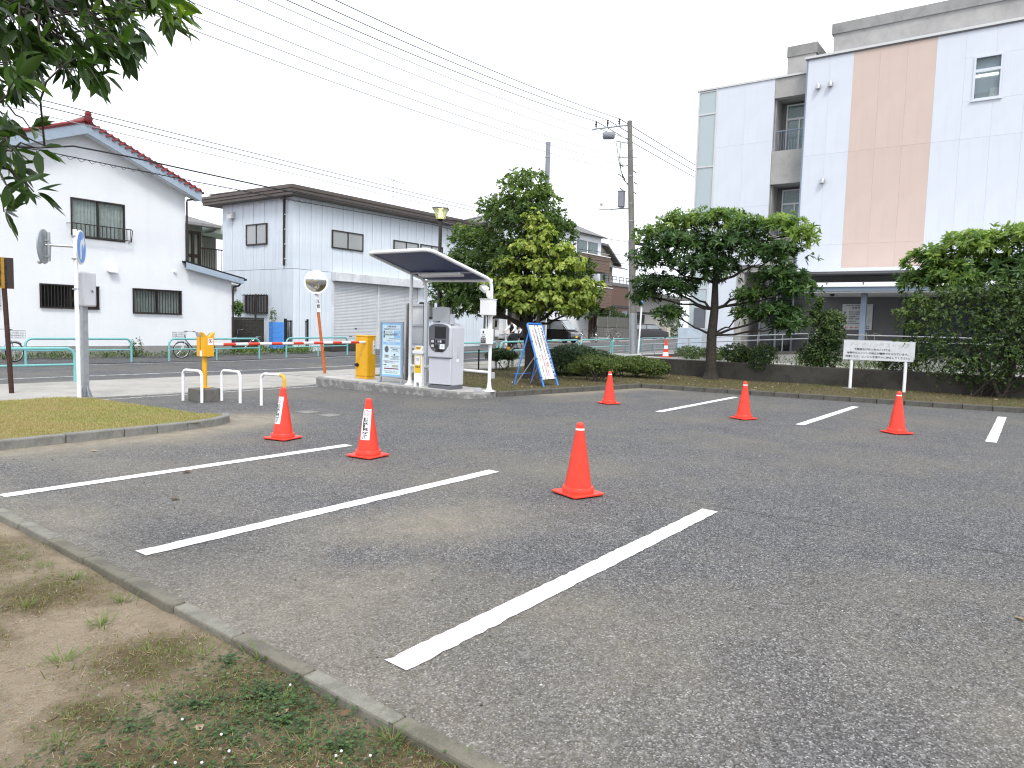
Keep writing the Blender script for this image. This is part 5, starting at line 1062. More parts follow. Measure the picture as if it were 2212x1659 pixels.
# roof volumes
MB().b2(2.2, 12, YE, 8.27, z_(12.9), z_(13.5)).build('parapet', 'conc_grey', B); MB().b2(2.25, 12, YE, 8.2, z_(13.5), z_(14.55)).build('penthouse', 'conc_bare', B); MB().b2(2.18, 12, YE, 8.29, z_(14.55), z_(14.98)).build('parapet_cap', 'conc_grey', B)
MB().b2(2.4, 6, 8.95, 10.15, z_(12.5), z_(14.0)).build('stair_house', 'conc_bare', B); MB().b2(2.36, 6.05, 8.9, 10.19, z_(14.0), z_(14.45)).build('stair_house_cap', 'conc_grey', B)
# window with lit tube
f = MB()
for a, b, c, d in ((1.84, 1.91, 10.32, 11.9), (2.67, 2.74, 10.32, 11.9), (1.91, 2.67, 10.32, 10.39), (1.91, 2.67, 11.83, 11.9), (1.91, 2.67, 11.33, 11.42)): f.b2(-0.03, 0.09, a, b, z_(c), z_(d))
f.b2(-0.06, 0.1, 1.80, 2.78, z_(10.28), z_(10.318)); w = f.build('window', 'panel_white', B)
for c, d in ((10.39, 11.33), (11.42, 11.83)): MB().b2(0.03, 0.036, 1.91, 2.67, z_(c), z_(d)).build('pane', 'glass_clear', w)
MB().b2(0.112, 0.118, 1.84, 2.74, z_(10.32), z_(11.9)).build('room', 'wall_grey', w); MB().b2(0.085, 0.105, 1.98, 2.66, z_(11.18), z_(11.25)).build('tube_light', 'tube_glow', w)
MB().b2(0.07, 0.10, 1.93, 2.2, z_(10.42), z_(10.72)).build('shelf_item', 'white_paint', w); MB().b2(0.07, 0.10, 2.25, 2.64, z_(10.40), z_(10.6)).build('shelf_item', 'machine_grey', w)
for y, z in ((8.14, 11.72), (7.67, 11.74), (7.76, 7.9)):
    MB().lathe([(0.095, 0.0), (0.095, 0.13), (0.07, 0.18), (0.02, 0.20)], 16, (-0.10, y, z_(z) - 0.1)).build('vent_cap', 'steel', B, True)
# ground floor: entrance under the overhang
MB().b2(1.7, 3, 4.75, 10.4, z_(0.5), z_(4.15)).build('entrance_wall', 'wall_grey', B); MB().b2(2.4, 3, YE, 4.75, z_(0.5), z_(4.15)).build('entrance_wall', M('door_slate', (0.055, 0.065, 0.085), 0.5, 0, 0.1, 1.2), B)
for y in (10.3, 9.6, 8.9): MB().b2(0.9, 1.0, y - 0.04, y + 0.04, z_(0.5), z_(4.1)).build('glazing_post', 'machine_dark', B)
MB().b2(0.94, 0.95, 8.9, 10.35, z_(0.6), z_(4.0)).build('entrance_glazing', 'glass_dark', B)
MB().b2(1.66, 1.70, 3.55, 4.75, z_(3.62), z_(4.08)).build('dark_louvre', 'black_matte', B)
for y in (4.72, 3.5): MB().b2(1.5, 1.75, y - 0.06, y + 0.06, z_(0.5), z_(4.1)).build('wall_pier', 'machine_dark', B)
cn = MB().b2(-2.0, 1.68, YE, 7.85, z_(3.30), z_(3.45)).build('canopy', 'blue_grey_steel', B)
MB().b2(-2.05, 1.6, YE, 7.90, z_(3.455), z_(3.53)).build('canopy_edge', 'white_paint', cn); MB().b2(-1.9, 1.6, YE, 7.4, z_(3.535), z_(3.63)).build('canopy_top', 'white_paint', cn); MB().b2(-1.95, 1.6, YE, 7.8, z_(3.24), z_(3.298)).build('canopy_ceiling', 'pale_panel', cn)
for y in (6.9, 5.6, 4.2, 2.8, 1.4): MB().b2(-1.93, -1.90, y, y + 0.04, z_(3.535), z_(3.66)).build('canopy_joint', 'machine_dark', cn)
for y in (5.66, 0.4, -5): MB().b2(-1.45, -1.25, y - 0.10, y + 0.10, z_(0.5), z_(3.24)).build('column', 'blue_grey_steel', B, bev=0.01)
gb = MB().b2(1.655, 1.695, 5.86, 7.05, z_(1.86), z_(2.95)).build('floor_guide', 'paper_dull', B)
def gt(b, s, y, z, m='ink', al='LEFT', bold=0.01): return text('lettering', b, s, m, gb, (1.652, y, z_(z)), FACE_X, al, bold)
gt('大洲防災公園・急病診療ふれあいセンター', 0.05, 6.45, 2.88, al='CENTER'); gt('施 設 案 内', 0.085, 6.45, 2.78, al='CENTER', bold=0.02)
for z, a, b1, b2 in ((2.58, '3F', '医師会・歯科医師会', '薬剤師会 事務局'), (2.38, '2F', '訪問看護ステーション', '研修室・会議室'), (2.18, '1F', '急病診療所', '休日急病歯科診療所')):
    gt(a, 0.10, 6.98, z, bold=0.03); gt(b1, 0.06, 6.78, z + 0.03); gt(b2, 0.06, 6.78, z - 0.06)
for k in range(3):
    y = 6.86 - k * 0.2; MB().ext([(1.652, y + 0.06, z_(1.96)), (1.652, y, z_(2.01)), (1.652, y - 0.02, z_(2.0)), (1.652, y + 0.03, z_(1.97)), (1.652, y - 0.09, z_(1.97)), (1.652, y - 0.09, z_(1.95)), (1.652, y + 0.03, z_(1.95)), (1.652, y - 0.02, z_(1.92)), (1.652, y, z_(1.91))], (0.002, 0, 0)).build('arrow', 'ink_red', gb)
gt('入口', 0.14, 6.22, 1.96, bold=0.01)
MB().lathe([(0.09, 0.0), (0.09, -0.03), (0.05, -0.09)], 14, (-1.0, 6.9, z_(3.235))).build('dome_camera', 'black', B, True)
# equipment cabinet by the corner
o = MB().b2(-0.35, 0.35, -0.55, 0.55, 0, 1.25).build('utility_cabinet', 'blue_grey_steel', None, bev=0.015, loc=(30.9, 12.6, 0.5)); tag(o, 'pale blue grey utility cabinet at the building corner', 'cabinet'); o.data.materials[0] = M('cabinet_blue', (0.42, 0.49, 0.56), 0.5)
# ---------------------------------------------------------------- low garden wall, planted bank, ramp and handrail
MB().b2(22.45, 22.63, -8, 10.25, -0.1, 0.665).build('garden_wall', 'conc_wall', None, bev=0.02); tag(bpy.data.objects['garden_wall'], 'low dark stained concrete wall behind the shaded lawn', 'wall')
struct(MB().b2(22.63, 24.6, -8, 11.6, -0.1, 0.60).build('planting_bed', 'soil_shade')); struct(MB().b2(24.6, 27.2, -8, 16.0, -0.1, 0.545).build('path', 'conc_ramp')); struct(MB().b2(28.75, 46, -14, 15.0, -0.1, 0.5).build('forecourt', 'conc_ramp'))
rp = MB().ext([(27.2, 13.2, 0.0), (27.2, 13.2, 0.53), (27.2, 7.0, 0.94), (27.2, -6, 0.94), (27.2, -6, 0.0)], (1.55, 0, 0)).build('ramp', 'conc_ramp'); struct(rp, 'pale concrete ramp up to the entrance')
struct(MB().ext([(27.19, 13.2, 0.50), (27.19, 13.2, 0.60), (27.19, 7.0, 1.01), (27.19, -6, 1.01), (27.19, -6, 0.9), (27.19, 7.0, 0.9)], (0.16, 0, 0)).build('ramp_kerb', 'conc_dark'))
t = T('handrail', 'double steel handrail rising along the ramp', 'handrail', (27.35, 13.3, 0.55))
def hz(y): return 0.0 + (13.3 - max(y, 7.0)) * 0.070
for h in (0.46, 0.64): MB().tube([(0, 0, h + hz(13.3)), (0, 7.0 - 13.3, h + hz(7.0)), (0, -2 - 13.3, h + hz(7.0))], 0.02, 8).build('rail', 'steel', t, True)
for y in (13.3, 12.75, 12.2, 11.3, 10.4, 9.5, 8.6, 7.7, 6.8, 5.9, 5.0): MB().tube([(0, y - 13.3, hz(y) - 0.05), (0, y - 13.3, hz(y) + 0.64)], 0.018, 8).build('post', 'steel', t, True)
t = T('thin_white_pole', 'thin white pole in front of the utility pole', 'pole', (27.6, 13.6, 0.45)); MB().tube([(0, 0, 0), (0.12, -0.02, 2.35)], 0.035, 10).build('pole', 'white_paint', t, True); MB().box((0.12, -0.02, 2.28), (0.09, 0.09, 0.12)).build('top_box', 'sign_blue', t)
# ================================================================ vegetation
def tree(name, label, cat, base, trunk_pts, trunk_r, blobs, nros, k, L, Wd, mat, bark, twigs=60, limb_r=0.045, group=None, **kw):
    t = T(name, label, cat, base, 0, group); bx, by, bz = base
    sub = lambda p: (p[0] - bx, p[1] - by, p[2] - bz)
    TP = [Vector(sub(p)) for p in trunk_pts]
    tm = MB().tube(TP, trunk_r, 12); tm.lathe([(trunk_r[0] * 1.7, -0.06), (trunk_r[0] * 1.25, 0.06), (trunk_r[0], 0.22)], 12)
    tr = tm.build('trunk', bark, t, True)
    lb = [(*sub(b), *b[3:]) for b in blobs]
    arr, cen, bi = rosettes(lb, nros, k, L, Wd, **{q: v for q, v in kw.items() if q in ('spread', 'shell', 'upb', 'tint', 'under', 'sq')})
    order = rng.permutation(len(cen))
    for j, b in enumerate(lb):
        c = Vector(b[:3]); zt_ = max(TP[0].z + 0.5, min(TP[-1].z, c.z - 0.35 * b[5] - 0.25 * math.hypot(c.x, c.y)))
        i = max(range(len(TP)), key=lambda q: -abs(TP[q].z - zt_)); s = TP[i]
        m = MB(); limb(m, s, c, max(0.02, limb_r * (0.5 + 0.5 * min(1, b[3]))), 0.014, sag=-0.04)
        own = [q for q in order if bi[q] == j][:max(3, twigs // len(lb))]
        for q in own: limb(m, s.lerp(c, random.uniform(0.6, 1.0)), cen[q], 0.013, 0.004, n=4, seg=4)
        m.build('branch', bark, t, True)
    leaves('crown', mat, t, *arr, droop=kw.get('droop', 0.15), shape=kw.get('shape', 'lance'), fold=kw.get('fold', 0.12))
    return t
# dark broadleaf behind the notice
tree('broadleaf_tree', 'big dark green broadleaf tree behind the yellowish young tree', 'tree', (17.35, 12.0, 0.12),
     [(17.35, 12.0, 0.1), (17.36, 12.02, 0.9), (17.30, 12.1, 1.6), (17.42, 12.2, 2.6), (17.35, 12.25, 3.6), (17.40, 12.3, 4.9)], [0.15, 0.135, 0.125, 0.10, 0.075, 0.04],
     [(17.4, 12.35, 5.55, .75, .75, .55, .3), (17.5, 11.85, 5.2, .5, .5, .35, .3), (17.3, 13.1, 4.95, .8, .75, .45, .2), (17.4, 12.3, 4.6, 1.2, 1.1, .6, 0), (17.2, 13.9, 4.1, .9, .8, .5, .2), (17.5, 11.4, 4.3, .8, .65, .45, .1),  # last value per clump: light on the top leaves painted as lighter tint
      (17.2, 13.9, 3.4, 1.1, 1.1, .6, .05), (16.9, 14.7, 3.1, .8, .75, .5, .22), (17.4, 12.4, 3.5, 1.5, 1.4, .7, -.15), (17.6, 11.0, 3.2, 1.1, .8, .5, .0), (17.0, 14.6, 2.65, 1.0, .9, .45, 0), (17.3, 13.0, 2.65, 1.4, 1.3, .5, -.15),
      (17.5, 11.3, 2.55, 1.2, 1.0, .45, -.1), (17.7, 10.6, 2.5, .7, .6, .35, .05), (16.8, 14.0, 2.2, .9, .9, .3, -.1), (17.5, 11.8, 2.15, 1.0, .9, .28, -.1), (17.8, 10.6, 2.15, .6, .5, .25, 0)],
     5200, 9, 0.145, 0.045, 'leaf_dark', 'bark_dark', 150, 0.07, spread=(0.5, 1.35), shell=0.6, tint=(0.12, 0.62))
# yellow-green young tree in front of it
tree('dogwood_tree', 'slender young tree with curled yellow green leaves in front of the dark tree', 'tree', (16.5, 11.15, 0.12),
     [(16.5, 11.15, 0.1), (16.52, 11.2, 1.0), (16.48, 11.15, 2.2), (16.5, 11.2, 3.4), (16.5, 11.3, 4.5)], [0.055, 0.05, 0.042, 0.028, 0.01],
     [(16.5, 11.4, 4.45, .35, .35, .25, .1), (16.5, 11.1, 4.1, .5, .45, .2, .06), (16.4, 11.5, 3.75, .55, .5, .18, .1), (16.6, 10.6, 3.7, .5, .45, .18, .05), (16.4, 12.1, 3.35, .55, .45, .17, .05), (16.6, 11.1, 3.3, .7, .55, .18, 0), (16.6, 10.2, 3.3, .5, .45, .17, .1),
      (16.4, 12.6, 2.85, .6, .5, .17, .1), (16.4, 11.7, 2.85, .7, .6, .18, 0), (16.6, 10.7, 2.8, .75, .6, .18, -.05), (16.7, 9.8, 2.75, .5, .45, .17, .05), (16.4, 11.8, 2.45, .75, .6, .2, -.05), (16.6, 10.7, 2.42, .8, .7, .18, -.1), (16.7, 9.9, 2.42, .5, .45, .15, -.1),
      (16.4, 11.4, 2.15, .6, .5, .15, -.1), (16.7, 10.3, 2.1, .55, .5, .13, -.12)],
     1700, 6, 0.10, 0.08, 'leaf_yellow', 'bark', 260, 0.022, spread=(0.7, 1.9), shell=0.9, tint=(0.15, 0.8), shape='round', fold=0.35, droop=0.35, upb=0.7, under=0.7, sq=1.6)
# spreading tree with whorled leaves before the big building
tree('umbrella_tree', 'spreading evergreen tree with bare lower trunk before the low wall', 'tree', (21.95, 8.3, 0.14),
     [(21.95, 8.3, 0.1), (21.96, 8.32, 0.7), (21.98, 8.34, 1.5), (21.95, 8.28, 2.3), (21.95, 8.3, 3.1), (21.95, 8.3, 4.3)], [0.19, 0.165, 0.15, 0.125, 0.09, 0.04],
     [(21.9, 9.3, 5.0, .85, .9, .33, .4), (21.9, 8.3, 5.05, .9, .8, .3, .35), (22.0, 10.3, 4.65, .8, .8, .32, .35), (21.9, 7.4, 4.75, .8, .7, .3, .25), (22.0, 6.4, 4.75, .7, .65, .28, .5), (22.0, 5.8, 4.45, .5, .45, .3, .55), (21.9, 9.4, 4.3, 1.2, 1.2, .45, -.05), (21.9, 7.7, 4.2, 1.1, 1.0, .45, -.05),  # top clumps tinted lighter, inner ones darker: light painted into the leaves
      (21.9, 10.5, 3.9, .75, .7, .35, 0), (21.9, 6.4, 3.9, .9, .85, .4, 0), (21.9, 8.6, 3.6, 1.2, 1.1, .4, -.15), (22.0, 10.4, 3.1, .8, .8, .32, -.08), (21.9, 9.5, 3.0, .8, .7, .3, -.12), (22.0, 6.3, 3.2, .85, .8, .4, -.05), (22.0, 5.9, 2.9, .6, .6, .35, .05), (21.9, 10.7, 2.75, .55, .5, .25, -.1),
      (21.9, 9.7, 2.15, .6, .55, .25, .03), (22.0, 7.2, 2.7, .55, .5, .3, .15), (22.0, 6.4, 2.2, .75, .7, .35, -.05), (22.0, 6.0, 1.85, .6, .55, .28, -.05), (22.0, 7.4, 2.15, .35, .35, .25, .15)],
     2500, 13, 0.185, 0.045, 'leaf_mid', 'bark_dark', 170, 0.055, spread=(0.75, 1.45), shell=0.7, tint=(0.12, 0.6), under=0.35)
# right-hand tree and the shrub under it
tree('umbrella_tree', 'evergreen tree with bright whorled leaves at the right edge above the dark shrub', 'tree', (23.6, 0.7, 0.6),
     [(23.6, 0.7, 0.6), (23.6, 0.75, 1.6), (23.5, 0.8, 2.6), (23.5, 0.9, 3.6)], [0.13, 0.115, 0.09, 0.05],
     [(23.3, 1.5, 4.15, .9, .9, .4, .5), (23.3, 2.6, 3.75, .7, .75, .35, .4), (23.4, 0.3, 4.3, .9, .9, .35, .5), (23.3, 2.0, 3.3, 1.0, 1.0, .45, .25), (23.4, -.7, 4.0, 1.0, 1.0, .4, .4), (23.5, 0.6, 3.4, 1.2, 1.1, .5, -.02), (23.4, 3.1, 3.2, .45, .45, .3, .15), (23.6, -.9, 3.2, 1.0, 1.0, .45, 0)],
     1300, 13, 0.21, 0.055, 'leaf_mid', 'bark_dark', 90, 0.05, spread=(0.75, 1.45), shell=0.7, tint=(0.15, 0.6), under=0.4)
def shrub(name, label, base, blobs, n, L, Wd, mat, stems=8, k=4, bark='bark_dark', tint=(0.1, 0.65), shape='lance', cat='shrub', shell=0.35, spread=(0.6, 1.5), under=0.8, group=None, sq=0.6, upb=0.45):
    t = T(name, label, cat, base, 0, group); bx, by, bz = base
    lb = [(b[0] - bx, b[1] - by, b[2] - bz, *b[3:]) for b in blobs]
    arr, cen, bi = rosettes(lb, n, k, L, Wd, spread=spread, shell=shell, upb=upb, tint=tint, under=under, sq=sq)
    leaves('foliage', mat, t, *arr, droop=0.12, shape=shape, fold=0.1)
    for q in range(stems):
        m = MB(); a = (random.gauss(0, 0.05 * stems ** 0.5), random.gauss(0, 0.05 * stems ** 0.5), -0.03); limb(m, a, cen[random.randrange(len(cen))], 0.016, 0.005, n=5, seg=6); m.build('stem', bark, t, True)
    return t
sh = shrub('tall_shrub', 'tall dark tangled shrub at the right edge over the low wall', (22.2, 1.2, 0.14),
      [(22.2, 1.6, 1.0, .8, 1.0, .65, -.05), (22.3, .6, 1.2, .9, 1.1, .9, -.05), (22.3, 1.2, 2.1, .75, 1.0, .65, 0), (22.3, .2, 2.3, .8, 1.0, .8, 0), (22.2, 2.4, 2.2, .5, .6, .4, .2), (22.2, 2.8, 2.55, .35, .35, .25, .3), (22.3, 1.9, 2.75, .4, .6, .28, .2), (22.3, -.6, 1.6, 1, 1, 1.2, 0), (22.2, 2.3, 1.5, .5, .6, .4, 0), (22.25, 1.0, 2.85, .6, .9, .4, .1), (22.2, 3.1, 2.25, .3, .35, .16, .35), (22.2, 2.9, 1.9, .35, .4, .18, .2), (22.2, 2.6, 1.1, .3, .4, .2, .1), (22.2, 3.0, 1.45, .25, .35, .14, .25)],
      5200, 0.085, 0.032, 'leaf_hedge', 18, 6, shell=0.9, tint=(0.1, 0.85), sq=1.5)
for a, b in (((22.35, 0.75, 0.1), (22.3, 2.0, 1.9)), ((22.35, 0.7, 0.1), (22.3, 0.3, 2.3)), ((22.3, 0.8, 0.1), (22.1, 1.3, 1.4))):
    m = MB(); limb(m, [p - q for p, q in zip(a, (22.2, 1.2, 0.14))], [p - q for p, q in zip(b, (22.2, 1.2, 0.14))], 0.05, 0.02, n=8); m.build('stem', 'bark', sh, True)
# hedges on the shaded lawn
shrub('rounded_hedge', 'large dark rounded hedge behind the sandwich board', (19.9, 11.9, 0.12), [(19.6, 12.3, .45, .8, .9, .52), (20.1, 11.5, .45, .9, .8, .50), (19.8, 12.0, .68, .75, .85, .40)], 7500, 0.06, 0.030, 'leaf_hedge', 4, 4, tint=(0.05, 0.45), shell=0.25, sq=0.3)
shrub('azalea_bush', 'open twiggy azalea bush with bare stems at the kerb side', (18.3, 10.35, 0.12), [(18.3, 10.4, .62, .45, .6, .22, .05), (18.2, 10.9, .45, .3, .35, .15, .1), (18.4, 10.0, .55, .35, .4, .2)], 1900, 0.055, 0.026, 'leaf_azalea', 16, 4, shell=0.7)
shrub('azalea_bush', 'low wide clipped azalea bush beside the end of the low wall', (20.5, 10.3, 0.12), [(20.5, 10.9, .52, .6, .6, .26), (20.6, 10.2, .52, .6, .65, .26, .04), (20.7, 9.6, .46, .5, .45, .24)], 5200, 0.052, 0.027, 'leaf_azalea', 10, 4, tint=(0.1, 0.6), shell=0.4, sq=0.4)
sb = shrub('topiary_shrub', 'small flat topped shrub on a bare stem by the mesh fence', (20.0, 15.0, 0.1), [(19.9, 15.0, .66, .35, .40, .17), (20.3, 14.9, .60, .3, .3, .15), (19.7, 15.1, .58, .3, .3, .15)], 1900, 0.06, 0.03, 'leaf_hedge', 4, 4)
# plants above the wall
shrub('climbing_shrub', 'tall narrow leafy shrub growing over the low wall before the entrance', (23.1, 5.25, 0.6), [(23.1, 5.4, 1.0, .45, .6, .5, -.1), (23.1, 5.2, 1.55, .4, .5, .4, .05), (23.1, 5.1, 2.05, .3, .4, .32, .2), (23.1, 5.6, 2.15, .18, .22, .3, .2), (23.1, 5.5, 2.5, .10, .12, .25, .25)], 2100, 0.085, 0.042, 'leaf_hedge', 8, 4, tint=(0.12, 0.8), shell=0.7)
shrub('wall_shrub', 'dark leafy shrub above the wall just beyond the tree trunk', (23.2, 8.0, 0.6), [(23.2, 8.0, .95, .4, .45, .3), (23.2, 7.6, .85, .3, .35, .25)], 600, 0.08, 0.035, 'leaf_hedge', 5, 4, tint=(0.15, 0.75))
shrub('wall_shrub', 'leafy shrub spilling down over the face of the low wall', (22.9, 7.05, 0.6), [(22.9, 7.0, 1.0, .35, .4, .28, .05), (22.6, 7.0, .65, .25, .32, .28, -.1)], 560, 0.08, 0.035, 'leaf_hedge', 4, 4, tint=(0.15, 0.75))
shrub('wall_shrub', 'dark shrub above the wall below the idling notice', (23.2, 3.3, 0.6), [(23.2, 3.3, .85, .4, .55, .28)], 520, 0.07, 0.03, 'leaf_hedge', 4, 4, tint=(0.05, 0.5))
for i, (y, lab) in enumerate(((10.9, 'thin brownish border shrub by the ramp, nearest the banded cone'), (9.9, 'reddish border shrub beside the ramp left of the tree trunk'), (6.4, 'border shrub by the ramp behind the tall narrow shrub'), (8.7, 'olive border shrub on the ramp side just past the trunk'))):
    shrub('border_shrub', lab, (26.6, y, 0.55), [(26.6, y, .80, .4, .6, .25)], 420, 0.06, 0.03, 'leaf_azalea', 4, 4, tint=(0.0, 0.5), group='shrubs along the ramp')
shrub('border_shrub', 'pale sparse border shrub close to the utility cabinet', (29.2, 11.9, 0.5), [(29.2, 11.9, .75, .4, .8, .22)], 300, 0.06, 0.03, 'leaf_azalea', 4, 4, tint=(0.1, 0.6), group='shrubs along the ramp')
# far garden shrubs
shrub('garden_shrub', 'dense dark garden shrub in front of the brown brick house', (58.2, 31.4, 0.6), [(57.6, 31.4, 2.7, 1.0, .8, 1.0), (59.2, 31.5, 2.4, 1.4, .8, .8), (61.5, 31.5, 2.3, 1.2, .8, .7)], 2200, 0.12, 0.06, 'leaf_hedge', 4, 4, tint=(0.1, 0.7))
shrub('house_plant', 'slim bushy plant before the barred warehouse window', (20.6, 31.4, 1.1), [(20.6, 31.4, 2.1, .25, .25, .35, .1)], 260, 0.09, 0.045, 'leaf_mid', 3, 4, tint=(0.2, 0.8))
shrub('house_plant', 'wispy weed growing beside the dark gate', (21.5, 29.9, 1.2), [(21.5, 29.9, 1.75, .15, .15, .4, .1)], 90, 0.07, 0.03, 'weed_green', 3, 4, tint=(0.1, 0.6))
m = MB().tube([(0, 0, 0), (0.02, 0, 1.4)], 0.05, 8).build('stump_post', 'bark_dark', None, True, loc=(21.3, 31.0, 1.4)); tag(m, 'dark weathered stake beside the barred warehouse window', 'stake')
# ---------------------------------------------------------------- grass
def blades(name, n, box, inside, zf, h, w, mat, tint, lean=0.6, parent=None, dens=None):
    x = rng.uniform(box[0], box[1], n); y = rng.uniform(box[2], box[3], n); ok = inside(x, y)
    if dens is not None: ok &= rng.random(n) < dens(x, y)
    x, y = x[ok], y[ok]; m = len(x)
    z = zf(x, y) - 0.004; a = rng.uniform(0, 2 * PI, m); l = np.abs(rng.normal(0, lean, m))
    D = np.stack([np.cos(a) * l, np.sin(a) * l, np.ones(m)], 1); N = np.stack([np.cos(a + 1.57), np.sin(a + 1.57), 0.2 * np.ones(m)], 1)
    N = np.stack([-np.cos(a), -np.sin(a), l + 0.01], 1)
    tt = np.clip(tint(x, y) + 0.2 * rng.normal(size=m), 0, 1)
    return leaves(name, mat, parent, np.stack([x, y, z], 1), D, N, h * rng.uniform(0.5, 1.4, m), w * rng.uniform(0.7, 1.3, m), tt, 0.35, 'blade')
zl = lambda X, Y: 0.095 + 0.03 * (vnoise(X, Y, 0.9, 4) - 0.5) - 0.06 * np.clip(Y - 13.9, 0, 1) - 0.08 * np.clip(X - 6.0 - 0.4 * (Y < 10.6), 0, 1)
stuff(blades('lawn_grass', 60000, (1.5, 6.6, 9.75, 14.7), left_lawn_in, zl, 0.045, 0.007, 'grass_dry', lambda x, y: 0.18 + 0.65 * vnoise(x, y, 1.5, 2) + 0.25 * (x - 4) / 2.5 * (y < 12), 0.8), 'short dry yellowish turf of the left lawn', 'grass')
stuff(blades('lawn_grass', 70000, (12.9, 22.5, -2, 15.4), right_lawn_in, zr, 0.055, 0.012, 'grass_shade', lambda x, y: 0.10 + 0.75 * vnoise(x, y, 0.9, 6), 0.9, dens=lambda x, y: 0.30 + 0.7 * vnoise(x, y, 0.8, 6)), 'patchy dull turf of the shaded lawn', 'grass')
vin = lambda x, y: (x < kx(y) - 0.03) & (x > -0.3)
stuff(blades('verge_grass', 110000, (0.0, 2.3, 1.0, 6.9), vin, zv, 0.034, 0.004, 'grass_green', lambda x, y: -0.05 + 0.85 * vnoise(x, y, 2.5, 2), 1.0, dens=lambda x, y: np.clip(turf_v(x, y) - 0.16, 0, 1) * 0.8), 'thin grass growing through the bare verge', 'grass')
# tufts
TU = [(1.96, 4.72), (1.60, 4.45), (1.93, 5.05), (1.25, 4.5), (1.05, 4.75), (1.5, 4.95), (1.98, 4.15), (1.75, 3.9), (1.72, 3.35), (1.86, 3.15), (1.45, 3.6), (1.55, 2.95), (1.15, 2.9), (1.85, 2.5), (1.35, 2.5), (1.0, 3.3), (0.95, 2.55), (1.95, 1.95), (1.98, 1.62), (1.7, 2.15), (1.9, 5.35), (1.6, 5.6), (1.15, 5.3), (0.8, 5.0), (1.3, 5.8), (0.75, 3.8), (2.04, 2.95), (1.2, 2.15)]
P, D, N, Lh, Wh, Tt = [], [], [], [], [], []
for cx, cy in TU:
    nb = random.randint(25, 60); s = random.uniform(0.03, 0.07)
    for _ in range(nb):
        a = random.uniform(0, 2 * PI); r_ = abs(random.gauss(0, s)); le = random.uniform(0.3, 1.2)
        P.append((cx + r_ * math.cos(a), cy + r_ * math.sin(a), -0.03)); D.append((math.cos(a) * le, math.sin(a) * le, 1.0)); N.append((-math.cos(a), -math.sin(a), le)); Lh.append(random.uniform(0.04, 0.12)); Wh.append(random.uniform(0.004, 0.007)); Tt.append(random.uniform(0.45, 1.0))
stuff(leaves('grass_tufts', 'grass_green', None, P, D, N, Lh, Wh, Tt, 0.4, 'blade'), 'green grass tufts scattered over the bare verge', 'grass')
# clover mats: tiny three-part leaves, with a few white heads
CM = [(1.85, 2.62, .28), (1.55, 2.45, .28), (1.2, 2.35, .25), (1.75, 2.35, .3), (1.45, 2.15, .3), (1.05, 2.05, .28), (1.78, 2.05, .25), (0.95, 2.75, .14), (0.75, 2.25, .25), (1.35, 2.78, .18), (1.6, 2.75, .2), (1.25, 1.75, .3), (0.85, 1.8, .25), (1.62, 1.8, .2), (0.72, 2.95, .12), (1.92, 3.0, .14), (1.1, 2.62, .14)]
P, D, N, Lh, Wh, Tt = [], [], [], [], [], []
for cx, cy, r_ in CM:
    for _ in range(int(2100 * r_ * r_ * PI)):
        a = random.uniform(0, 2 * PI); q = r_ * abs(random.gauss(0, .75)); x, y = cx + q * math.cos(a), cy + q * math.sin(a)
        if x > kx(y) - 0.045: continue
        hgt = random.uniform(-0.035, 0.012); a0 = random.uniform(0, 2 * PI); tn = random.random() * 0.8
        for j in range(3):
            aj = a0 + j * 2.1; P.append((x, y, hgt)); D.append((math.cos(aj), math.sin(aj), random.uniform(-0.1, 0.35))); N.append((random.gauss(0, .25), random.gauss(0, .25), 1)); Lh.append(random.uniform(0.007, 0.013)); Wh.append(0.0095); Tt.append(min(1, max(0, tn + random.gauss(0, .1))))
stuff(leaves('clover_mat', 'clover', None, P, D, N, Lh, Wh, Tt, 0.1, 'round'), 'dark green clover mats on the verge', 'ground cover')
mb = MB()
for _ in range(10):
    cx, cy, r_ = random.choice(CM[:7]); a = random.uniform(0, 2 * PI); q = r_ * random.random(); x, y = cx + q * math.cos(a), cy + q * math.sin(a)
    if x < 1.95: mb.lathe([(0.002, -0.005), (0.0055, 0.0), (0.0045, 0.004), (0.001, 0.006)], 7, (x, y, 0.012))
stuff(mb.build('clover_flowers', 'cloth_white', None, True), 'tiny white clover heads on the verge', 'flowers')
# dry straw, stones
P, D, N, Lh, Wh, Tt = [], [], [], [], [], []
for _ in range(6500):
    x, y = random.uniform(0.1, 2.04), random.uniform(1.2, 6.2); a = random.uniform(0, 2 * PI)
    P.append((x, y, float(zv(np.array(x), np.array(y))) + 0.004)); D.append((math.cos(a), math.sin(a), random.uniform(0.0, 0.3))); N.append((0, 0, 1)); Lh.append(random.uniform(0.01, 0.06)); Wh.append(0.0025); Tt.append(random.uniform(0.3, 1))
stuff(leaves('dry_straw', 'litter', None, P, D, N, Lh, Wh, Tt, 0.1, 'blade'), 'dry straw and broken stalks on the soil', 'straw')
def pebbles(name, n, box, zf, s, mat, label):
    mb = MB()
    for _ in range(n):
        x, y = random.uniform(*box[:2]), random.uniform(*box[2:]); r_ = s * random.uniform(0.4, 1.5) ** 1.5
        z = zf(x, y); vs = [(x + r_ * random.uniform(.6, 1.2) * math.cos(a), y + r_ * random.uniform(.6, 1.2) * math.sin(a), z - r_ * 0.2) for a in [q * PI / 2.5 for q in range(5)]] + [(x + random.gauss(0, r_ * .2), y + random.gauss(0, r_ * .2), z + r_ * random.uniform(.35, .7))]
        mb.add(vs, [(i, (i + 1) % 5, 5) for i in range(5)])
    return stuff(mb.build(name, mat), label, 'stones')
M('pebble', (0.22, 0.20, 0.17), 0.8, 0, 0.5, 40); M('pebble_dark', (0.035, 0.033, 0.031), 0.8, 0, 0.5, 40); M('pebble_pale', (0.45, 0.43, 0.40), 0.8, 0, 0.2, 40)
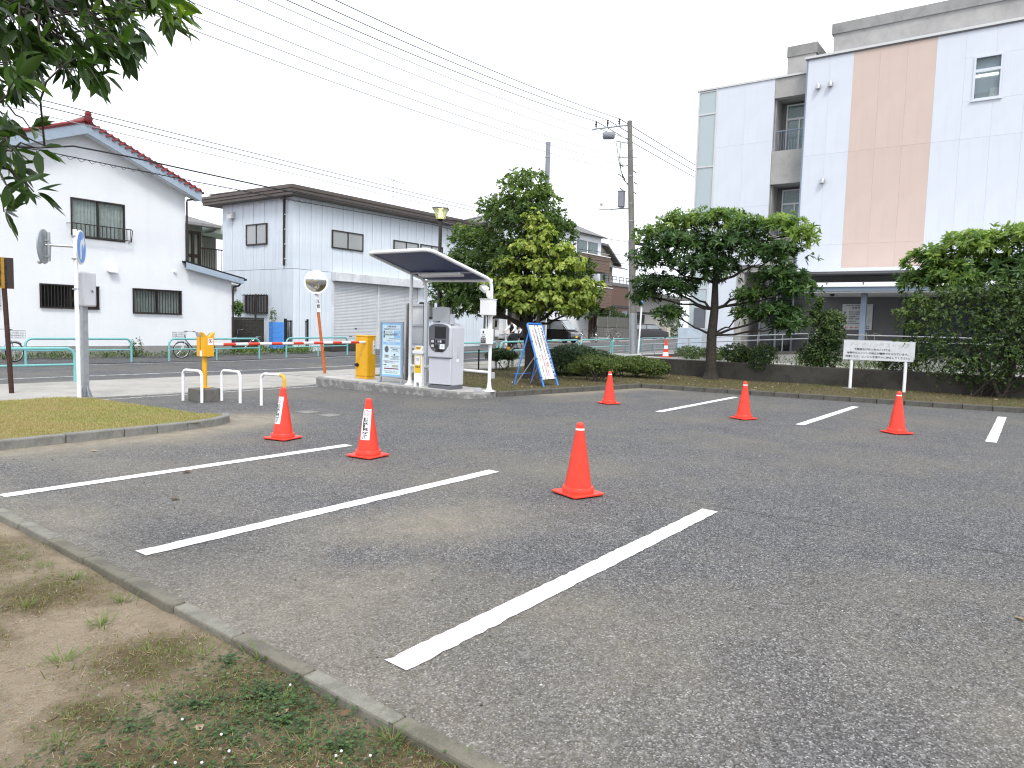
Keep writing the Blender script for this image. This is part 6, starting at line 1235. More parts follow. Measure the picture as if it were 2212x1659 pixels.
pebbles('soil_pebbles', 1500, (0.2, 2.0, 1.4, 6.2), lambda x, y: float(zv(np.array(x), np.array(y))) + 0.002, 0.0055, 'pebble', 'small stones on the bare soil')
pebbles('loose_grit', 420, (2.3, 12.0, -1.0, 9.0), lambda x, y: 0.0, 0.009, 'pebble_dark', 'dark crumbs and grit lying on the asphalt'); pebbles('pale_grit', 420, (2.3, 14.0, -2.0, 9.0), lambda x, y: 0.0, 0.007, 'pebble_pale', 'pale chips of stone on the asphalt')
# ---------------------------------------------------------------- fallen leaves, one by one
def fallen(label, x, y, z, L, W_, a, tint, curl=0.25, tilt=0.1):
    n = 8; vs = []
    for i in range(n + 1):
        t_ = i / n; w = W_ * (math.sin(PI * t_ ** 0.85)) * 0.5
        zc = curl * L * ((t_ - 0.5) ** 2 * 1.6); vs += [(L * (t_ - .5), -w, zc + abs(w) * 0.5), (L * (t_ - .5), 0, zc), (L * (t_ - .5), w, zc + abs(w) * 0.5)]
    fs = [(3 * i + j, 3 * i + 3 + j, 3 * i + 4 + j, 3 * i + 1 + j) for i in range(n) for j in (0, 1)]
    o = MB().add(vs, fs).build('fallen_leaf', 'litter', None, True, loc=(x, y, z + 0.006), rot=(random.gauss(0, 0.2), tilt, a))
    at = o.data.attributes.new('tint', 'FLOAT', 'POINT'); at.data.foreach_set('value', [tint] * len(o.data.vertices)); tag(o, label, 'leaf', 'fallen leaves')
for args in (('tan fallen leaf lying on the clover close to the kerb', 1.79, 2.42, -0.02, .085, .034, .3, .85), ('upright pinkish fallen leaf at the edge of the clover', 1.52, 2.58, -0.02, .07, .036, 1.3, .95), ('pale fallen leaf on bare soil halfway along the verge', 1.72, 2.93, -0.03, .06, .024, .2, .95),
             ('pair of folded fallen leaves on the bare soil', 1.20, 3.10, -0.03, .075, .04, .5, .9), ('brown fallen leaf at the left edge of the verge', 0.60, 2.52, -0.03, .10, .035, .5, .55), ('dark fallen leaf beside the second stall line', 3.35, 6.05, 0, .09, .04, .2, .1),
             ('dark curled leaf at the side of the first stall line', 4.02, 7.02, 0, .10, .045, .1, .0), ('pale fallen leaf on the asphalt near the lawn kerb', 3.95, 8.9, 0, .10, .04, .3, .9), ('orange brown leaf on the asphalt at the right edge', 5.02, .0, 0, .08, .035, .6, .7), ('brown leaf lying on the kerb line at the left edge', 2.25, 6.85, 0, .11, .045, .6, .45),
             ('small tan leaf on soil near the bottom of the verge', 1.70, 1.98, -0.02, .055, .026, 1.9, .9), ('dry brown leaf on the clover near the bottom', 1.95, 2.22, -0.02, .07, .03, .2, .2), ('light leaf on soil beside the clover', 0.78, 2.2, -0.02, .05, .03, .8, 1.0), ('thin light leaf lying on the soil between the clover patches', 1.32, 2.55, -0.02, .07, .02, .2, .95), ('tan leaf by the far kerb of the stalls', 17.9, 6.6, 0, .12, .05, .2, .8)):
    fallen(*args)
P, D, N, Lh, Wh, Tt = [], [], [], [], [], []
for _ in range(900):
    x, y = random.uniform(14, 22.3), random.uniform(-1, 14)
    if not bool(right_lawn_in(np.array(x), np.array(y))): continue
    a = random.uniform(0, 2 * PI); P.append((x, y, float(zr(np.array(x), np.array(y))) + 0.02)); D.append((math.cos(a), math.sin(a), random.gauss(0, .2))); N.append((random.gauss(0, .3), random.gauss(0, .3), 1)); Lh.append(random.uniform(.05, .11)); Wh.append(.035); Tt.append(random.random() ** 1.3)
stuff(leaves('leaf_litter', 'litter', None, P, D, N, Lh, Wh, Tt, 0.0), 'scattered dry leaves on the shaded lawn', 'leaf litter')
# ---------------------------------------------------------------- weeds along the far wall and above the low wall
def weeds(name, label, n, box, zf, h, w, mat, tint=(0.2, 0.9), lean=0.45, shape='lance'):
    x = rng.uniform(box[0], box[1], n); y = rng.uniform(box[2], box[3], n); cl = vnoise(x, y, 1.3, 12); ok = rng.random(n) < np.clip(cl * 1.8 - 0.45, 0.05, 1); x, y = x[ok], y[ok]; m = len(x)
    z = np.array([zf(q) for q in x]) + rng.uniform(0, h * 0.8, m) ** 1.0; a = rng.uniform(0, 2 * PI, m)
    D = np.stack([np.cos(a), np.sin(a), rng.uniform(0.1, 1.8, m)], 1); N = np.stack([-np.cos(a) * .5, -np.sin(a) * .5, np.ones(m)], 1)
    return stuff(leaves(name, mat, None, np.stack([x, y, z], 1), D, N, w[0] * rng.uniform(.5, 1.4, m), w[1] * rng.uniform(.6, 1.3, m), rng.uniform(*tint, m), 0.2, shape), label, 'weeds')
weeds('wall_weeds', 'weeds along the foot of the white house across the road', 5200, (9.0, 18.8, 27.5, 28.95), tz, 0.22, (0.16, 0.03), 'weed_green', (0.0, 0.7)); weeds('gate_weeds', 'thick green weeds below the blue pillar and dark wall', 3600, (18.6, 22.6, 27.2, 29.6), tz, 0.30, (0.22, 0.03), 'weed_green', (0.2, 0.9), shape='blade')
weeds('bank_weeds', 'bright tall weeds growing along the top of the low wall', 4200, (22.65, 23.6, -1.0, 8.4), lambda x: 0.60, 0.40, (0.20, 0.02), 'weed_green', (0.3, 1.0), shape='blade'); weeds('bank_weeds', 'scrubby weeds on the bank beyond the low wall', 2200, (23.2, 24.6, -1.0, 10.0), lambda x: 0.60, 0.25, (0.14, 0.04), 'weed_green', (0.1, 0.8))
weeds('fence_weeds', 'pale grass along the mesh fence', 1200, (20.2, 23.8, 14.8, 15.4), lambda x: 0.1, 0.3, (0.25, 0.015), 'weed_green', (0.4, 1.0), shape='blade')
for x, lab in ((14.3, 'leafy weed against the plinth of the white house'),):
    shrub('wall_weed', lab, (x, 28.6, tz(x)), [(x, 28.6, .40, .25, .15, .32)], 70, 0.08, 0.04, 'weed_green' if x < 15 else 'leaf_azalea', 3, 3, tint=(0, .5))
for k in range(3):
    y = (4.05, 3.85, 2.75)[k]; t = T('reed_stalk', ('bent reed stalk behind the notice board, beside the column', 'second bent reed stalk touching the first behind the notice board', 'arching reed stalk between the notice board and the big shrub')[k], 'weed', (23.2, y, 0.6))
    MB().tube([(0, 0, 0), (0, 0.04, .6), (0, 0.12, 1.1), (0, .1 - .35 * (1 if k else -1), 1.0 if k < 2 else 1.5)], [.012, .01, .008, .003], 6).build('stalk', M('reed', (0.34, 0.38, 0.16), .6), t, True)
# ================================================================ across the road, far right
# white three-storey house, brown balconies
t = T('white_townhouse', 'white three storey house with grey hipped roof and brown balconies behind the trees', 'house', (53, 33, 0.5))
MB().b2(-6.5, 5.6, 0, 8, 0, 9.3).build('wall', 'stucco_white', t)
MB().add([(-7, -.5, 9.3), (6.0, -.5, 9.3), (6.0, 8.5, 9.3), (-7, 8.5, 9.3), (-3.5, 3, 11.0), (2.6, 3, 11.0)], [(0, 1, 5, 4), (1, 2, 5), (2, 3, 4, 5), (3, 0, 4), (3, 2, 1, 0)]).build('roof', 'tile_grey', t)
for x0, x1, z0, z1 in ((-0.2, 4.4, 6.0, 7.35), (1.2, 5.0, 2.9, 4.7)):
    b = MB().b2(x0, x1, -1.6, 0, z0, z1).build('balcony', 'siding_brown', t); MB().b2(x0 - .05, x1 + .05, -1.66, -1.5, z1, z1 + .06).build('coping', 'white_paint', b); MB().tube([(x0, -1.55, z1 + .28), (x1, -1.55, z1 + .28)], .025, 6).build('hand_rail', 'steel', b, True)
    for k in range(6): MB().b2(x0, x1, -1.612, -1.6, z0 + k * .23, z0 + k * .23 + .012).build('siding_joint', 'brown_dark', b)
for x in (1.4, 3.3): q = MB().b2(x, x + 1.6, -.05, .02, 7.6, 8.75).build('window', 'machine_dark', t); MB().b2(x + .08, x + 1.52, -.06, -.052, 7.68, 8.67).build('pane', 'glass_teal', q)
for x in (4.95,): MB().tube([(x, -1.5, 0), (x, -1.5, 2.9)], .06, 8).build('column', 'white_paint', t, True)
MB().b2(3.8, 4.5, -.06, .02, .1, 2.1).build('door', 'siding_brown', t); MB().b2(4.7, 5.2, -.1, .02, 1.3, 1.9).build('meter_box', 'pale_panel', t)
# brown brick house
t = T('brick_house', 'brown tiled house with balcony terrace and gabled upper storey', 'house', (60, 32, 0.65))
MB().b2(-2.3, 2.7, 0, 8, 0, 5.0).build('wall', 'brick_brown', t); MB().b2(-2.36, 2.76, -.06, 8, 2.95, 3.15).build('band', 'brown_dark', t); MB().b2(-2.4, 2.8, -.08, 8, 4.9, 5.2).build('coping', 'tile_grey', t)
tr_ = MB().b2(-2.3, 2.7, 0.0, .05, 5.72, 5.78).build('terrace_rail', 'brown_dark', t)
for k in range(8): MB().b2(-2.25 + k * .7, -2.2 + k * .7, 0, .05, 5.2, 5.74).build('rail_post', 'brown_dark', tr_)
MB().b2(-2.3, 2.7, 0, .04, 5.45, 5.5).build('rail_bar', 'brown_dark', tr_)
MB().ext([(-.7, 1.8, 5.0), (2.4, 1.8, 5.0), (2.4, 1.8, 7.3), (.3, 1.8, 8.6), (-.7, 1.8, 8.6)], (0, 6, 0)).build('upper_wall', 'stucco_beige', t)
MB().ext([(-.9, 1.2, 8.62), (.3, 1.2, 8.62), (3.1, 1.2, 6.95), (3.1, 1.2, 7.12), (.3, 1.2, 8.82), (-.9, 1.2, 8.82)], (0, 7.5, 0)).build('roof', 'tile_grey', t); MB().ext([(-.6, 0.6, 6.62), (3.2, 0.6, 6.62), (3.2, 1.9, 7.0), (-.6, 1.9, 7.0)], (0, 0, .1)).build('lower_roof', 'tile_grey', t)
w = MB().b2(-.5, 1.6, 1.74, 1.82, 5.2, 6.6).build('window', 'machine_dark', t); MB().b2(-.4, .5, 1.72, 1.735, 5.3, 6.5).build('pane', 'glass_teal', w); MB().b2(.7, 1.5, 1.72, 1.735, 5.3, 6.5).build('pane', 'glass_dark', w)
w = MB().b2(1.2, 2.2, -.05, .02, 1.9, 2.7).build('window', 'machine_dark', t); MB().b2(1.28, 2.12, -.06, -.052, 1.98, 2.62).build('pane', 'glass_teal', w)
# block wall with mesh screen in front of it
t = T('block_wall', 'grey block wall with mesh screen in front of the brick house', 'wall', (53.8, 30.5, 0.55)); me = unitbox('block', 'conc_block', (.585, .14, .185))
for r_ in range(6):
    for k in range(10): piece('block', me, t, (.3 + k * .6, 0, .095 + r_ * .195))
MB().b2(0, 6.0, -.05, .05, 0, 1.15).build('mortar_core', 'conc_block', t)
MB().b2(0.1, 6.0, .0, .02, 1.2, 2.1).build('screen', M('screen_mesh', (.10, .10, .085), .8), t)
for x in (.1, 1.9, 3.6, 5.95): MB().tube([(x, -.03, 1.15), (x, -.03, 2.15)], .03, 6).build('screen_post', 'conc_grey', t, True)
# beige garage wall with piers and carport
t = T('garage_row', 'beige garage wall with dark piers and white posts behind the cyclist', 'garage', (42, 33, 0.35))
MB().b2(-5, 6, 0, 3, 0, 3.0).build('wall', 'stucco_beige', t); MB().b2(-5.4, 6.6, -3.6, 3.1, 3.0, 3.2).build('roof', 'brown_dark', t)
for x in (-3.4, 1.3, 4.2): MB().b2(x, x + 1.0, -.6, .05, 0, 3.0).build('pier', 'brown_dark', t)
for x in (-2.0, 2.9, 5.9): MB().tube([(x, -3.3, -.05), (x, -3.3, 3.0)], .07, 10).build('post', 'white_paint', t, True)
MB().b2(-1.6, 1.2, -.05, .0, .55, .62).build('rail', 'conc_grey', t); MB().b2(-2.2, 1.0, -.5, 0, 0, .5).build('plinth', 'conc_grey', t)
for x, y, l in ((52.7, 29.6, 'low grey concrete ledge by the house door'), (37.2, 28.6, 'low concrete kerb block in the garage yard')):
    o = MB().b2(-1.0, 1.0, -.25, .25, 0, .35).build('concrete_ledge', 'conc_grey', None, bev=.02, loc=(x, y, tz(x))); tag(o, l, 'ledge')
o = MB().b2(-.35, .35, -.2, .2, 0, 1.15).build('gate_pillar', 'stucco_beige', None, bev=.02, loc=(65.2, 29.2, tz(65))); tag(o, 'beige gate pillar beyond the parked black hatchback', 'pillar')
t = T('stone_house', 'dim grey house front and porch beyond the black hatchback', 'house', (68, 33, .75)); MB().b2(-5, 9, 0, 8, 0, 4.2).build('wall', 'stucco_grey', t); MB().b2(-5.4, 9.4, -1.2, 8.4, 4.2, 4.5).build('roof', 'tile_grey', t); MB().b2(-4, 0, -1.2, -.9, 2.4, 2.6).build('porch_beam', 'black_matte', t); MB().b2(-4, 0, -.05, 0.02, 0, 2.4).build('garage_opening', 'black_matte', t)
shrub('garden_shrub', 'dark clipped shrub beyond the beige gate pillar', (67.5, 29.6, .7), [(67.5, 29.6, 1.9, 1.6, .8, 1.3)], 900, .12, .06, 'leaf_hedge', 3, 4)
t = T('grey_roof_house', 'low house with grey slate roof behind the warehouse end', 'house', (42, 37, 0)); MB().b2(-4, 6, 0, 8, 0, 8.0).build('wall', 'stucco_white', t); MB().add([(-4.6, -.6, 7.9), (6.6, -.6, 7.9), (6.6, 8.6, 7.9), (-4.6, 8.6, 7.9), (-1, 4, 9.9), (3, 4, 9.9)], [(0, 1, 5, 4), (1, 2, 5), (2, 3, 4, 5), (3, 0, 4), (3, 2, 1, 0)]).build('roof', 'tile_grey', t)
# ---------------------------------------------------------------- cars
def wheel(par, x, y, r, w):
    o = MB().lathe([(r * .62, -w / 2), (r * .95, -w / 2), (r, -w * .3), (r, w * .3), (r * .95, w / 2), (r * .62, w / 2)], 24, (x, y, r), 'Y').build('wheel', 'tyre', par, True)
    MB().lathe([(r * .16, -w * .52), (r * .60, -w * .42), (r * .64, w * .42), (r * .16, w * .52)], 20, (x, y, r), 'Y').build('rim', 'chrome', o, True)
    for k in range(5): a = k * 2 * PI / 5; MB().box((x + r * .36 * math.cos(a), y, r + r * .36 * math.sin(a)), (r * .5, w * 1.04, .035), 0, Matrix.Rotation(-a, 4, 'Y')).build('spoke', 'chrome', o)
def car(label, loc, rz, L, Wd, H, hood, mat='car_black', plate='plate_yellow'):
    """nose towards +X"""
    t = T('parked_car', label, 'car', loc, rz, 'cars parked across the road'); hx = L / 2
    cab0, cab1 = hx - hood, -hx + .12
    bp = [(hx - .02, .25), (hx, .45), (hx - .03, .80), (cab0 + .1, .98), (cab1, 1.0), (-hx, .85), (-hx, .35), (-hx + .05, .22)]
    MB().ext([(x, -Wd / 2, z) for x, z in bp], (0, Wd, 0)).build('body', mat, t, True, .06, seg=3)
    gp = [(cab0 + .25, .95), (cab0 - .42, H - .04), (cab0 - .75, H), (cab1 + .25, H), (cab1 + .05, H - .12), (cab1 - .02, .97)]
    MB().ext([(x, -Wd / 2 + .07, z) for x, z in gp], (0, Wd - .14, 0)).build('cabin', mat, t, True, .07, seg=3)
    MB().ext([(cab0 + .20, -Wd / 2 + .16, 1.0), (cab0 - .40, -Wd / 2 + .20, H - .10), (cab0 - .40, Wd / 2 - .20, H - .10), (cab0 + .20, Wd / 2 - .16, 1.0)], (.03, 0, .02)).build('windscreen', 'car_glass_sky', t)
    MB().ext([(cab1 - .03, -Wd / 2 + .16, 1.05), (cab1 + .03, -Wd / 2 + .2, H - .18), (cab1 + .03, Wd / 2 - .2, H - .18), (cab1 - .03, Wd / 2 - .16, 1.05)], (-.02, 0, 0)).build('rear_window', 'glass_dark', t)
    mid = (cab0 + cab1) / 2
    for s in (-1, 1):
        for a, b in ((cab0 - .02, mid + .05), (mid - .05, cab1 + .18)): MB().ext([(a, s * (Wd / 2 - .065), 1.02), (b, s * (Wd / 2 - .065), 1.02), (b, s * (Wd / 2 - .065), H - .14), (a - .36 * (a > mid + .1), s * (Wd / 2 - .065), H - .14)], (0, s * .012, 0)).build('side_window', 'car_glass_sky', t)
        MB().box((hx - .06, s * (Wd / 2 - .24), .74), (.14, .34, .16)).build('headlight', 'chrome', t, bev=.03); MB().box((-hx + .03, s * (Wd / 2 - .12), .85), (.08, .16, .28)).build('tail_light', 'tail_red', t, bev=.02)
        MB().box((cab0 + .05, s * (Wd / 2 + .08), 1.05), (.10, .16, .12)).build('mirror', mat, t, bev=.03); MB().box((mid, s * (Wd / 2 + .006), .88), (.16, .02, .03)).build('door_handle', mat, t)
        for x in (hx - .62, -hx + .55): wheel(t, x, s * (Wd / 2 - .09), .27, .17)
    MB().box((hx + .004, 0, .70), (.03, Wd * .42, .10)).build('grille', 'chrome', t, bev=.01); MB().box((hx + .01, 0, .36), (.03, Wd * .8, .10)).build('bumper_grille', 'black_matte', t); MB().box((hx + .028, .02, .48), (.012, .33, .165)).build('number_plate', plate, t); MB().box((-hx - .01, 0, .55), (.012, .33, .165)).build('number_plate', plate, t)
    return t
car('boxy black minicar with yellow plate parked nose out under the dark tree', (47.3, 30.2, tz(47)), -PI / 2, 3.4, 1.48, 1.75, .62); car('black hatchback with rounded roof beyond the utility pole', (62.6, 30.1, tz(62)), R(-35), 3.9, 1.68, 1.5, .95, plate='white_paint')
t = T('pickup_truck', 'small white pickup truck seen from behind in the garage yard', 'truck', (38.4, 30.9, tz(38)), PI)
MB().b2(-1.5, .3, -.70, .70, .55, .66).build('bed', 'car_white', t); tg = MB().b2(.26, .32, -.70, .70, .62, 1.0).build('tailgate', 'car_white', t, bev=.01)
for s in (-1, 1): MB().b2(-1.5, .26, s * .70 - .02, s * .70 + .02, .66, 1.0).build('bed_side', 'car_white', t); MB().box((.31, s * .58, .5), (.05, .2, .12)).build('tail_light', 'tail_red', t)
MB().ext([(-1.5, -.70, .4), (-1.5, -.70, 1.78), (-2.3, -.70, 1.75), (-2.75, -.70, 1.0), (-2.8, -.70, .4)][::-1], (0, 1.4, 0)).build('cab', 'car_white', t, True, .05); MB().b2(-1.52, -1.49, -.5, .5, 1.2, 1.65).build('rear_window', 'glass_dark', t)
text('lettering', 'SUZUKI', .20, 'ink', tg, (.323, 0, .86), (PI / 2, 0, PI / 2), bold=.02); text('lettering', 'CARRY', .07, 'ink_red', tg, (.323, .45, .72), (PI / 2, 0, PI / 2))
MB().b2(.27, .33, -.65, .65, .42, .54).build('rear_bar', 'black_matte', t); MB().box((.34, .25, .46), (.01, .33, .165)).build('number_plate', 'plate_yellow', t)
for x in (-.35, -2.3):
    for s in (-1, 1): wheel(t, x, s * .6, .26, .15)
# ---------------------------------------------------------------- bicycles
def bicycle(label, loc, rz, frame='car_black', basket='steel', seat=False, group='bicycles'):
    t = T('bicycle', label, 'bicycle', loc, rz, group); r = .33
    for x in (-.54, .54):
        o = MB().tube([(x + (r - .016) * math.cos(a), 0, r + (r - .016) * math.sin(a)) for a in [2 * PI * k / 28 for k in range(29)]], .017, 6, False).build('wheel', 'tyre', t, True)
        MB().tube([(x + (r - .04) * math.cos(a), 0, r + (r - .04) * math.sin(a)) for a in [2 * PI * k / 28 for k in range(29)]], .010, 5, False).build('rim', 'chrome', o, True)
        m = MB()
        for k in range(14): a = 2 * PI * k / 14; m.tube([(x + .02 * math.cos(a), 0, r + .02 * math.sin(a)), (x + (r - .04) * math.cos(a + .15), 0, r + (r - .04) * math.sin(a + .15))], .003, 4)
        stuff(m.build('spokes', 'chrome', o)); MB().tube([(x, -.05, r), (x, .05, r)], .02, 8).build('hub', 'chrome', o)
        MB().tube([(x + (r + .02) * math.cos(a), 0, r + (r + .02) * math.sin(a)) for a in [PI * (.1 + .75 * k / 12) if x < 0 else PI * (.25 + .6 * k / 12) for k in range(13)]], .014, 6).build('mudguard', 'chrome', t, True)
    MB().tube([(.40, 0, .92), (.36, 0, .72), (.05, 0, .36), (-.05, 0, .30)], .020, 8).build('frame', frame, t, True)
    MB().tube([(-.05, 0, .30), (-.20, 0, .82)], .017, 8).build('seat_tube', frame, t, True)
    for s in (-1, 1): MB().tube([(-.05, s * .03, .30), (-.54, s * .05, r)], .011, 6).build('chain_stay', frame, t, True); MB().tube([(-.16, s * .03, .68), (-.54, s * .05, r)], .010, 6).build('seat_stay', frame, t, True); MB().tube([(.41, s * .04, .70), (.46, s * .05, .5), (.54, s * .05, r)], .012, 6).build('fork', 'chrome', t, True)
    MB().tube([(.39, 0, .68), (.34, 0, 1.02)], .014, 8).build('stem', 'chrome', t, True)
    MB().tube([(.12, -.28, 1.04), (.26, -.27, 1.06), (.36, -.15, 1.05), (.37, 0, 1.03), (.36, .15, 1.05), (.26, .27, 1.06), (.12, .28, 1.04)], .012, 7).build('handlebar', 'chrome', t, True)
    for s in (-1, 1): MB().tube([(.11, s * .28, 1.04), (.22, s * .275, 1.055)], .018, 7).build('grip', 'black', t, True)
    MB().ext([(-.36, -.09, .84), (-.36, .09, .84), (-.20, .07, .87), (-.06, .02, .87), (-.06, -.02, .87), (-.20, -.07, .87)], (0, 0, .05)).build('saddle', 'black', t, True, .02)
    MB().lathe([(.085, -.006), (.085, .006)], 18, (-.05, .06, .30), 'Y').build('chain_guard', 'chrome', t); MB().box((-.32, .06, .32), (.50, .02, .06)).build('chain_case', frame, t, bev=.008)
    for s in (-1, 1): MB().tube([(-.05, s * .07, .30), (-.05 + s * .15, s * .09, .22)], .010, 6).build('crank', 'chrome', t); MB().box((-.05 + s * .16, s * .13, .22), (.09, .08, .02)).build('pedal', 'black', t)
    if basket:
        m = MB(); x0, x1, y0, y1, z0, z1 = .50, .80, -.17, .17, .78, 1.02
        for k in range(7):
            y = y0 + (y1 - y0) * k / 6; m.tube([(x0 - .02, y, z1), (x0, y, z0), (x1 - .03, y, z0), (x1, y, z1)], .004, 4)
        for k in range(6):
            x = x0 + (x1 - x0) * k / 5; m.tube([(x, y0, z1), (x, y0 + .01, z0), (x, y1 - .01, z0), (x, y1, z1)], .004, 4)
        for z in (z0, .86, .94, z1): m.tube([(x0 - .01, y0, z), (x1, y0, z), (x1, y1, z), (x0 - .01, y1, z), (x0 - .01, y0, z)], .005 if z < z1 else .008, 4)
        stuff(m.build('basket', basket, t))
    if seat: MB().ext([(-.75, -.15, .86), (-.40, -.15, .86), (-.40, -.15, 1.0), (-.62, -.15, 1.02), (-.72, -.15, 1.35), (-.78, -.15, 1.35)], (0, .30, 0)).build('child_seat', 'black', t, True, .03)
    MB().tube([(-.5, 0, .74), (-.75, 0, .72), (-.75, .0, .70)], .008, 5).build('rear_carrier', 'chrome', t)
    return t
bicycle('pale blue bicycle with front basket at the left edge beyond the teal rail', (9.0, 26.6, .0), R(20), 'barge_blue'); bicycle('black bicycle with basket parked behind the teal rail by the house corner', (15.75, 26.9, .0), R(178), 'car_black')
bicycle('dark bicycle leaning at the dark block wall', (20.0, 29.9, .05), R(165), 'black', None); bicycle('black bicycle with child seat beside the black minicar', (49.6, 28.9, tz(49)), R(115), 'black', None, True); bicycle('light bicycle with orange tint leaning by the grey block wall', (54.6, 29.3, tz(54)), R(160), 'siding_brown')
# ---------------------------------------------------------------- cyclist with a child behind
bk = bicycle('dark bicycle ridden along the road behind the hedge', (29.6, 21.6, tz(29.6) - .03), R(178), 'black', 'black', True)
def skinned(edges, pts, rad, name):
    me = bpy.data.meshes.new(name); me.from_pydata(pts, edges, []); o = bpy.data.objects.new(name, me); COL.objects.link(o)
    sk = o.modifiers.new('skin', 'SKIN'); sk.use_smooth_shade = True; o.modifiers.new('sub', 'SUBSURF').render_levels = 2; o.modifiers['sub'].levels = 2
    me.update()
    for i, v in enumerate(me.skin_vertices[0].data): v.radius = (rad[i], rad[i]); v.use_root = (i == 0)
    dg = bpy.context.evaluated_depsgraph_get(); out = bpy.data.meshes.new_from_object(o.evaluated_get(dg)); bpy.data.objects.remove(o); return out
def person(label, loc, rz, s, pts, rad, edges, zones, hairmat, helmet):
    t = T('person', label, 'person', loc, rz)
    me = skinned(edges, [tuple(c * s for c in p) for p in pts], [r_ * s for r_ in rad], 'body')
    me.materials.clear()
    names = ['skin', 'cloth_white', 'cloth_black']
    for n_ in names: me.materials.append(MATS[n_])
    for p in me.polygons: p.material_index = zones(p.center / s); p.use_smooth = True
    b = link('body', me, None, t)
    return t, b
# rider local: facing +X, saddle at z .9
RP = [(-.22, 0, .98), (-.17, 0, 1.16), (-.09, 0, 1.34), (-.05, 0, 1.45), (-.02, 0, 1.53), (0.02, 0, 1.66), (0.04, 0, 1.72), (-.07, .17, 1.38), (.10, .24, 1.20), (.28, .26, 1.10), (.34, .27, 1.08), (-.07, -.17, 1.38), (.10, -.24, 1.20), (.28, -.26, 1.10), (.34, -.27, 1.08),
      (-.20, .10, .93), (.16, .12, .80), (.02, .11, .42), (.06, .11, .34), (.16, .11, .33), (-.20, -.10, .93), (.10, -.12, .66), (-.06, -.11, .30), (-.04, -.11, .22), (.08, -.11, .20), (.115, 0, 1.60)]
RR = [.15, .145, .16, .09, .055, .095, .08, .075, .052, .038, .040, .075, .052, .038, .040, .11, .085, .05, .045, .035, .11, .085, .05, .045, .035, .018]
RE = [(0, 1), (1, 2), (2, 3), (3, 4), (4, 5), (5, 6), (3, 7), (7, 8), (8, 9), (9, 10), (3, 11), (11, 12), (12, 13), (13, 14), (0, 15), (15, 16), (16, 17), (17, 18), (18, 19), (0, 20), (20, 21), (21, 22), (22, 23), (23, 24), (5, 25)]
def zone(c):
    if c.z > 1.47 and abs(c.y) < .14: return 0
    if c.x > .26 and c.z > 1.0: return 0
    if c.z > 1.02: return 2 if (abs(c.y) < .09 and c.x > -.1 and c.z < 1.46) else 1
    return 2
rider, rb = person('woman in white cardigan, dark dress and dark helmet riding a bicycle to the left', (29.6, 21.6, tz(29.6) + .04), R(178), 1.0, RP, RR, RE, zone, 'hair', True)
MB().lathe([(.125, -.02), (.128, .03), (.11, .09), (.06, .13), (.004, .14)], 18, (.02, 0, 1.68)).build('helmet', 'black', rider, True); MB().lathe([(.06, -.12), (.105, -.04), (.11, .02)], 14, (-.03, 0, 1.66)).build('hair', 'hair', rider, True)
MB().ext([(-.30, -.19, .96), (-.10, -.20, 1.0), (.12, -.18, .85), (.08, -.17, .45), (-.25, -.18, .45)], (0, .38, 0)).build('skirt', 'cloth_black', rider, True, .05, seg=3)
for s in (-1, 1):
    MB().lathe([(.002, -.008), (.010, 0), (.002, .008)], 8, (.108, s * .035, 1.635)).build('eye', 'ink', rider)
    h = MB()
    for k in range(4): h.tube([(.33, s * (.245 + k * .017), 1.095), (.375, s * (.245 + k * .017), 1.085), (.37 - .004 * k, s * (.245 + k * .017), 1.05)], .0085, 6)
    h.tube([(.33, s * .235, 1.075), (.36, s * .23, 1.05)], .009, 6); h.build('fingers', 'skin', rider, True)
MB().box((.115, 0, 1.575), (.01, .045, .008)).build('mouth', 'ink_red', rider)
CP = [(p[0], p[1] * .8, p[2]) for p in RP]; CP[8] = (.08, .14, 1.18); CP[9] = (.16, .10, 1.12); CP[10] = (.2, .08, 1.12); CP[12] = (.08, -.14, 1.18); CP[13] = (.16, -.10, 1.12); CP[14] = (.2, -.08, 1.12); CP[16] = (.14, .12, .95); CP[21] = (.14, -.12, .95); CP[17] = (.16, .12, .62); CP[22] = (.16, -.12, .62); CP[18] = (.17, .12, .56); CP[23] = (.17, -.12, .56); CP[19] = (.26, .12, .54); CP[24] = (.26, -.12, .54)
def zonec(c):
    if c.z > 1.47 and abs(c.y) < .14: return 0
    if c.x > .15 and 1.05 < c.z < 1.2: return 0
    if c.z > 1.02: return 1
    return 0 if c.z < .86 else 2
child, cb_ = person('small child in white shirt and dark vest sitting behind the cyclist', (30.22, 21.6, tz(30) + .30), R(178), .66, CP, RR, RE, zonec, 'hair', True)
MB().lathe([(.095, -.05), (.10, .01), (.085, .06), (.045, .085), (.004, .09)], 16, (.005, 0, 1.105)).build('helmet', 'black', child, True); MB().b2(-.10, .02, -.06, .06, .72, .93).build('vest', 'cloth_black', child, bev=.03)
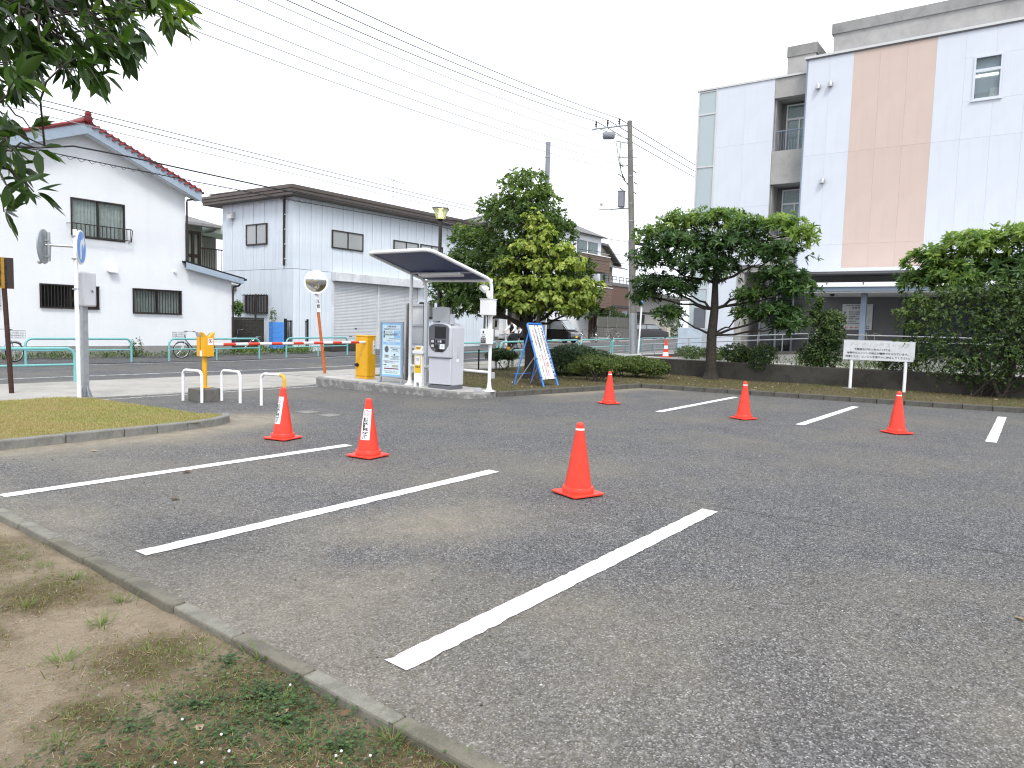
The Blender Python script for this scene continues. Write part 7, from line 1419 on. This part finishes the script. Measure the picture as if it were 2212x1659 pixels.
# ---------------------------------------------------------------- utility poles
t = T('utility_pole', 'tall concrete utility pole with transformer, crossarms and insulators', 'utility pole', (35.2, 17.6, .28)); Lean = Vector((-.41, .57, 12.1))
at_ = lambda h, dx=0, dy=0: Vector((Lean.x * h / 12.1 + dx, Lean.y * h / 12.1 + dy, h))
MB().tube([at_(-.3), at_(3), at_(6), at_(9), at_(12.15)], [.20, .185, .165, .145, .125], 16).build('pole', 'conc_pole', t, True)
for h in (1.0, 3.1, 7.0, 7.9, 9.3): MB().tube([at_(h), at_(h + .05)], .21 - .006 * h, 14).build('band', 'galv', t, True)
MB().tube([at_(.0), at_(2.2)], .205, 16).build('guard_sleeve', 'galv', t, True); MB().tube([at_(0.0, -.15, .15), at_(6.0, -.12, .12)], .03, 6).build('conduit', 'galv', t, True)
ad = Vector((-.46, .89, 0))
ca = MB().tube([at_(11.95), at_(11.75) + ad * 1.95], .045, 6).build('crossarm', 'galv', t); MB().tube([at_(11.2), at_(11.78) + ad * 1.6], .025, 6).build('arm_brace', 'galv', ca); ends = []
for k in (.55, 1.15, 1.75):
    p = at_(11.95).lerp(at_(11.75) + ad * 1.95, k / 1.95); MB().lathe([(.03, 0), (.03, .1), (.06, .12), (.035, .18), (.07, .22), (.035, .30), (.055, .34), (.02, .40)], 12, p).build('insulator', 'black', ca, True); ends.append(p + Vector((0, 0, .38)))
sw = MB().lathe([(.12, -.32), (.2, -.26), (.2, .26), (.12, .32)], 16, (0, 0, 0), 'X').build('switch_tank', 'pole_grey', t, True, loc=at_(11.42) + ad * 1.1, rot=(0, 0, math.atan2(ad.y, ad.x)))
MB().tube([at_(11.0), at_(11.15) + ad * .75], .035, 6).build('bracket', 'galv', t); MB().tube([at_(11.05) + ad * .5, at_(10.3) + ad * .55, at_(9.6) + ad * .5, at_(9.0) + ad * .25, at_(8.85)], .025, 6).build('drop_cable', 'wire', t, True); MB().tube([at_(11.05) + ad * .7, at_(10.2) + ad * .62, at_(9.2) + ad * .4, at_(8.7)], .02, 6).build('drop_cable', 'wire', t, True)
for h in (10.3, 9.9): MB().tube([at_(h) - ad * .35, at_(h) + ad * .6], .025, 6).build('crossarm', 'galv', t)
for h, k in ((9.8, .35), (9.5, -.3), (9.2, .3), (8.9, -.35), (8.6, .4), (9.35, .5), (8.4, -.3)): MB().tube([at_(h) + ad * k, at_(h + .12) + ad * (k + .18)], .028, 6).build('spool_insulator', 'black', t)
tk = MB().lathe([(.16, -.42), (.19, -.40), (.19, .36), (.21, .38), (.21, .42), (.1, .44)], 18).build('transformer', 'pole_grey', t, True, loc=at_(8.15) + ad * .5); MB().tube([at_(7.7), at_(7.62) + ad * 1.1], .04, 6).build('bracket', 'galv', t); MB().tube([at_(7.65) + ad * .8, at_(7.5) + ad * 1.7 + Vector((0, 0, .1))], .03, 6).build('lamp_arm', 'galv', t); MB().lathe([(.05, -.1), (.09, 0), (.05, .1)], 10, at_(7.9) + ad * 1.55).build('lamp_head', 'pale_panel', t, True)
sgn = MB().b2(-.22, -.2, .0, .02, .9, 1.9).build('wrap_notice', 'sign_blue', t)
t = T('steel_mast', 'tall plain grey mast rising behind the dark tree', 'pole', (41.5, 27.7, tz(41))); MB().tube([(0, 0, 0), (0, 0, 13.6)], [.20, .16], 14).build('mast', 'pole_grey', t, True)
for h in (12.6, 11.2): MB().lathe([(.19, 0), (.19, .06)], 14, (0, 0, h)).build('band', 'galv', t)
for h in (10.9, 10.4): MB().tube([(0, 0, h), (-.5, .1, h - .2)], .02, 5).build('bracket', 'wire', t)
t = T('low_pole', 'dark service pole with crossarm above the warehouse roof end', 'utility pole', (36.4, 28.1, tz(36))); MB().tube([(0, 0, 0), (0, 0, 9.5)], [.17, .13], 12).build('pole', 'conc_pole', t, True)
for h in (8.7, 8.3): MB().tube([(-.7, -.1, h), (.5, .1, h)], .03, 6).build('crossarm', 'galv', t)
# ---------------------------------------------------------------- overhead wires, each its own thing
def wire(label, pts, r=.011, mat='wire', group='overhead wires'):
    o = MB().tube(pts, r, 5).build('overhead_wire', mat, None, True); tag(o, label, 'wire', group); return o
P0 = Vector((35.2, 17.6, .28)); od = ('outermost', 'middle', 'innermost')
for e, w_ in zip(ends, ('highest', 'second highest', 'third highest')):
    p = P0 + e; n = 40
    wire('dark power line, %s of the three from the pole top to the upper left' % w_, [(p.x + (-42.0) * k / n, p.y, p.z - .92 + .92 * ((p.x - 42 * k / n - 14) / (p.x - 14)) ** 2) for k in range(n + 1)], .016)
    wire('power line running right behind the building, %s of three' % w_, [(p.x + 45.0 * k / 20, p.y, p.z - .6 * math.sin(PI * k / 20)) for k in range(21)], .022)
for i, (z0, y) in enumerate(((10.27, 17.7), (9.89, 17.65), (9.42, 17.75), (9.08, 17.7), (8.74, 17.7))):
    wire('faint thin line, number %s from the top of five below the power lines' % ('one', 'two', 'three', 'four', 'five')[i], [(34.6 - 42.0 * k / 40, y, z0 + .9 * ((34.6 - 42 * k / 40 - 14) / 20.6) ** 2) for k in range(41)], .013, 'wire_glare')
for za, zb, lab in ((9.05, 8.62, 'upper'), (8.85, 8.42, 'lower')): wire('long line high over the house and warehouse roofs, %s of the pair' % lab, [(36.3 - 41 * k / 30, 28.1, zb + (za - zb) * (k / 30) - .05 * math.sin(PI * k / 30)) for k in range(31)], .017)
wire('thin grey line just below the pair over the roofs', [(36.3 - 41 * k / 30, 28.1, 8.2 + .35 * k / 30 - .08 * math.sin(PI * k / 30)) for k in range(31)], .016, 'wire_glare')
wire('thick black cable sagging across the house gable and warehouse eaves', [(2.0, 27.5, 6.4), (8.0, 27.5, 6.75), (10.6, 27.5, 7.09), (11.7, 27.5, 7.38), (13.5, 27.5, 7.40), (16.0, 27.5, 7.35), (19.5, 27.5, 7.30), (23.7, 27.5, 7.33), (27, 27.5, 7.33), (30.2, 27.5, 7.33), (33.8, 27.5, 7.0), (36.4, 28.0, 6.9)], .03)
cw = wire('spiral wrapped cable below the thick black cable', [(2.0, 27.5, 6.6), (10.6, 27.5, 7.02), (13.3, 27.5, 6.98), (16.0, 27.5, 6.95), (20.4, 27.5, 6.93), (25, 27.5, 6.98), (30.2, 27.5, 7.05), (33.8, 27.5, 6.85), (36.4, 28.0, 6.8)], .018)
MB().tube([(10.6 + .02 * k, 27.5 + .05 * math.cos(k * .35), 6.96 + .05 * math.sin(k * .35) - .02 * math.sin(k / 60)) for k in range(560)], .008, 4).build('spiral_hanger', 'wire', cw)
wire('service cable from the warehouse roof edge up to the dark pole', [(31.6, 28.4, 7.6), (33.5, 28.3, 7.75), (35.2, 28.2, 8.2), (36.4, 28.1, 8.8)], .022)
for i, (z, lab) in enumerate(((7.9, 'upper'), (6.9, 'middle'), (6.3, 'lower'))): wire('cable bundle with splice box crossing behind the utility pole, %s' % lab, [(44, 26.6, z + .2), (50, 24.5, z + .05), (56, 22.4, z)], .02)
for x, y, z, lab in ((49.5, 24.7, 7.95, 'black splice box on the upper cable beside the utility pole'), (49.0, 24.9, 6.95, 'black splice box on the middle cable beside the utility pole')):
    o = MB().box((0, 0, 0), (.95, .22, .22), math.atan2(-2.1, 6)).build('splice_box', 'black_matte', None, bev=.04, loc=(x, y, z)); tag(o, lab, 'cable box')
# ================================================================ the near tree whose branches hang into the picture
CAM = Vector((0, 0, 1.6))
def view(px, py, d): return CAM + (fw * 1817.0 + rt * (px - 1280) - up * (py - 960)) * (d / 1817.0)
tb = Vector((-.25, 4.1, -.04)); nt3 = T('overhanging_tree', 'tree hanging glossy leaves into the upper left corner, trunk outside the frame', 'tree', tb)
MB().tube([Vector((0, 0, -.1)), Vector((.03, -.02, 1.0)), Vector((.06, -.08, 2.0)), Vector((.15, -.1, 2.9)), Vector((.2, -.1, 4.2))], [.17, .15, .13, .10, .05], 14).build('trunk', 'bark', nt3, True)
WH = []
def whorls(n, x0, x1, y0, y1, d0=2.5, d1=3.4, t=(0.0, .55)):
    for _ in range(n): WH.append((random.uniform(x0, x1), random.uniform(y0, y1), random.uniform(d0, d1), random.uniform(*t)))
whorls(38, -60, 250, -60, 120); whorls(16, 40, 215, 90, 190); whorls(14, 180, 310, -20, 140, t=(.1, .6)); whorls(14, 270, 410, -50, 60, t=(.15, .7)); whorls(5, 400, 455, -40, 40, t=(.4, .9)); whorls(13, -60, 60, 120, 330, t=(.1, .6)); whorls(6, -50, 45, 330, 440, t=(.2, .7))  # right-hand clusters tinted brighter: sunlit leaves painted in, shaded ones dark
WH += [(20, 470, 2.7, .3), (55, 455, 2.8, .35), (85, 480, 2.8, .35), (10, 530, 2.7, .3), (35, 415, 2.9, .2), (90, 370, 2.9, .55), (75, 320, 2.9, .6), (225, 195, 2.9, .35), (255, 180, 2.9, .4), (285, 120, 2.9, .45), (300, 90, 3.0, .45), (345, 75, 2.9, .35), (425, 60, 2.8, .5), (445, 45, 2.8, .75), (400, 30, 2.8, .7)]
LV = []
for px, py, d, tn in WH:
    c = view(px, py, d); ax = Vector((random.gauss(.25, .3), random.gauss(-.25, .3), random.gauss(-.15, .35))) + rt * .35; ax.normalize()
    for k in range(random.randint(6, 9)):
        rv = Vector((random.gauss(0, 1), random.gauss(0, 1), random.gauss(0, 1))); pr = ax.cross(rv).normalized(); th = random.uniform(.45, 1.35)
        D_ = (ax * math.cos(th) + pr * math.sin(th) + Vector((0, 0, -.35))).normalized()
        LV.append((c + D_ * .012, D_, (ax * .6 + Vector((0, 0, .7)) + Vector((random.gauss(0, .3), random.gauss(0, .3), 0))).normalized(), random.uniform(.075, .125) * (.8 if tn > .6 else 1), min(1, max(0, tn + random.gauss(0, .12))), d))
def leaf_me(v):
    n = 7; vs = []; fs = []
    for i in range(n + 1):
        t_ = i / n; w = .5 * .34 * (math.sin(PI * t_ ** .9) ** .85 if 0 < t_ < 1 else 0.012); zc = -.16 * t_ * t_ + .05 * math.sin(t_ * 4 + v)
        vs += [(t_, -w, zc + w * .35), (t_, 0, zc), (t_, w, zc + w * .35)]
    for i in range(n):
        for j in (0, 1): fs.append((3 * i + j, 3 * i + 3 + j, 3 * i + 4 + j, 3 * i + 1 + j))
    me = bpy.data.meshes.new('leaf'); me.from_pydata(vs, [], fs); me.update(); me.materials.append(MATS['leaf_near']); me.polygons.foreach_set('use_smooth', [True] * len(fs))
    a = me.attributes.new('tint', 'FLOAT', 'POINT'); a.data.foreach_set('value', [v / 9.0] * len(vs)); return me
LM = [leaf_me(v) for v in range(10)]
LV.sort(key=lambda q: q[5])
for p, D_, N_2, Ln, tn, d in LV[:300]:
    S_ = D_.cross(N_2).normalized(); N_3 = S_.cross(D_)
    m4 = Matrix(((D_.x * Ln, S_.x * Ln, N_3.x * Ln, p.x - tb.x), (D_.y * Ln, S_.y * Ln, N_3.y * Ln, p.y - tb.y), (D_.z * Ln, S_.z * Ln, N_3.z * Ln, p.z - tb.z), (0, 0, 0, 1)))
    o = bpy.data.objects.new('leaf', LM[min(9, int(tn * 10))]); COL.objects.link(o); o.parent = nt3; o.matrix_local = m4
rest = LV[300:]
stuff(leaves('foliage', 'leaf_near', nt3, [tuple(q[0] - tb) for q in rest], [tuple(q[1]) for q in rest], [tuple(q[2]) for q in rest], [q[3] for q in rest], [q[3] * .34 for q in rest], [q[4] for q in rest], .15, 'lance', .3))
hubs = [Vector(view(-80, -60, 2.9)) - tb, Vector(view(60, 10, 2.9)) - tb, Vector(view(-60, 250, 2.9)) - tb, Vector(view(-50, 440, 2.75)) - tb]
starts = [Vector((.15, -.1, 2.9)), Vector((.16, -.1, 3.1)), Vector((.1, -.08, 2.4)), Vector((.06, -.08, 2.0))]
for h, s in zip(hubs, starts):
    m = MB(); limb(m, s, h, .035, .012, n=8); m.build('branch', 'bark_dark', nt3, True)
for px, py, d, tn in WH:
    c = view(px, py, d) - tb; h = min(hubs, key=lambda q: (q - c).length); m = MB(); limb(m, h, c, .006, .0025, sag=.05, wob=.12, n=5); m.build('twig', 'bark_dark', nt3, True)
